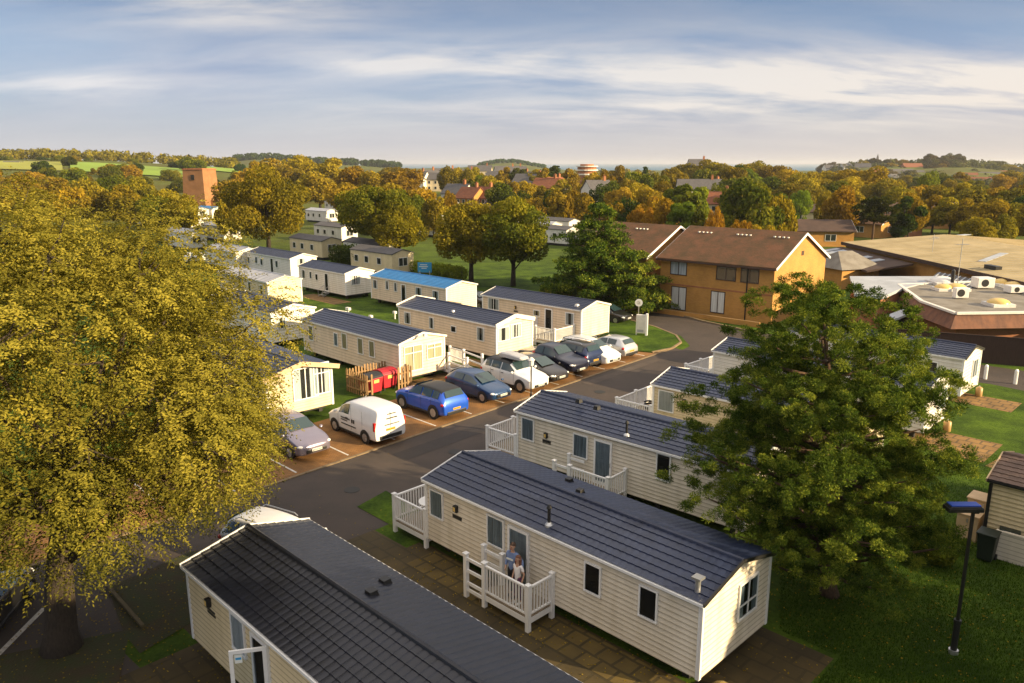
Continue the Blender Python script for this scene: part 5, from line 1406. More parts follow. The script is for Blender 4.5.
# clubhouse -----------------------------------------------------------
ZC = 3.0
club = thing('clubhouse', 'low clubhouse with brown sloping skirt round a grey flat roof', 'clubhouse', (0, 0, 0))
def ring(pix, z): return [at(px, py, z) for px, py in pix]
top = ring([(899, 284), (921.7, 300.5), (956, 312.5), (1030, 311.5), (1110, 309), (1110, 283), (1024, 279)], ZC)
def offset(poly, d):
    out = []; n = len(poly)
    for i in range(n):
        a, b_, c = poly[i - 1], poly[i], poly[(i + 1) % n]
        e1 = (b_ - a).normalized(); e2 = (c - b_).normalized(); n1 = Vector((e1.y, -e1.x, 0)); n2 = Vector((e2.y, -e2.x, 0))
        m_ = (n1 + n2).normalized(); out.append(b_ + m_ * (d / max(.35, m_.dot(n1))))
    return out
ar = sum(top[i].x * top[(i + 1) % len(top)].y - top[(i + 1) % len(top)].x * top[i].y for i in range(len(top)))
if ar < 0: top = top[::-1]
ctr = sum(top, Vector()) / len(top)
club.location = (ctr.x, ctr.y, 0)
top = [p - ctr for p in top]
for p in top: p.z = 0
n = len(top)
low = offset(top, .6); wl = offset(top, -.5); inn = offset(top, -.25)
b = MB(); b.prism([(p.x, p.y) for p in wl], -.2, ZC - .8); b.build('wall', M['brick_red'], club)
b = MB(); b.prism([(p.x, p.y) for p in inn], ZC - .8, ZC - .12); b.build('flat_roof', M['greyroof'], club)
b = MB(); b.add([(p.x, p.y, ZC - 1.1) for p in low] + [(p.x, p.y, ZC - .14) for p in top] + [(p.x, p.y, ZC - 1.1) for p in wl], [(i, (i + 1) % n, n + (i + 1) % n, n + i) for i in range(n)] + [(i, 2 * n + i, 2 * n + (i + 1) % n, (i + 1) % n) for i in range(n)]); b.build('mansard_skirt', M['mansard'], club)
b = MB()
for i in range(n):
    a, c = top[i], top[(i + 1) % n]; b.bar((a.x, a.y, ZC - .06), (c.x, c.y, ZC - .06), .30, .16)
b.build('parapet_edge', M['offwhite'], club)
def on_club(px, py): p = at(px, py, ZC - .1); return Vector((p.x, p.y, ZC - .12))
# things on its roof are fixed to it: parts
cl0 = Vector((ctr.x, ctr.y, 0))
def dome(px, py, r, m_, label):
    p = on_club(px, py) - cl0; b = MB(); b.box((p.x, p.y, p.z + .12), (r * 2.1, r * 2.1, .24)); k = b.build('rooflight_kerb', M['offwhite'], club)
    b = MB(); b.ball((p.x, p.y, p.z + .24), (r, r, r * .45), 14, half=True); b.build('rooflight_dome', M[m_], k, smooth=True)
for d_ in ((956, 290, .8, 'dome_yellow', ''), (943, 290, .7, 'dome_yellow', ''), (998, 305.5, .8, 'dome_yellow', ''), (1002, 285, .8, 'dome_yellow', ''), (1014, 288, .8, 'dome_yellow', ''), (942, 283.5, 1.0, 'dome_white', '')): dome(*d_)
for (px, py, sx, sy, h) in ((960, 298.5, 1.1, .5, .85), (982, 288, 1.5, 1.1, .9), (1014, 293, 1.3, 1.0, .6)):
    p = on_club(px, py) - cl0; b = MB(); b.box((p.x, p.y, p.z + h / 2 + .08), (sx, sy, h)); u_ = b.build('roof_unit', M['dome_white'], club, bevel=.06)
    b = MB(); b.tube([(p.x - .1, p.y - sy / 2 - .012, p.z + h / 2 + .08), (p.x - .1, p.y - sy / 2 - .003, p.z + h / 2 + .08)], h * .36, n=16); b.build('fan_grille', M['black'], u_)
p = on_club(952, 285) - cl0; b = MB(); b.tube([(p.x, p.y, p.z), (p.x, p.y, p.z + 1.3), (p.x, p.y, p.z + 1.45)], [.16, .16, .05], n=10); b.build('chimney_pipe', M['black'], club)
# annex with pale roof and faceted orange brick bays
annex = thing('annex', 'orange brick annex with pale blue flat roof left of the clubhouse', 'building', (0, 0, 0))
pl_ = ring([(852, 277), (857, 294), (881, 296.5), (898, 289), (925, 282), (935, 277)], 2.95)
ac = sum(pl_, Vector()) / len(pl_); annex.location = (ac.x, ac.y, 0); pl_ = [p - ac for p in pl_]
ar = sum(pl_[i].x * pl_[(i + 1) % 6].y - pl_[(i + 1) % 6].x * pl_[i].y for i in range(6))
if ar < 0: pl_ = pl_[::-1]
for p in pl_: p.z = 0
b = MB(); b.prism([(p.x, p.y) for p in pl_], -.2, 2.75); b.build('wall', M['brick_red'], annex)
b = MB(); o_ = offset(pl_, .2); b.prism([(p.x, p.y) for p in o_], 2.752, 3.0); b.build('roof', M['paleroof'], annex)
ps = [at(*q, 1.8) for q in ((882, 318), (905, 309), (912, 313), (890, 322))]; pc = sum(ps, Vector()) / 4
t = thing('porch', 'flat grey porch roof between the annex and the brown skirted clubhouse', 'porch', (pc.x, pc.y, 0))
q = [(p.x - pc.x, p.y - pc.y) for p in ps]
if sum(q[i][0] * q[(i + 1) % 4][1] - q[(i + 1) % 4][0] * q[i][1] for i in range(4)) < 0: q = q[::-1]
b = MB(); b.prism(q, 1.7, 1.88); b.build('roof', M['paleroof'], t)
for x, y in q: 
    b = MB(); b.lohi((x * .9 - .06, y * .9 - .06, 0), (x * .9 + .06, y * .9 + .06, 1.698)); b.build('post', M['black'], t)
p = at(922, 329); b = MB(); b.lohi((-.7, -.3, 0), (.7, .3, 2.0)); b.lohi((-.75, -.35, 2.0), (.75, .35, 2.08)); o = b.build('timber_shed', M['beigebox']); o.location = p + Vector((.6, 1.2, 0)); o.rotation_euler = (0, 0, R(-40)); tag(o, 'tall pale timber box under the brown clubhouse skirt', 'store')
# covered way (grey striped roof)
ps = [at(*q, 2.9) for q in ((926, 282), (938, 272), (985, 281), (972, 289))]; pc = sum(ps, Vector()) / 4
q = [(p.x - pc.x, p.y - pc.y) for p in ps]
if sum(q[i][0] * q[(i + 1) % 4][1] - q[(i + 1) % 4][0] * q[i][1] for i in range(4)) < 0: q = q[::-1]
t = thing('covered_way', 'striped grey sheet roof between hall and clubhouse', 'covered way', (pc.x, pc.y, 0))
b = MB(); b.prism(q, 2.7, 2.9); b.build('roof', M['slate'], t)
e0 = Vector((*q[0], 2.91)); e1 = Vector((*q[1], 2.91)); e2 = Vector((*q[2], 2.91)); e3 = Vector((*q[3], 2.91))
b = MB()
for k in range(9):
    f = (k + .5) / 9; b.bar(e0.lerp(e3, f), e1.lerp(e2, f), .12, .05)
b.build('roof_ribs', M['paleroof'], t)
b = MB(); b.prism([(x * .85, y * .85) for x, y in q], -.1, 2.698); b.build('wall', M['brick'], t)
# conical grey roof beside the flats' gable
p = at(842, 285); t = thing('pavilion', 'grey hipped pavilion roof between the flats and the annex', 'pavilion', p, R(20))
b = MB(); b.box((0, 0, 1.1), (5.2, 5.2, 2.2)); b.build('wall', M['brick'], t)
b = MB(); b.add([(-3, -3, 2.2), (3, -3, 2.2), (3, 3, 2.2), (-3, 3, 2.2), (-1, 0, 3.9), (1, 0, 3.9)], [(0, 1, 5, 4), (2, 3, 4, 5), (1, 2, 5), (3, 0, 4), (3, 2, 1, 0)]); b.build('roof', M['greyroof'], t)
for (px, py, l) in ((853, 271, 'blue play equipment bay left of the portico'), (866, 276, 'blue play equipment bay right of the portico')):
    p = at(px, py, .5); t = thing('canopy_awning', l.replace('play equipment bay', 'awning at the hall front'), 'awning', (p.x, p.y, 0), rzH, 'blue awnings by the hall')
    b = MB(); b.add([(-1.6, -1, 1.3), (1.6, -1, 1.3), (1.6, 1, 2.2), (-1.6, 1, 2.2), (-1.6, -1, 1.2), (1.6, -1, 1.2), (1.6, 1, 2.1), (-1.6, 1, 2.1)], [(0, 1, 2, 3), (7, 6, 5, 4), (0, 4, 5, 1), (1, 5, 6, 2), (2, 6, 7, 3), (3, 7, 4, 0)]); b.build('awning_cloth', M['bluepaint'], t)
    for x in (-1.5, 1.5):
        b = MB(); b.lohi((x - .05, -.95, 0), (x + .05, -.85, 1.25)); b.build('post', M['steel'], t)
# dark close-boarded fence
fa, fb = at(880, 354), at(1075, 371)
d_ = (fb - fa); Lf = d_.length
t = thing('boarded_fence', 'tall dark brown boarded fence behind the white caravans on the right', 'fence', fa, math.atan2(d_.y, d_.x))
b = MB(); k = int(Lf / .15)
for i in range(k): b.box((i * .15 + .07, (.012 if i % 2 else 0), .95), (.15, .025, 1.9))
b.build('boards', M['fence_dark'], t)
b = MB(); b.lohi((0, .03, 1.90), (Lf, -.05, 1.96)); b.build('capping_rail', M['fence_dark'], t)
for i in range(int(Lf / 2.5) + 1):
    b = MB(); b.lohi((i * 2.5 - .05, .03, 0), (i * 2.5 + .05, .13, 1.95)); b.build('post', M['fence_dark'], t)
b = MB(); x_ = 10.2; b.lohi((x_, -.05, 1.35), (x_ + .35, -.028, 1.6)); b.build('notice', M['print_white'], t)

# church-like brick tower on the left
p = at(203, 213); gz = 0
t = thing('brick_tower', 'square tapering orange brick tower on the left', 'tower', (p.x, p.y, 0), R(-13.5))
b = MB(); b.box((0, 0, 5.9), (7.2, 7.2, 12.2), taper=.86); b.build('wall', M['brick_tower'], t)
b = MB(); b.box((0, 0, 12.05), (6.5, 6.5, .3)); b.box((0, 0, 12.25), (5.9, 5.9, .14)); b.build('coping', M['brick_red'], t)
b = MB(); b.lohi((-.5, -3.35, 9.2), (.5, -3.0, 10.6)); b.build('louvre_opening', M['interior'], t)
b = MB(); b.lohi((3.4, -1.0, -.2), (7.0, 3.0, 3.6)); b.build('side_block', M['brick_tower'], t)
b = MB(); b.lohi((-9, -1.0, -.2), (-3.5, 4, 3.0)); b.build('side_wing', M['brick_tower'], t)

# round red pavilion on the skyline and monument
def gz_at(px, D): return hill(px, D)
D = 420; p = at_y(587, D); t = thing('round_pavilion', 'round red and white tiered building on the skyline', 'building', (p.x, p.y, gz_at(587, D)))
for i, (z0, z1, r, m_) in enumerate(((-1, 9.0, 5.2, 'brick_red'), (9.0, 9.7, 5.7, 'render_white'), (9.7, 11.2, 5.0, 'brick_red'), (11.2, 11.8, 5.9, 'render_white'), (11.8, 13.2, 5.0, 'brick_red'), (13.2, 13.7, 5.9, 'render_white'), (13.7, 14.6, 3.6, 'brick_red'))):
    b = MB(); b.tube([(0, 0, z0), (0, 0, z1)], r, n=20); b.build('roof' if i == 6 else ('balcony_band' if m_ == 'render_white' else 'wall'), M[m_], t)
D = 905; p = at_y(877, D); t = thing('stone_monument', 'thin stone monument on the right skyline', 'monument', (p.x, p.y, gz_at(877, D)))
b = MB(); b.box((0, 0, 5.5), (3, 3, 12), taper=.6); b.build('shaft', M['slate'], t)
b = MB(); b.add([(-.9, -.9, 11.5), (.9, -.9, 11.5), (.9, .9, 11.5), (-.9, .9, 11.5), (0, 0, 16)], [(0, 1, 4), (1, 2, 4), (2, 3, 4), (3, 0, 4)]); b.build('spire', M['slate'], t)

# distant town houses: px, distance, length, width, eave, rise, yaw, wall, roof, label
WN, CR, BR = 'render_white', 'render_cream', 'brick_red'
SL, RT, BN = 'slate', 'rooftile_red', 'brownroof'
town = [
 (417, 330, 9, 7, 5.5, 3, -20, WN, SL, 'white house with slate roof, leftmost of the far centre town'), (428, 345, 8, 7, 5, 3, 30, WN, SL, 'white gabled house in the far centre town'),
 (437, 330, 9, 6, 5, 2.5, -10, CR, SL, 'cream house with slate roof in the far centre town'), (446, 360, 10, 7, 5, 3, 15, WN, SL, 'long white house behind the cream one in the far town'),
 (458, 235, 8, 6.5, 5, 2.6, -35, WN, SL, 'white house with two storeys above the pair of olive trees'), (471, 225, 7, 6.5, 4.2, 2.8, -40, 'brick', RT, 'orange roofed cottage above the pair of olive trees'),
 (486, 225, 6.5, 6, 4.2, 2.8, -45, BR, RT, 'orange gabled cottage next to the orange roofed one'), (466, 380, 9, 7, 5, 2.5, 0, CR, SL, 'cream house among gold trees in the far town'),
 (506, 420, 12, 8, 5, 3, 10, WN, SL, 'white terrace under the headland'), (520, 330, 11, 7, 4.5, 3, -30, CR, SL, 'lilac roofed house below the headland'),
 (531, 300, 12, 8, 4.5, 3, -25, WN, SL, 'grey roofed house left of the red roofed pair'), (548, 265, 9, 7, 4.8, 3, -30, BR, RT, 'red roofed house left of the oval gold tree'),
 (555, 275, 7, 7, 4.8, 3.2, 40, CR, RT, 'cream gabled house joined to the red roofed one'), (498, 360, 10, 7, 4.5, 2.6, -15, BR, SL, 'brick house with slate roof in the far centre town'),
 (512, 450, 16, 8, 6, 2.5, 5, WN, SL, 'long white block in the far centre town'), (480, 470, 14, 8, 6, 3, -5, CR, SL, 'cream block behind the far centre town'),
 (598, 225, 7, 7, 6.5, 2.6, 20, WN, SL, 'white gable end between gold trees below the round red building'), (628, 370, 16, 8, 6.5, 2, 5, BR, RT, 'pink red terrace right of the round red building'),
 (611, 380, 9, 8, 7, 2.4, 0, BR, SL, 'brick house beside the round red building'), (700, 260, 14, 8, 5.5, 3, -5, WN, SL, 'white house with lilac roof in the wooded rise'),
 (714, 262, 7, 7, 5, 3, 30, CR, SL, 'cream gable beside the lilac roofed house in the wooded rise'), (718, 190, 8, 7, 4.5, 2.6, -20, CR, RT, 'pink roofed cottage above the brick flats'), (698, 345, 8, 7, 12, 2.5, 0, WN, SL, 'white gable peeping out of the wooded rise'),
 (834, 900, 22, 12, 7, 4, 0, WN, SL, 'white villa at the left end of the hazy ridge'), (846, 890, 14, 10, 6, 4, 20, WN, SL, 'small white villa on the hazy ridge'), (863, 860, 16, 10, 6, 4, -20, CR, SL, 'cream villa on the hazy ridge'),
 (880, 800, 20, 10, 6, 4, 10, WN, RT, 'red roofed white villa below the monument'), (891, 760, 18, 10, 6, 4, -10, WN, SL, 'white house below and right of the monument'), (902, 800, 24, 11, 6, 4, 5, WN, SL, 'long white house on the hazy ridge'),
 (914, 780, 20, 11, 6, 4, -5, CR, SL, 'cream house at the foot of the hazy wood'), (897, 720, 16, 10, 6, 4, 25, WN, SL, 'white gabled house low on the hazy ridge'), (912, 850, 20, 11, 7, 4, 0, BR, RT, 'red house on the hazy ridge'),
 (968, 740, 18, 10, 6, 4, -15, WN, RT, 'white house with red roof right of the hazy wood'), (978, 790, 18, 10, 6, 4, 10, BR, RT, 'brick house right of the hazy wood'), (990, 760, 20, 10, 6, 4, -5, CR, SL, 'cream terrace on the far right slope'),
 (1000, 800, 22, 11, 6, 4, 10, BR, RT, 'red terrace on the far right slope'), (1012, 740, 20, 10, 6, 4, -20, WN, SL, 'white house on the far right slope'), (1020, 650, 18, 10, 6, 4, 10, WN, SL, 'big white house at the right edge of the far slope'),
 (985, 660, 18, 10, 6, 4, -20, CR, RT, 'cream house low on the far right slope'), (962, 690, 16, 10, 6, 4, 15, WN, SL, 'white house just below the hazy wood'), (1004, 620, 16, 9, 6, 4, 0, WN, RT, 'white house nearest on the far right slope'),
 (12, 500, 9, 6, 3.5, 2, 10, CR, SL, 'cream farmhouse under the left hill wood'), (20, 505, 6, 5, 3, 2, -20, WN, SL, 'small white farm building under the left hill wood'),
]
for (px, D, L, Wd, e, ri, yw, wl_, rf_, lb_) in town:
    p = at_y(px, D); h = House('town_house', lb_, 'house', p, 'C', L, Wd, e, ri, yw, wl_, rf_, over=.3, barge=None, group='houses of the distant town')
    h.t.location.z = hill(px, D) - .2
    for u in (-.3, 0, .3)[:3 if D < 500 else 2]:
        for z in ((e * .3, e * .75) if e > 4 else (e * .55,)): win_box(h.t, h.F, u * L, z, 1.1 if D < 500 else 1.8, 1.2, mull=0, d=.08)
    win_box(h.t, h.E, 0, e * .7, 1.2 if D < 500 else 2, 1.2, mull=0, d=.08)
    if D < 500: h.chimney(L * .3, 1.0)

# far caravans and chalets between the trees
def mini(label, px, py, L=9, Wd=3.3, yaw=-45, roof='metal_roof', wall='clad_white', group='caravans among the far trees', rise=.5, ze=2.7):
    p = at(px, py); t = thing('static_caravan', label, 'caravan', p, R(yaw), group); lx, ly = L / 2, Wd / 2
    b = MB(); prof = [(-ly, .4), (ly, .4), (ly, ze), (0, ze + rise - .04), (-ly, ze)]
    vs = [(-lx, y, z) for y, z in prof] + [(lx, y, z) for y, z in prof]
    b.add(vs, [tuple(range(4, -1, -1)), tuple(range(5, 10))] + [(i, (i + 1) % 5, 5 + (i + 1) % 5, 5 + i) for i in range(5)]); b.build('wall', M[wall], t)
    b = MB(); k = rise / ly; sec = [(-ly - .1, ze - .1 * k), (0, ze + rise), (ly + .1, ze - .1 * k), (ly + .1, ze + .08), (0, ze + rise + .09), (-ly - .1, ze + .08)]
    vs = [(-lx - .1, y, z) for y, z in sec] + [(lx + .1, y, z) for y, z in sec]
    b.add(vs, [(0, 1, 4, 5), (1, 2, 3, 4), (11, 10, 7, 6), (10, 9, 8, 7)] + [(i + 6, (i + 1) % 6 + 6, (i + 1) % 6, i) for i in range(6)]); b.build('roof', M[roof], t)
    P = lambda u, z, d=0: Vector((u, -ly - d, z)); E = lambda u, z, d=0: Vector((lx + d, u, z))
    for u in (-.35, -.1, .2): win_box(t, P, u * L, 1.7, .9, .9, mull=0)
    win_box(t, E, 0, 1.7, 1.4, 1.1, mull=1)
    b = MB(); b.lohi((-lx + .2, -ly + .3, 0), (lx - .2, ly - .3, .398)); b.build('plinth', M['chassis'], t)
    return t
minis = [
 ('white caravan with pale roof in the upper row left of the brick tower', 162, 219, 'metal_roof', 'clad_white'), ('white caravan with a bluish roof below the brick tower', 186, 226, 'paleroof', 'clad_white'),
 ('white caravan with bright blue roof at the foot of the brick tower', 211, 219, 'blue_roof', 'clad_white'), ('white caravan at the tower foot, left of the bright blue roof', 195, 220, 'metal_roof', 'clad_white'),
 ('white caravan gable showing through the golden tree top', 190, 236, 'metal_roof', 'clad_white'), ('white caravan lower gable showing through the golden tree top', 186, 248, 'metal_roof', 'clad_white'),
 ('pale roofed caravan at the left end below the tower', 150, 226, 'paleroof', 'clad_white'), ('caravan in shade under the tall brown tree', 222, 240, 'metal_roof', 'clad_white'),
 ('cream caravan nearest of those right of the tall brown tree', 316, 257, 'slate', 'clad_yellow'), ('white caravan second up right of the tall brown tree', 336, 241, 'slate', 'clad_white'),
 ('white caravan third up right of the tall brown tree', 322, 222, 'metal_roof', 'clad_white'),
 ('white caravan with bluish roof between brown and dark olive trees', 338, 211, 'paleroof', 'clad_white'), ('white caravan between the two trunks of the centre trees', 372, 262, 'slate', 'clad_white'),
 ('blue white roofed caravan left of the orange tree', 424, 228, 'paleroof', 'clad_white'), ('blue roofed caravan behind the first blue white roof', 417, 222, 'blue_roof', 'clad_white'),
 ('white caravan under the blue white roofs', 432, 236, 'paleroof', 'clad_white'), ('white caravan behind the olive tree crown', 538, 238, 'metal_roof', 'clad_white'),
 ('white caravan left of the cedar', 553, 244, 'slate', 'clad_white'), ('white caravan upper left of the cedar', 557, 234, 'slate', 'clad_white'), ('cream caravan low behind the hedge near the blue sign', 382, 272, 'slate', 'clad_yellow'),
]
for l, px, py, rf_, wl_ in minis: mini(l, px, py, roof=rf_, wall=wl_)
# long white chalets and dark roofed lodges beyond the pair of olive trees
mini('long white flat chalet beyond the pair of olive trees', 440, 209, L=22, Wd=7, yaw=-8, roof='paleroof', rise=.3, group=None)
bung('dark brown roofed lodge left of the orange crown', 452, 219, 12, 8, -12, name='lodge', cat='lodge', wins=((-2, 1.5),), wall='brick_red', eave=2.4, rise=1.6, group=None)
bung('dark brown roofed lodge with orange gable right of the orange crown', 519, 217, 10, 7, -20, name='lodge', cat='lodge', wins=((-2, 1.5),), wall='brick_red', eave=2.4, rise=1.8, group=None)
bung('second brown roofed lodge with pale gable left of the oval gold trees', 538, 222, 9, 7, -25, name='lodge', cat='lodge', wins=((-2, 1.5),), wall='brick_red', eave=2.4, rise=1.8, roof='brownroof', group=None)
mini('pale flat roofed chalet behind the brown lodges', 532, 207, L=14, Wd=8, yaw=-8, roof='paleroof', rise=.4, group=None)
mini('white chalet between the two brown lodges', 488, 211, L=8, Wd=5, yaw=-8, roof='paleroof', rise=.3, group=None)
# ------------------------------------------------------------------ trees
def unit(n):
    v = npr.normal(size=(n, 3)); return v / np.linalg.norm(v, axis=1, keepdims=True)

def cards(c, nrm, ln, wd, droop=None, fold=False):
    """diamond leaf faces at centres c with normals nrm"""
    n = len(c); r = unit(n)
    u = np.cross(nrm, r); u /= np.linalg.norm(u, axis=1, keepdims=True) + 1e-9
    if droop is not None:
        u = u * (1 - abs(droop)) + np.array([0, 0, -droop]); u /= np.linalg.norm(u, axis=1, keepdims=True) + 1e-9
    v = np.cross(nrm, u); v /= np.linalg.norm(v, axis=1, keepdims=True) + 1e-9
    L = (ln * npr.uniform(.7, 1.3, n))[:, None]; Wd = (wd * npr.uniform(.7, 1.3, n))[:, None]
    out = np.empty((n, 4, 3)); out[:, 0] = c + u * L; out[:, 1] = c + v * Wd; out[:, 2] = c - u * L; out[:, 3] = c - v * Wd
    return out.reshape(-1, 3)

def lump(p, seed, f=1.0):
    """cheap smooth 3-d noise -1..1"""
    r = np.random.default_rng(seed); s = np.zeros(len(p))
    for k in range(6):
        w_ = r.normal(size=3) * f * (1 + k * .45); s += np.sin(p @ w_ + r.uniform(0, 6.28)) / (1 + k * .3)
    return s / 3.2

def lobed_crown(R3, n_lobes, lobe, n_leaf, ln, wd, seed, hole=.25, squash=.8, base=None, core=.55):
    r = np.random.default_rng(seed)
    i = np.arange(n_lobes) + .5
    ph = np.arccos(1 - 2 * i / n_lobes * .93); th = math.pi * (1 + 5 ** .5) * i
    d = np.stack([np.cos(th) * np.sin(ph), np.sin(th) * np.sin(ph), np.cos(ph)], 1)
    R3 = np.array(R3)
    lc = d * R3 * r.uniform(core, .86, (n_lobes, 1)) + r.normal(size=(n_lobes, 3)) * .08 * R3
    lr = lobe * r.uniform(.65, 1.3, n_lobes)
    pick = r.choice(n_lobes, n_leaf * 2, p=lr ** 2 / (lr ** 2).sum())
    dd = r.normal(size=(len(pick), 3)); dd /= np.linalg.norm(dd, axis=1, keepdims=True)
    rad = (1 - .5 * r.uniform(0, 1, len(pick)) ** 2.2)[:, None]
    p = lc[pick] + dd * rad * lr[pick][:, None] * np.array([1, 1, squash])
    keep = lump(p, seed + 1, 2.2 / lobe) > -hole * 2.2 + r.uniform(-.2, .2, len(p))
    # hidden in the middle of the crown: thin out
    q = np.linalg.norm(p / R3, axis=1); keep &= (q > .45) | (r.uniform(0, 1, len(p)) < .2)
    p, dd, pick = p[keep][:n_leaf], dd[keep][:n_leaf], pick[keep][:n_leaf]
    nrm = dd * .75 + unit(len(p)) * .8; nrm /= np.linalg.norm(nrm, axis=1, keepdims=True)
    tint = np.clip(.5 + .25 * lump(p, seed + 5, 1.0 / lobe) + r.normal(0, .16, len(p)) + (r.uniform(-.2, .2, n_lobes))[pick], 0, 1)
    return cards(p, nrm, ln, wd), tint, lc, lr

def trunk_mesh(parent, pts, rads, limbs, m, name='trunk'):
    b = MB(); b.tube(pts, rads, n=9)
    for a, e, r0 in limbs:
        a, e = Vector(a), Vector(e); md = a.lerp(e, .5) + Vector((rnd.uniform(-.1, .1), rnd.uniform(-.1, .1), -.08)) * (e - a).length
        b.tube([a, md, e], [r0, r0 * .65, r0 * .22], n=6)
    return b.build(name, m, parent, smooth=True)

LEAF = dict(
 gold=leaf_mat('gold_autumn_leaves', (.17, .125, .012), (.31, .215, .018), (.47, .33, .03), hue_var=.018),
 olive=leaf_mat('olive_autumn_leaves', (.095, .085, .012), (.205, .165, .018), (.37, .265, .022), hue_var=.018),
 green=leaf_mat('mid_green_leaves', (.055, .075, .012), (.13, .145, .016), (.25, .22, .02), hue_var=.018),
 dark=leaf_mat('dark_green_leaves', (.025, .045, .012), (.05, .075, .014), (.10, .11, .016)),
 lime=leaf_mat('lime_leaves', (.10, .15, .015), (.18, .23, .02), (.28, .30, .025), hue_var=.018),
 rust=leaf_mat('rust_orange_leaves', (.20, .10, .012), (.34, .185, .015), (.44, .26, .02), hue_var=.015),
 willow=leaf_mat('golden_pinnate_leaves', (.055, .056, .014), (.215, .160, .028), (.48, .325, .06), trans=.30),
 pine=leaf_mat('pine_needles', (.012, .042, .009), (.080, .165, .022), (.33, .43, .05), trans=.22),
 cedar=leaf_mat('cedar_needles', (.018, .045, .012), (.095, .15, .020), (.34, .38, .04), trans=.2),
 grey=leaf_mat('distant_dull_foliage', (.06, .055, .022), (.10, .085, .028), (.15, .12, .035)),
)

# ---- the big golden tree on the left
def golden_tree():
    bp = at(62, 648); C0 = np.array([-0.3, 1.6, 7.4]); R3 = np.array([7.0, 6.8, 5.3])
    t = thing('golden_tree', 'huge golden leaved tree filling the left side', 'tree', bp)
    r = np.random.default_rng(3); nl = 74
    i = np.arange(nl) + .5; ph = np.arccos(1 - 2 * i / nl * .90); th = math.pi * (1 + 5 ** .5) * i
    d = np.stack([np.cos(th) * np.sin(ph), np.sin(th) * np.sin(ph), np.cos(ph)], 1)
    lc = d * R3 * r.uniform(.62, .88, (nl, 1)) + r.normal(size=(nl, 3)) * .35
    lc[:, 0] *= 1 - .22 * np.clip(lc[:, 2] / R3[2], 0, 1)
    lr = r.uniform(1.0, 1.9, nl)
    ns = 30000
    pick = r.choice(nl, ns, p=lr ** 2 / (lr ** 2).sum()); dd = r.normal(size=(ns, 3)); dd[:, 2] += .15; dd /= np.linalg.norm(dd, axis=1, keepdims=True)
    sp_ = lc[pick] + dd * lr[pick][:, None] * (1 - .45 * r.uniform(0, 1, (ns, 1)) ** 2)
    keep = (lump(sp_, 77, 1.0) > -.40) & ((np.linalg.norm(sp_ / R3, axis=1) > .55) | (r.uniform(0, 1, ns) < .25))
    sp_, dd = sp_[keep], dd[keep]; sp_[:, 2] = np.maximum(sp_[:, 2], -5.0 + r.uniform(0, .8, len(sp_))); ns = len(sp_)
    # every spray: a short arching twig with paired leaflets
    out = dd * np.array([1, 1, .4]); out /= np.linalg.norm(out, axis=1, keepdims=True)
    k = 21; V = []; T = []
    rise_ = r.uniform(.1, .7, ns)
    base_t = np.clip(.50 + .30 * lump(sp_, 78, .7) + .13 * sp_[:, 2] / 5 + r.normal(0, .10, ns), 0, 1)
    side = np.cross(out, np.array([0, 0, 1.0])); side /= np.linalg.norm(side, axis=1, keepdims=True) + 1e-6
    L = r.uniform(.30, .62, ns)
    for q in range(k):
        f = q / (k - 1); s_ = (-1 if q % 2 else 1)
        c = sp_ + out * (L * f)[:, None] + np.array([0, 0, 1.0]) * (rise_ * L * f - .9 * L * f * f)[:, None] + side * (s_ * .055) + r.normal(0, .025, (ns, 3))
        u = side * s_ * .8 + out * .5 + np.array([0, 0, -.35]) + r.normal(0, .28, (ns, 3)); u /= np.linalg.norm(u, axis=1, keepdims=True)
        nn = np.array([0, 0, .5]) + dd * 1.2 + r.normal(0, .45, (ns, 3)); v = np.cross(nn, u); v /= np.linalg.norm(v, axis=1, keepdims=True) + 1e-6
        ll = r.uniform(.031, .055, (ns, 1)); ww = ll * .44
        o = np.empty((ns, 4, 3)); o[:, 0] = c + u * ll; o[:, 1] = c + v * ww; o[:, 2] = c - u * ll; o[:, 3] = c - v * ww
        V.append(o.reshape(-1, 3)); T.append(np.clip(base_t + r.normal(0, .10, ns), 0, 1))
    V = np.concatenate(V) + C0; T = np.concatenate(T)
    fast_mesh('crown', V, 4, LEAF['willow'], t, T)
    lim = []
    for j in r.choice(nl, 30, replace=False):
        e = lc[j] + C0; h = r.uniform(2.4, 5.5); lim.append(((.2 + h * .05, h * .12, h), tuple(e), r.uniform(.07, .17)))
    for j in range(300):
        a = sp_[r.integers(ns)] + C0; k_ = np.argmin(np.linalg.norm(lc + C0 - a, axis=1)); lim.append((tuple(lc[k_] + C0), tuple(a), .035))
    trunk_mesh(t, [(0, 0, -.1), (.02, .05, .5), (.1, .2, 2.2), (.3, .7, 4.5), (.2, 1.2, 7), (.1, 1.6, 9.5)], [.62, .44, .36, .30, .2, .08], lim, M['bark'])
golden_tree()

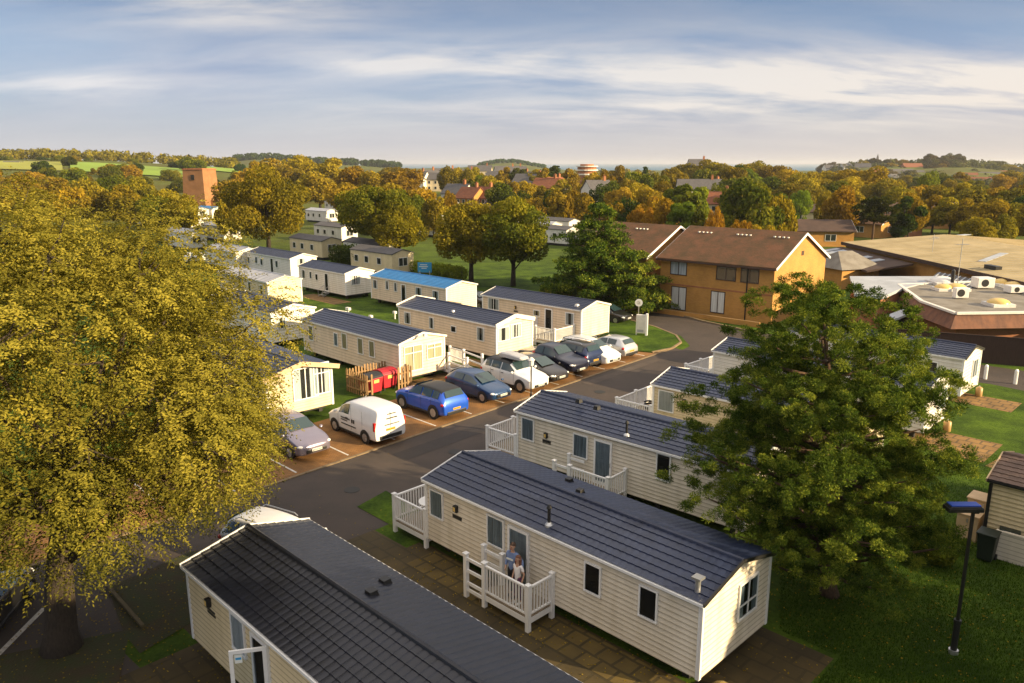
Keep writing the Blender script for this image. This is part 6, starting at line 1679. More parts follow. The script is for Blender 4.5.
# ---- pads of needles (pine, cedar)
def pad_cloud(centres, radii, seed, per, ln, wd, flat=.42, tuft=.26):
    """pads of needle tufts: every tuft a small ball of needles pointing outwards"""
    r = np.random.default_rng(seed); V = []; T = []
    for c, rr in zip(centres, radii):
        nt_ = max(5, int((15 if flat < .6 else 19) * rr ** 1.6))
        tc = r.normal(size=(nt_, 3)); tc /= np.linalg.norm(tc, axis=1, keepdims=True)
        tc[:, 2] = np.where(r.uniform(0, 1, nt_) < .8, np.abs(tc[:, 2]), tc[:, 2])
        tc = tc * np.array([1, 1, flat]) * rr * r.uniform(.45, 1.0, (nt_, 1)) ** .5 + c
        k = max(8, int(per * rr ** .4)); n = nt_ * k
        d = r.normal(size=(n, 3)); d[:, 2] += .35; d /= np.linalg.norm(d, axis=1, keepdims=True)
        ts = np.repeat(r.uniform(.7, 1.25, nt_), k)[:, None] * tuft
        p = np.repeat(tc, k, 0) + d * ts * r.uniform(.35, 1.0, (n, 1)) * np.array([1, 1, .8])
        u = d + r.normal(0, .35, (n, 3)); u /= np.linalg.norm(u, axis=1, keepdims=True)
        v = np.cross(u, unit(n)); v /= np.linalg.norm(v, axis=1, keepdims=True) + 1e-9
        L = ln * r.uniform(.7, 1.3, (n, 1)); Wd = wd * r.uniform(.7, 1.3, (n, 1))
        o = np.empty((n, 4, 3)); o[:, 0] = p + u * L; o[:, 1] = p + v * Wd; o[:, 2] = p - u * L; o[:, 3] = p - v * Wd
        V.append(o.reshape(-1, 3)); T.append(np.clip(r.normal(.45, .14, n) + np.repeat(r.uniform(-.22, .25, nt_), k) + r.uniform(-.1, .1), 0, 1))
    return np.concatenate(V), np.concatenate(T)

def pine_tree():
    bp = at(829, 594); t = thing('pine_tree', 'large spreading green pine right of centre', 'tree', bp); t.scale = (.97, 1, .92)
    r = np.random.default_rng(21)
    prof = [(1.3, 2.0), (2.0, 3.1), (3.0, 3.6), (4.2, 3.6), (5.4, 3.4), (6.6, 3.1), (7.8, 2.7), (8.8, 2.0), (9.7, 1.2), (10.4, .5)]
    def rz_(z):
        for (a, ra), (b_, rb) in zip(prof, prof[1:]):
            if a <= z <= b_: return ra + (rb - ra) * (z - a) / (b_ - a)
        return .5
    def axis(z): return np.array([-.10 * z - .15 * math.sin(z * .6), .02 * z, 0])
    C_, Rr, limbs = [], [], []
    z = 1.7
    while z < 10.5:
        nb = 6 if z < 8 else 4; a0 = r.uniform(0, 6.28)
        for k in range(nb):
            a = a0 + k * 6.283 / nb + r.uniform(-.35, .35); R_ = rz_(z) * r.uniform(.72, 1.12)
            if math.cos(a) > .3 and z < 3.0: R_ *= 1.25
            if math.cos(a) > .2 and z >= 3.0: R_ = min(R_, rz_(z) * .9)
            hz = z + r.uniform(-.25, .35)
            tip = axis(hz) + np.array([math.cos(a) * R_, math.sin(a) * R_, hz + .10 * R_])
            st_ = axis(hz) + np.array([0, 0, hz - .35 - .12 * R_]); limbs.append((tuple(st_), tuple(tip), .04 + .03 * R_ * .5))
            n_p = max(1, int(R_ / .75))
            for q in range(n_p):
                f = 1 - q * .75 / max(R_, .9)
                if f < .25: continue
                c = st_ + (tip - st_) * f + np.array([r.normal(0, .35), r.normal(0, .35), r.normal(.12, .16)])
                C_.append(c); Rr.append(r.uniform(.78, 1.22) * (1.0 if q == 0 else .95))
        z += r.uniform(.55, .80)
    C_.append(axis(10.5) + np.array([0, 0, 10.4])); Rr.append(.7)
    V, T = pad_cloud(C_, Rr, 22, 185, .043, .012, flat=.66, tuft=.21)
    fast_mesh('crown', V, 4, LEAF['pine'], t, T)
    trunk_mesh(t, [tuple(axis(z) + np.array([0, 0, z])) for z in (-.1, .4, 2, 4, 6, 8, 10)], [.36, .27, .23, .19, .14, .09, .03], limbs, M['bark_pine'])
pine_tree()

def cedar(name, label, px, py, h, Rm, seed, tiers=9, mat_='cedar', per=34, ln=.12, wd=.045, group=None, lean=0):
    bp = at(px, py); t = thing(name, label, 'tree', bp, 0, group); r = np.random.default_rng(seed)
    C_, Rr, limbs = [], [], []
    for i in range(tiers):
        f = i / (tiers - 1); z = h * (.13 + .82 * f); R_ = Rm * (1 - f) ** .75 * r.uniform(.85, 1.1) + .35; nb = max(3, int(8 - 4 * f)); a0 = r.uniform(0, 6)
        for k in range(nb):
            a = a0 + k * 6.283 / nb + r.uniform(-.3, .3); Rk = R_ * r.uniform(.7, 1.15)
            tip = np.array([math.cos(a) * Rk, math.sin(a) * Rk, z + r.uniform(-.25, .25)]); st_ = np.array([0, 0, z - .1 * Rk]); limbs.append((tuple(st_), tuple(tip), .03 + .012 * Rk))
            for q in range(max(1, int(Rk / .9))):
                g = 1 - q * .9 / max(Rk, .9)
                if g < .15: continue
                C_.append(st_ + (tip - st_) * g + r.normal(0, .15, 3)); Rr.append(r.uniform(.75, 1.2) * (1 if q else .85))
    C_.append(np.array([0, 0, h - .2])); Rr.append(.4)
    V, T = pad_cloud(C_, Rr, seed + 1, per, ln, wd, flat=.36, tuft=.36)
    fast_mesh('crown', V, 4, LEAF[mat_], t, T); trunk_mesh(t, [(0, 0, -.2), (0, 0, h * .5), (0, 0, h * .97)], [.3, .18, .03], limbs, M['bark_pine'])
    return t
cedar('cedar_tree', 'layered dark green cedar in front of the brick flats', 597, 311, 9.9, 4.9, 31, tiers=12)
cedar('cedar_tree', 'low layered conifer leaning out beside the speed sign', 634, 312, 5.6, 3.2, 37, tiers=5)

def broad(name, label, bp, h, wd_, colour, seed, leaves=9000, ln=.17, lw=.10, low=.22, group=None, lobes=18, hole=.25, mt=None, cat='tree'):
    t = thing(name, label, cat, bp, 0, group)
    rz3 = h * (1 - low) / 2; R3 = (wd_ / 2 * .92, wd_ / 2 * .92, rz3 * .95); cz = h - rz3
    V, T, lc, lr = lobed_crown(R3, lobes, min(R3) * .46, leaves, ln, lw, seed, hole)
    fast_mesh('crown', V + np.array([0, 0, cz]), 4, LEAF[colour], t, T)
    rr = np.random.default_rng(seed); lim = []
    for j in rr.choice(len(lc), min(9, len(lc)), replace=False):
        z0 = h * rr.uniform(low * .7, .5); lim.append(((0, 0, z0), tuple(lc[j] + np.array([0, 0, cz])), .035 * h / 8 + .04))
    trunk_mesh(t, [(0, 0, -.3), (.05, 0, h * .2), (0, .05, h * .5), (.05, 0, h * .8)], [.045 * h ** .9, .032 * h ** .9, .02 * h, .006 * h], lim, M['bark'])
    return t

# the trees round the caravans, each its own mesh
near = [
 ('broad_tree', 'tall brown gold tree behind the upper left caravans', 269, 251, 12.0, 13.2, 'olive', 20000, .20, .20),
 ('broad_tree', 'dark olive tree of the centre pair, behind the small orange one', 377, 262, 10.8, 10.8, 'green', 15000, .18, .25),
 ('broad_tree', 'small orange brown tree in front of the dark olive one', 399, 266, 8.2, 7.4, 'olive', 12000, .15, .25),
 ('broad_tree', 'orange olive tree, left one above the row of parked cars', 471, 283, 9.4, 9.2, 'olive', 17000, .16, .22),
 ('broad_tree', 'greener olive tree standing right beside the orange olive one', 513, 286, 9.4, 8.6, 'green', 17000, .16, .22),
]
for k, (nm, lb_, px, py, h, wd_, c, nl_, ln_, low) in enumerate(near): broad(nm, lb_, at(px, py), h, wd_, c, 100 + k, leaves=nl_, ln=ln_, lw=ln_ * .6, low=low, lobes=22)
# hedges and shrubs
def hedge(name, label, pix, h, wd_, colour, seed, n, ln=.11):
    t = thing(name, label, 'hedge' if 'hedge' in name else 'shrub', at(*pix[0])); o = np.array(at(*pix[0])); r = np.random.default_rng(seed)
    pts = [np.array(at(*p)) - o for p in pix]; seg = r.integers(0, len(pts) - 1, n) if len(pts) > 1 else np.zeros(n, int)
    f = r.uniform(0, 1, n); c = np.array([pts[s] + (pts[s + 1] - pts[s]) * g for s, g in zip(seg, f)]) if len(pts) > 1 else np.zeros((n, 3))
    d = r.normal(size=(n, 3)); d /= np.linalg.norm(d, axis=1, keepdims=True)
    p = c + d * np.array([wd_ / 2, wd_ / 2, h / 2]) * (1 - .3 * r.uniform(0, 1, (n, 1)) ** 2) * (1 + .25 * lump(c + d, seed, 2.0))[:, None] + np.array([0, 0, h / 2])
    nn = d + r.normal(0, .6, (n, 3)); nn /= np.linalg.norm(nn, axis=1, keepdims=True)
    fast_mesh('foliage', cards(p, nn, ln, ln * .6), 4, LEAF[colour], t, np.clip(r.normal(.5, .2, n), 0, 1))
    b = MB()
    for q in pts: b.tube([(q[0], q[1], 0), (q[0], q[1], h * .7)], .05, n=5)
    b.build('stem', M['bark'], t)
hedge('hedge', 'yellow green hedge behind the blue notice board', [(395, 272), (440, 277), (462, 281)], 1.7, 2.0, 'lime', 301, 9000)
hedge('hedge', 'dark clipped hedge block below the dark olive tree', [(337, 266), (352, 268), (368, 270)], 3.0, 2.6, 'dark', 302, 9000)
hedge('hedge', 'low hedge line between the olive trees and the flats', [(545, 297), (575, 302)], 1.2, 1.4, 'green', 303, 4000)
hedge('shrub', 'small yellow sapling beside the cedar at the flats corner', [(662, 305)], 2.6, 2.0, 'lime', 304, 2500, .1)
hedge('shrub', 'dark bush before the orange brick annex', [(868, 322)], 2.4, 1.8, 'dark', 305, 2500, .1)
hedge('shrub', 'green bush under the right side of the pine', [(935, 560)], 1.2, 1.6, 'green', 306, 2500, .07)

# variants for the far belt: shared meshes, one per colour and shape
VAR = {}
def variant(colour, shape):
    alt = rnd.randint(0, 2)
    if (colour, shape, alt) in VAR: return VAR[(colour, shape, alt)]
    sd = 500 + len(VAR) * 7
    h, wd_, low, nl_ = {'round': (10, 9.5, .12, 5200), 'oval': (10, 5.8, .06, 4200), 'wide': (10, 13, .10, 6400), 'bush': (10, 14, -.02, 5200), 'fir': (10, 5.5, .04, 0), 'pine': (10, 9, .2, 0)}[shape]
    src = None
    if shape in ('fir', 'pine'):
        t = thing('fir_tree' if shape == 'fir' else 'pine_tree', '', 'tree')
        r = np.random.default_rng(sd); C_, Rr = [], []
        if shape == 'fir':
            for i in range(13):
                f = i / 12; z = 10 * (.08 + .88 * f); R_ = 2.7 * (1 - f) ** .9 + .15
                for k in range(max(2, int(7 * (1 - f)))): a = k * 6.28 / max(2, int(7 * (1 - f))) + i; C_.append(np.array([math.cos(a) * R_ * .7, math.sin(a) * R_ * .7, z])); Rr.append(.5 + .6 * (1 - f))
        else:
            for i in range(26):
                a = r.uniform(0, 6.28); R_ = r.uniform(.5, 4.0); z = r.uniform(5.5, 9.5) - .25 * R_; C_.append(np.array([math.cos(a) * R_, math.sin(a) * R_, z])); Rr.append(r.uniform(1.0, 1.7))
        V, T = pad_cloud(C_, Rr, sd, 10, .3, .13, flat=.45, tuft=.5)
        fast_mesh('crown', V, 4, LEAF[colour], t, T); trunk_mesh(t, [(0, 0, -2), (0, 0, 4), (0, 0, 9)], [.3, .22, .05], [], M['bark_pine'])
    else:
        t = broad('round_tree' if shape in ('round', 'wide') else ('oval_tree' if shape == 'oval' else 'bush'), '', (0, 0, 0), h, wd_, colour, sd, leaves=nl_, ln=.34, lw=.22, low=low, lobes=(10, 16, 23)[alt] + (6 if shape == 'wide' else 0), hole=(.20, .30, .40)[alt])
    VAR[(colour, shape, alt)] = t; t['used'] = 0
    return t
CN = dict(gold='gold', olive='olive brown', green='green', dark='dark green', lime='lime green', rust='rust orange', grey='hazy dull')
SN_ = dict(round='round tree', oval='narrow oval tree', wide='broad tree', bush='low bushy tree', fir='pointed fir', pine='flat topped pine')
LBL = {}
def belt(px, ty, w_px, colour, shape='round', D=None, label=None, group='trees of the far belt'):
    if D is None:
        D = 330 if ty <= 165 else 285 if ty <= 170 else 240 if ty <= 176 else 200 if ty <= 184 else 168 if ty <= 192 else 142 if ty <= 200 else 122
        D *= rnd.uniform(.95, 1.05)
    g = hill(px, D); h = 13.5 - (ty - 164) / FPX * CS * D - g
    src = variant(colour, shape)
    t = src if not src['used'] else copy_tree(src)
    src['used'] = 1
    bw = {'round': 9.5, 'oval': 5.8, 'wide': 13, 'bush': 14, 'fir': 5.5, 'pine': 9}[shape]
    p = at_y(px, D); t.location = (p.x, p.y, g); sxy = (w_px / (FPX / CS) * D) / bw; t.scale = (sxy, sxy, max(h, 2.5) / 10); t.rotation_euler = (0, 0, rnd.uniform(0, 6.28))
    zone = ('beyond the golden tree' if px < 215 else 'near the brick tower' if px < 300 else 'left of the town' if px < 410 else 'among far town roofs' if px < 560 else
            'by the round pavilion' if px < 665 else 'above the brick flats' if px < 800 else 'behind the brick bungalows' if px < 900 else 'beyond the tan hall roof')
    if group != 'trees of the far belt': zone = 'of the hazy ridge' if 'ridge' in group else 'on the left hill'
    row = 'on the skyline' if ty < 170 else 'in the back row' if ty < 178 else 'in the middle rows' if ty < 195 else 'in the front row'
    t['label'] = label or f'{CN[colour]} {SN_[shape]} {row}, {zone}'
    t['category'] = 'bush' if shape == 'bush' else 'tree'; t['group'] = group
    t['px'] = px
    BELT.append(t)
    return t
BELT = []
B_ = [
 # left, over the golden tree
 (20, 172, 30, 'olive'), (52, 176, 34, 'olive'), (84, 178, 36, 'olive'), (112, 176, 36, 'green'), (140, 178, 34, 'olive'), (122, 186, 40, 'olive'), (160, 188, 34, 'gold'), (172, 196, 30, 'olive'), (150, 196, 36, 'green'), (92, 190, 42, 'olive'), (30, 188, 44, 'olive'), (60, 186, 40, 'gold'), (184, 193, 22, 'gold'), (0, 184, 40, 'olive'), (-25, 180, 44, 'olive'),
 (228, 180, 34, 'olive'), (244, 168, 30, 'gold'), (246, 190, 40, 'olive'), (225, 195, 26, 'gold'), (258, 163, 30, 'gold'),
 (276, 160, 44, 'olive'), (302, 156, 52, 'gold', 'wide'), (330, 160, 46, 'gold'), (352, 166, 40, 'gold'), (372, 170, 30, 'gold'), (318, 172, 44, 'olive'), (345, 182, 44, 'gold'), (366, 190, 36, 'olive'), (386, 182, 36, 'gold'), (402, 168, 44, 'gold'), (420, 186, 36, 'gold'), (402, 188, 36, 'olive'), (432, 197, 24, 'olive'), (416, 196, 26, 'green'),
 # centre town
 (447, 166, 18, 'olive', 'round', 300), (457, 167, 16, 'gold', 'round', 310), (467, 168, 18, 'olive', 'round', 290), (478, 168, 18, 'olive', 'round', 300), (470, 178, 22, 'dark', 'round', 250), (482, 176, 18, 'lime', 'round', 250), (492, 175, 30, 'olive', 'round', 235), (500, 182, 28, 'green', 'round', 210),
 (505, 168, 18, 'gold', 'round', 330), (519, 168, 22, 'dark', 'round', 330), (512, 183, 26, 'gold', 'round', 215), (518, 190, 34, 'dark', 'bush', 185), (526, 180, 22, 'gold', 'round', 230), (537, 170, 22, 'olive', 'round', 300), (543, 186, 20, 'olive', 'round', 215), (552, 166, 20, 'dark', 'round', 300), (544, 169, 20, 'gold', 'round', 290), (534, 196, 30, 'gold', 'bush', 180), (546, 194, 26, 'dark', 'bush', 180),
 (425, 205, 24, 'olive', 'round', 150), (437, 198, 22, 'gold', 'round', 170), (449, 190, 16, 'gold', 'round', 190),
 # centre right
 (557, 166, 22, 'dark', 'fir', 310), (569, 170, 24, 'gold', 'round', 280), (560, 180, 26, 'olive', 'round', 235), (558, 186, 22, 'gold', 'oval', 165), (569, 190, 12, 'gold', 'oval', 165), (574, 186, 22, 'gold', 'oval', 170), (585, 188, 22, 'gold', 'oval', 160), (592, 172, 26, 'gold'), (604, 174, 24, 'olive'), (607, 172, 22, 'gold'), (619, 167, 26, 'gold'), (612, 180, 26, 'green'), (634, 170, 20, 'lime'), (628, 178, 24, 'olive'), (646, 167, 18, 'dark', 'fir', 285), (640, 174, 26, 'green'), (654, 174, 26, 'green'), (661, 176, 20, 'olive'),
 (604, 185, 34, 'dark', 'bush', 190), (622, 186, 30, 'gold', 'round', 180), (636, 182, 34, 'gold', 'round', 190), (652, 187, 34, 'gold', 'round', 175), (666, 180, 24, 'olive'),
 (632, 199, 48, 'dark', 'bush', 135), (655, 197, 34, 'rust', 'round', 132), (668, 197, 30, 'rust', 'round', 130), (645, 204, 34, 'rust', 'bush', 125), (615, 204, 34, 'gold', 'bush', 135),
 (674, 167, 26, 'olive'), (686, 163, 34, 'olive'), (682, 178, 34, 'lime', 'oval', 150), (692, 188, 26, 'green', 'oval', 140), (700, 182, 22, 'lime', 'oval', 155), (684, 196, 34, 'lime', 'oval', 125),
 (702, 161, 32, 'olive'), (718, 162, 34, 'olive'), (706, 170, 30, 'green'), (733, 166, 34, 'olive'), (740, 162, 16, 'dark', 'pine', 320), (748, 167, 30, 'lime'), (756, 162, 44, 'olive', 'wide'), (774, 164, 44, 'olive', 'wide'), (790, 168, 40, 'gold', 'wide'), (804, 172, 34, 'olive'), (770, 176, 40, 'green'), (792, 182, 36, 'olive'), (820, 173, 40, 'olive'), (838, 178, 34, 'green'), (812, 184, 34, 'olive'),
 (722, 184, 30, 'green', 'bush', 200), (714, 190, 34, 'olive', 'bush', 190), (736, 188, 34, 'olive', 'round', 185), (742, 178, 40, 'green', 'round', 220),
 (756, 184, 70, 'green', 'wide', 118), (782, 193, 36, 'gold', 'round', 118), (718, 206, 24, 'rust', 'bush', 112), (746, 216, 30, 'rust', 'bush', 102), (766, 221, 40, 'gold', 'bush', 100), (803, 191, 26, 'lime', 'bush', 175), (702, 206, 18, 'green', 'oval', 118),
 # right
 (828, 172, 40, 'olive', 'round', 250), (846, 186, 36, 'rust', 'round', 150), (832, 190, 26, 'olive', 'round', 160), (866, 167, 62, 'gold', 'wide', 240), (850, 176, 34, 'gold', 'round', 230), (888, 178, 40, 'olive', 'round', 215), (880, 196, 44, 'dark', 'pine', 132), (910, 193, 30, 'dark', 'oval', 134), (916, 192, 30, 'gold', 'round', 140), (902, 186, 36, 'olive', 'round', 180), (925, 182, 40, 'gold', 'wide', 200), (931, 172, 20, 'lime', 'round', 260), (944, 184, 40, 'olive', 'round', 190), (962, 184, 40, 'gold', 'round', 185), (980, 186, 40, 'olive', 'round', 180), (1000, 186, 40, 'gold', 'round', 180), (1018, 188, 40, 'olive', 'round', 175), (1040, 184, 44, 'olive', 'round', 175),
 (958, 198, 36, 'olive', 'round', 150), (976, 200, 36, 'gold', 'round', 145), (997, 198, 44, 'gold', 'round', 140), (1018, 202, 40, 'olive', 'round', 138), (982, 214, 46, 'gold', 'bush', 122), (1006, 212, 40, 'olive', 'bush', 125), (940, 196, 34, 'gold', 'round', 155), (1040, 205, 40, 'gold', 'round', 130), (926, 200, 20, 'olive', 'oval', 150), (1030, 195, 36, 'dark', 'round', 150),
]
for e in B_: belt(*e)
# filler trees further back so that the belt closes
for k in range(95):
    px = rnd.uniform(-60, 1080); D = rnd.uniform(300, 520) if px < 420 or px > 640 else rnd.uniform(430, 620)
    if 405 < px < 560 or (px < 640 and rnd.random() < .5 and px > 405): continue
    hh = rnd.uniform(7.5, 11); ty = 164 + (13.5 - hh - hill(px, D)) / D * FPX / CS
    belt(px, ty, hh * rnd.uniform(.9, 1.3) / D * FPX / CS, rnd.choice(['olive', 'green', 'olive', 'green', 'olive', 'gold', 'dark']), rnd.choice(['round', 'round', 'wide']), D=D)
# hazy trees on the right ridge
for k in range(46):
    px = rnd.uniform(826, 1060); D = rnd.uniform(620, 940); hh = rnd.uniform(8, 12)
    if 925 < px < 960: D = rnd.uniform(820, 900); hh = 13
    ty = 164 + (13.5 - hh - hill(px, D)) / D * FPX / CS
    belt(px, ty, hh * rnd.uniform(1.1, 1.8) / D * FPX / CS, rnd.choice(['grey', 'olive', 'grey']), rnd.choice(['round', 'wide', 'bush']), D=D, group='trees on the hazy ridge')
for k in range(22):
    px = rnd.uniform(927, 962); D = rnd.uniform(800, 930); hh = rnd.uniform(12, 15); ty = 164 + (13.5 - hh - hill(px, D)) / D * FPX / CS
    belt(px, ty, 15 / D * FPX / CS, 'grey', 'round', D=D, group='trees on the hazy ridge', label='hazy dull round tree of the wood on the far right ridge')
for (px, w_) in ((824, 12), (833, 14), (845, 10), (856, 12), (838, 16), (868, 10), (886, 12), (918, 10)):
    D = 930; ty = 163 + rnd.uniform(-.5, 1.5); belt(px, ty, w_, 'grey', 'round', D=D, group='trees on the hazy ridge')
# hedgerow trees on the left hill
for k in range(60):
    row = rnd.choice([(405, 5), (560, 6), (330, 5)]); px = rnd.uniform(-40, 330); D = row[0] * rnd.uniform(.97, 1.03); hh = rnd.uniform(3.5, 7)
    ty = 164 + (13.5 - hh - hill(px, D)) / D * FPX / CS
    belt(px, ty, hh * 1.4 / D * FPX / CS, rnd.choice(['olive', 'green', 'dark', 'olive']), 'bush', D=D, group='hedgerow trees on the left hill')

# woods that read as one mass on the far crests
def wood(name, label, n, fx, fD, colour, hh=(6, 11), ln=1.1):
    r = np.random.default_rng(len(label)); V = []; T = []
    for k in range(n):
        px = fx(r); D = fD(r, px); p = at_y(px, D); g = hill(px, D); h = r.uniform(*hh); w_ = h * r.uniform(.45, .65)
        m_ = 70; d = r.normal(size=(m_, 3)); d /= np.linalg.norm(d, axis=1, keepdims=True)
        q = np.array([p.x, p.y, g + h * .52]) + d * np.array([w_, w_, h * .5]) * r.uniform(.8, 1.05, (m_, 1))
        nn = d + r.normal(0, .4, (m_, 3)); nn /= np.linalg.norm(nn, axis=1, keepdims=True)
        V.append(cards(q, nn, ln, ln * .8)); T.append(np.clip(r.normal(.45, .15, m_) + r.uniform(-.2, .2), 0, 1))
    o = fast_mesh(name, np.concatenate(V), 4, LEAF[colour], None, np.concatenate(T)); tag(o, label, kind='stuff')
wood('woods', 'brown green wood along the crest of the left hill', 260, lambda r: r.uniform(-120, 235), lambda r, px: r.uniform(640, 760), 'olive', (6, 10))
wood('woods', 'dark wood on the low blue hill left of centre', 220, lambda r: r.uniform(225, 400), lambda r, px: r.uniform(1350, 1550), 'dark', (7, 13), 2.0)
wood('woods', 'dark wood on the headland', 120, lambda r: r.uniform(478, 545), lambda r, px: r.uniform(1550, 1700), 'dark', (4, 7), 1.5)
wood('woods', 'dull hazy woodland over the right hand ridge', 620, lambda r: r.uniform(822, 1090), lambda r, px: r.uniform(560, 960), 'grey', (6, 10), 1.3)
wood('woods', 'thin tree lines on the shore behind the town', 140, lambda r: r.uniform(400, 700), lambda r, px: r.uniform(650, 1000), 'olive', (5, 8), 1.2)

# green fields on the left hill and headland
def field(name, label, x0, x1, D0, D1, m_):
    b = MB(); nx, ny = 24, 16; vs = []
    for j in range(ny + 1):
        for i in range(nx + 1):
            px = x0 + (x1 - x0) * i / nx; D = D0 + (D1 - D0) * j / ny; p = at_y(px, D); vs.append((p.x, p.y, hill(px, math.hypot(p.x, p.y)) + .6))
    b.add(vs, [(j * (nx + 1) + i, j * (nx + 1) + i + 1, (j + 1) * (nx + 1) + i + 1, (j + 1) * (nx + 1) + i) for j in range(ny) for i in range(nx)])
    tag(b.build(name, m_, smooth=True), label, kind='structure')
fm = mat('bright_green_pasture', (.22, .34, .02), .95, var=.3, scale=.02, bump=.3, bscale=.4)
fm2 = mat('yellow_green_pasture', (.30, .31, .03), .95, var=.3, scale=.02, bump=.3, bscale=.4)
field('field', 'bright green pasture on the left hill', 70, 215, 430, 530, fm)
field('field', 'upper pasture strip on the left hill', 196, 300, 540, 640, fm)
field('field', 'yellow green pasture at the far left', -60, 62, 430, 520, fm2)
field('field', 'pale pasture high on the left hill', 40, 80, 575, 640, fm)
field('field', 'green slope on the headland', 522, 545, 1580, 1650, fm)

# tell look-alike neighbours of one zone apart by their order across the view
by = {}
for t in BELT: by.setdefault(t['label'], []).append(t)
ORD = ['leftmost', 'second from left', 'third from left', 'fourth from left', 'fifth from left', 'sixth from left', 'seventh from left', 'eighth from left', 'ninth from left']
for l, ts in by.items():
    if 1 < len(ts) <= 9:
        ts.sort(key=lambda t: t['px'])
        for o_, t in zip(ORD, ts): t['label'] = f'{o_} {l}'
for t in BELT: del t['px']
# ------------------------------------------------------------------ foreground ground details and air
def wsheet(name, c, x0, y0, x1, y1, m_, z, label):
    b = MB(); b.add([(x0, y0, 0), (x1, y0, 0), (x1, y1, 0), (x0, y1, 0)], [(0, 1, 2, 3)]); o = b.build(name, M[m_])
    global NSH
    NSH += 1; o.location = (c.o.x, c.o.y, z + .0007 * NSH); o.rotation_euler = (0, 0, c.rz)
    return tag(o, label, kind='structure')
NSH = 0
lx, ly = B.lx, B.ly
wsheet('paving', B, -lx - .6, -ly - 4.6, lx + 1.6, -ly + .2, 'slabs', .006, 'mossy brown paving between the two near caravans')
wsheet('paving', B, lx - .3, -ly + .21, lx + 1.9, ly + .4, 'slabs', .006, 'mossy slabs round the end of the main caravan')
M['slabs_moss'] = brick_mat('yellow_mossy_slabs', (.15, .10, .022), (.11, .075, .018), (.06, .042, .012), bw=.6, bh=.6, axis='xy')
wsheet('path', B, -lx + .3, -ly - 1.2, lx + .4, -ly + .1, 'slabs_moss', .010, 'yellowish slab path along the main caravan')
wsheet('paving', A, -A.lx - .3, -A.ly - 4.2, A.lx, -A.ly + .2, 'slabs', .014, 'mossy slab terrace in front of the charcoal roofed caravan')
wsheet('paving', A, -A.lx - 2.6, -A.ly + .21, -A.lx + .2, A.ly + 4.2, 'slabs', .006, 'brown hardstanding at the end of the charcoal roofed caravan')
wsheet('path', G_, G_.lx - 1, -G_.ly - 1.0, G_.lx + 3.0, G_.ly - 1.0, 'slabs_orange', .008, 'orange slab patio at the end of the white caravan nearest the lawn')
wsheet('path', F_, F_.lx - .5, -F_.ly + .2, F_.lx + 2.6, F_.ly - .8, 'slabs_orange', .008, 'orange slab patio at the end of the caravan beside the fence')
wsheet('path', M_, M_.hit(327, 281).x - 2.2, -M_.ly - 2.4, M_.lx + 1.5, -M_.ly - .3, 'slabs_orange', .008, 'orange slab patch before the white slate roofed caravan')
wsheet('path', J_, J_.lx - 5, -J_.ly - 1.6, J_.lx + 1.0, -J_.ly - .2, 'slabs_orange', .008, 'slab path along the peach caravan')
wsheet('path', I_, I_.lx - .5, -I_.ly + .5, I_.lx + 1.2, I_.ly + 1.5, 'slabs_orange', .008, 'slab path at the front of the cream pink caravan')
sheet('path', [(985, 466), (1005, 455), (1040, 462), (1030, 478)], M['slabs_orange'], .008, label='orange slab patch at the right edge')
# dark grass plot with timber edge under the golden tree
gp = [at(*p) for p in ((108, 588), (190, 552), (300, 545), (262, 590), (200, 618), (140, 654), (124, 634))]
sheet('grass_plot', gp, M['shade_mud_grass'], .02, label='dark grass plot under the edge of the golden tree')
b = MB()
a, c = at(143, 628), gp[0]; b.bar((a.x, a.y, .05), (c.x, c.y, .05), .10, .12)
tag(b.build('plot_kerb', M['kerb_dark']), 'kerb round the dark grass plot', kind='structure')
sheet('grass_plot', [(-60, 668), (130, 630), (118, 690), (-60, 720)], M['shade_mud_grass'], .0255, label='dark grass at the foot of the golden tree')
sheet('grass_plot', [(357, 507), (386, 491), (436, 520), (424, 546), (405, 533)], M['ground'], .02, label='green patch before the main veranda')
# fallen leaves: uncountable litter
r = np.random.default_rng(9); n = 5200
P0 = np.empty((n, 3)); 
src = [(62, 640, 7.5, 2600), (600, 640, 4.5, 500), (880, 600, 5.5, 1200), (330, 640, 4.5, 400), (440, 590, 4, 500)]
i = 0
for (px, py, rad, k) in src:
    c = at(px, py); q = r.normal(size=(k, 2)) * rad * .55; P0[i:i + k, 0] = c.x + q[:, 0]; P0[i:i + k, 1] = c.y + q[:, 1]; i += k
P0[:, 2] = .03
nn = np.tile(np.array([0, 0, 1.0]), (n, 1)) + r.normal(0, .3, (n, 3)); nn /= np.linalg.norm(nn, axis=1, keepdims=True)
o = fast_mesh('fallen_leaves', cards(P0, nn, .032, .022), 4, LEAF['gold'], None, r.uniform(0, 1, n)); tag(o, 'scattered fallen autumn leaves', kind='stuff')
# grass tufts along the lawn near the camera
n = 60000; px = r.uniform(780, 1060, n); py = r.uniform(455, 690, n)
d = np.array([tuple(at(a, b_)) for a, b_ in zip(px, py)])
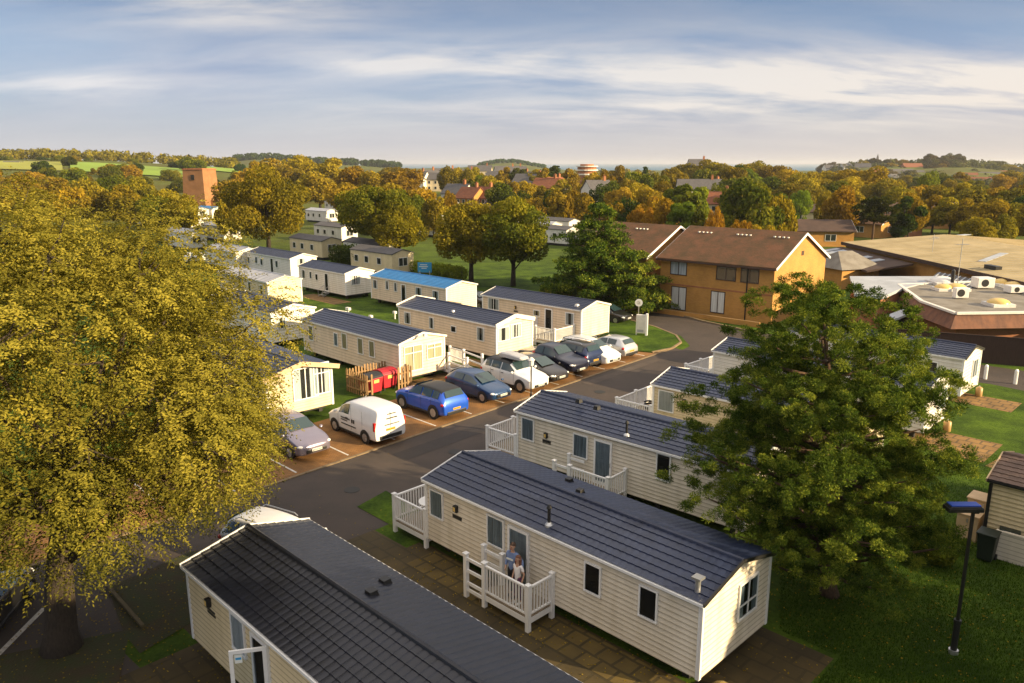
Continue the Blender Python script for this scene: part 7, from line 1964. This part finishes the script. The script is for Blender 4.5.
# keep clear of caravans and paving
def inside(c, d, mx, my):
    rel = d - np.array(c.o); x = rel @ np.array(c.dx); y = rel @ np.array(c.dy); return (np.abs(x) < c.lx + mx) & (np.abs(y) < c.ly + my)
keep = ~(inside(B, d, 2.0, .6) | inside(C, d, .2, .2) | inside(H_, d, .3, .3) | inside(G_, d, .2, .2)); d = d[keep]; n = len(d)
hgt = r.uniform(.04, .10, n); a = r.uniform(0, 6.28, n); lean = r.normal(0, .03, (n, 2)); V = np.empty((n, 3, 3)); wv = .012
V[:, 0] = d + np.stack([np.cos(a) * wv, np.sin(a) * wv, 0 * a], 1); V[:, 1] = d - np.stack([np.cos(a) * wv, np.sin(a) * wv, 0 * a], 1); V[:, 2] = d + np.stack([lean[:, 0], lean[:, 1], hgt], 1)
o = fast_mesh('grass', V.reshape(-1, 3), 3, leaf_mat('lawn_blades', (.035, .065, .008), (.06, .10, .012), (.10, .14, .016)), None, r.uniform(0, 1, n)); tag(o, 'lawn grass blades on the right', kind='stuff')

# overhead line of trees to the camera's right and behind: they shade the foreground
for k, (x, y, h, w_) in enumerate(SHADE):
    broad('broad_tree', f'tall tree standing outside the frame to the right', (x, y, 0), h, w_, 'olive', 900 + k, leaves=5000, ln=.36, lw=.24, low=.12, lobes=16, hole=.3, group='trees shading the foreground')
# air
if HAZE > 0:
    hb = MB(); hb.lohi((-5000, -400, -10.5), (5000, 9000, 45)); o = hb.build('haze', bpy.data.materials.new('haze_air')); hm = o.data.materials[0]; hm.use_nodes = True
    nt_ = hm.node_tree
    for q in list(nt_.nodes): nt_.nodes.remove(q)
    oo = nt_.nodes.new('ShaderNodeOutputMaterial'); pv = nt_.nodes.new('ShaderNodeVolumePrincipled'); pv.inputs['Density'].default_value = HAZE; pv.inputs['Color'].default_value = (.86, .90, .98, 1); pv.inputs['Anisotropy'].default_value = 0.2
    nt_.links.new(pv.outputs[0], oo.inputs['Volume']); tag(o, 'thin haze in the air', kind='stuff')
# ------------------------------------------------------------------ camera, light, sky
cam = bpy.data.cameras.new('camera'); co = bpy.data.objects.new('camera', cam); COL.objects.link(co)
co.location = CAM; co.rotation_euler = (math.pi / 2 - PITCH, 0, 0)
cam.sensor_width = 36; cam.lens = FPX / 1024 * 36; cam.clip_end = 90000; cam.clip_start = .2
scene.camera = co
SUN_AZ, SUN_EL = R(112), R(18)
sun = bpy.data.lights.new('sun', 'SUN'); so = bpy.data.objects.new('sun', sun); COL.objects.link(so)
sun.energy = 5.0; sun.angle = R(.6); sun.color = (1.0, .77, .44)
dv = Vector((math.sin(SUN_AZ) * math.cos(SUN_EL), math.cos(SUN_AZ) * math.cos(SUN_EL), math.sin(SUN_EL)))
so.rotation_euler = dv.to_track_quat('Z', 'Y').to_euler(); so.location = dv * 60
w = bpy.data.worlds.new('World'); scene.world = w; w.use_nodes = True
nt = w.node_tree; bg = nt.nodes['Background']
sky = nt.nodes.new('ShaderNodeTexSky'); sky.sky_type = 'NISHITA'; sky.sun_disc = False
sky.sun_elevation = SUN_EL; sky.sun_rotation = SUN_AZ; sky.air_density = 1.0; sky.dust_density = 1.2; sky.ozone_density = 1.6
tc = nt.nodes.new('ShaderNodeTexCoord')
sp = nt.nodes.new('ShaderNodeSeparateXYZ'); nt.links.new(tc.outputs['Generated'], sp.inputs[0])
def math_(op, a, b_=None, c=None):
    n = nt.nodes.new('ShaderNodeMath'); n.operation = op
    for i, v in enumerate((a, b_, c)):
        if v is None: continue
        if isinstance(v, (int, float)): n.inputs[i].default_value = v
        else: nt.links.new(v, n.inputs[i])
    return n.outputs[0]
zc = math_('MAXIMUM', sp.outputs[2], 0.0)
dn = math_('ADD', zc, .22)
cx = math_('DIVIDE', sp.outputs[0], dn); cy = math_('DIVIDE', sp.outputs[1], dn)
cb = nt.nodes.new('ShaderNodeCombineXYZ'); nt.links.new(cx, cb.inputs[0]); nt.links.new(cy, cb.inputs[1])
mp = nt.nodes.new('ShaderNodeMapping'); mp.inputs['Rotation'].default_value = (0, 0, R(-12)); mp.inputs['Scale'].default_value = (.75, 1.9, 1); mp.inputs['Location'].default_value = (7.7, 4.3, 0)
nt.links.new(cb.outputs[0], mp.inputs[0])
def cnoise(sc, det, rough, dist):
    n = nt.nodes.new('ShaderNodeTexNoise'); n.inputs['Scale'].default_value = sc; n.inputs['Detail'].default_value = det
    n.inputs['Roughness'].default_value = rough; n.inputs['Distortion'].default_value = dist
    nt.links.new(mp.outputs[0], n.inputs['Vector']); return n
n1 = cnoise(1.7, 10, .58, .3)
r1 = nt.nodes.new('ShaderNodeValToRGB'); r1.color_ramp.elements[0].position = .36; r1.color_ramp.elements[1].position = .72
nt.links.new(n1.outputs['Fac'], r1.inputs[0])
n2 = cnoise(.7, 4, .5, .2)
r2 = nt.nodes.new('ShaderNodeValToRGB'); r2.color_ramp.elements[0].position = .35; r2.color_ramp.elements[1].position = .7
nt.links.new(n2.outputs['Fac'], r2.inputs[0])
# sky base: nishita held back to a duller blue, grey veil from n2, lit cloud from n1
SKY_STR = .072
def mixc(fac, a, b_):
    n = nt.nodes.new('ShaderNodeMixRGB')
    for i, v in enumerate((fac, a, b_)):
        if isinstance(v, tuple): n.inputs[i].default_value = (*v, 1)
        elif isinstance(v, (int, float)): n.inputs[i].default_value = v
        else: nt.links.new(v, n.inputs[i])
    return n.outputs[0]
veil = math_('MULTIPLY', r2.outputs[0], .55)
base = mixc(.62, sky.outputs[0], (1.8, 2.6, 4.4))
c1 = mixc(veil, base, (2.5, 2.8, 3.9))
uu = math_('DIVIDE', sp.outputs[0], math_('MAXIMUM', sp.outputs[1], .05)); vv = math_('DIVIDE', sp.outputs[2], math_('MAXIMUM', sp.outputs[1], .05))
mass = None      # broad cloud banks: bearing, height, half widths, weight
for (u0, v0, a_, b_, w_) in ((.36, .098, .34, .038, 1.0), (.62, .085, .25, .030, .8), (-.33, .195, .17, .036, 1.05), (-.56, .093, .17, .017, .7), (-.08, .122, .26, .020, .6), (.10, .06, .3, .02, .45), (-.2, .30, .5, .06, .7), (.5, .36, .5, .06, .6)):
    d2 = math_('ADD', math_('POWER', math_('ABSOLUTE', math_('DIVIDE', math_('SUBTRACT', uu, u0), a_)), 2.0), math_('POWER', math_('ABSOLUTE', math_('DIVIDE', math_('SUBTRACT', vv, v0), b_)), 2.0))
    g = math_('MULTIPLY', math_('POWER', 2.718, math_('MULTIPLY', d2, -1.0)), w_)
    mass = g if mass is None else math_('ADD', mass, g)
lit = math_('MINIMUM', math_('ADD', math_('MULTIPLY', math_('MULTIPLY', r1.outputs[0], mass), 1.45), math_('MULTIPLY', r1.outputs[0], .18)), .85)
# clouds on the sun's side are warmer and brighter
side = math_('MULTIPLY_ADD', sp.outputs[0], .5, .5)
cc = mixc(side, (5.6, 5.7, 6.1), (7.0, 6.2, 5.2))
c2 = mixc(lit, c1, cc)
# pale warm band low over the sea
hz = math_('POWER', math_('SUBTRACT', 1.0, math_('MINIMUM', math_('MULTIPLY', zc, 6.5), 1.0)), 2.2)
hc = mixc(side, (4.3, 4.4, 4.7), (6.6, 5.4, 4.2))
c3 = mixc(math_('MULTIPLY', hz, .8), c2, hc)
# even brightness added overhead, above the frame, to lift the shade
up_ = nt.nodes.new('ShaderNodeMapRange'); up_.interpolation_type = 'SMOOTHSTEP'; up_.inputs['From Min'].default_value = .27; up_.inputs['From Max'].default_value = .62
nt.links.new(sp.outputs[2], up_.inputs[0])
dk = nt.nodes.new('ShaderNodeMapRange'); dk.interpolation_type = 'SMOOTHSTEP'; dk.inputs['From Min'].default_value = .08; dk.inputs['From Max'].default_value = .24; dk.inputs['To Min'].default_value = 1.0; dk.inputs['To Max'].default_value = .70
nt.links.new(sp.outputs[2], dk.inputs[0])
sc_ = nt.nodes.new('ShaderNodeVectorMath'); sc_.operation = 'SCALE'; nt.links.new(c3, sc_.inputs[0]); nt.links.new(dk.outputs[0], sc_.inputs['Scale']); c3 = sc_.outputs[0]
c4 = mixc(up_.outputs[0], c3, (8.0, 7.3, 6.6))
nt.links.new(c4, bg.inputs[0]); bg.inputs[1].default_value = SKY_STR
scene.view_settings.view_transform = 'Standard'; scene.view_settings.look = 'None'; scene.view_settings.gamma = 1; scene.view_settings.use_curve_mapping = False
scene.view_settings.exposure = EXPO if 'EXPO' in globals() else 0.25
scene.cycles.max_bounces = 6; scene.cycles.transparent_max_bounces = 10; scene.cycles.volume_bounces = 0
scene.cycles.use_denoising = True
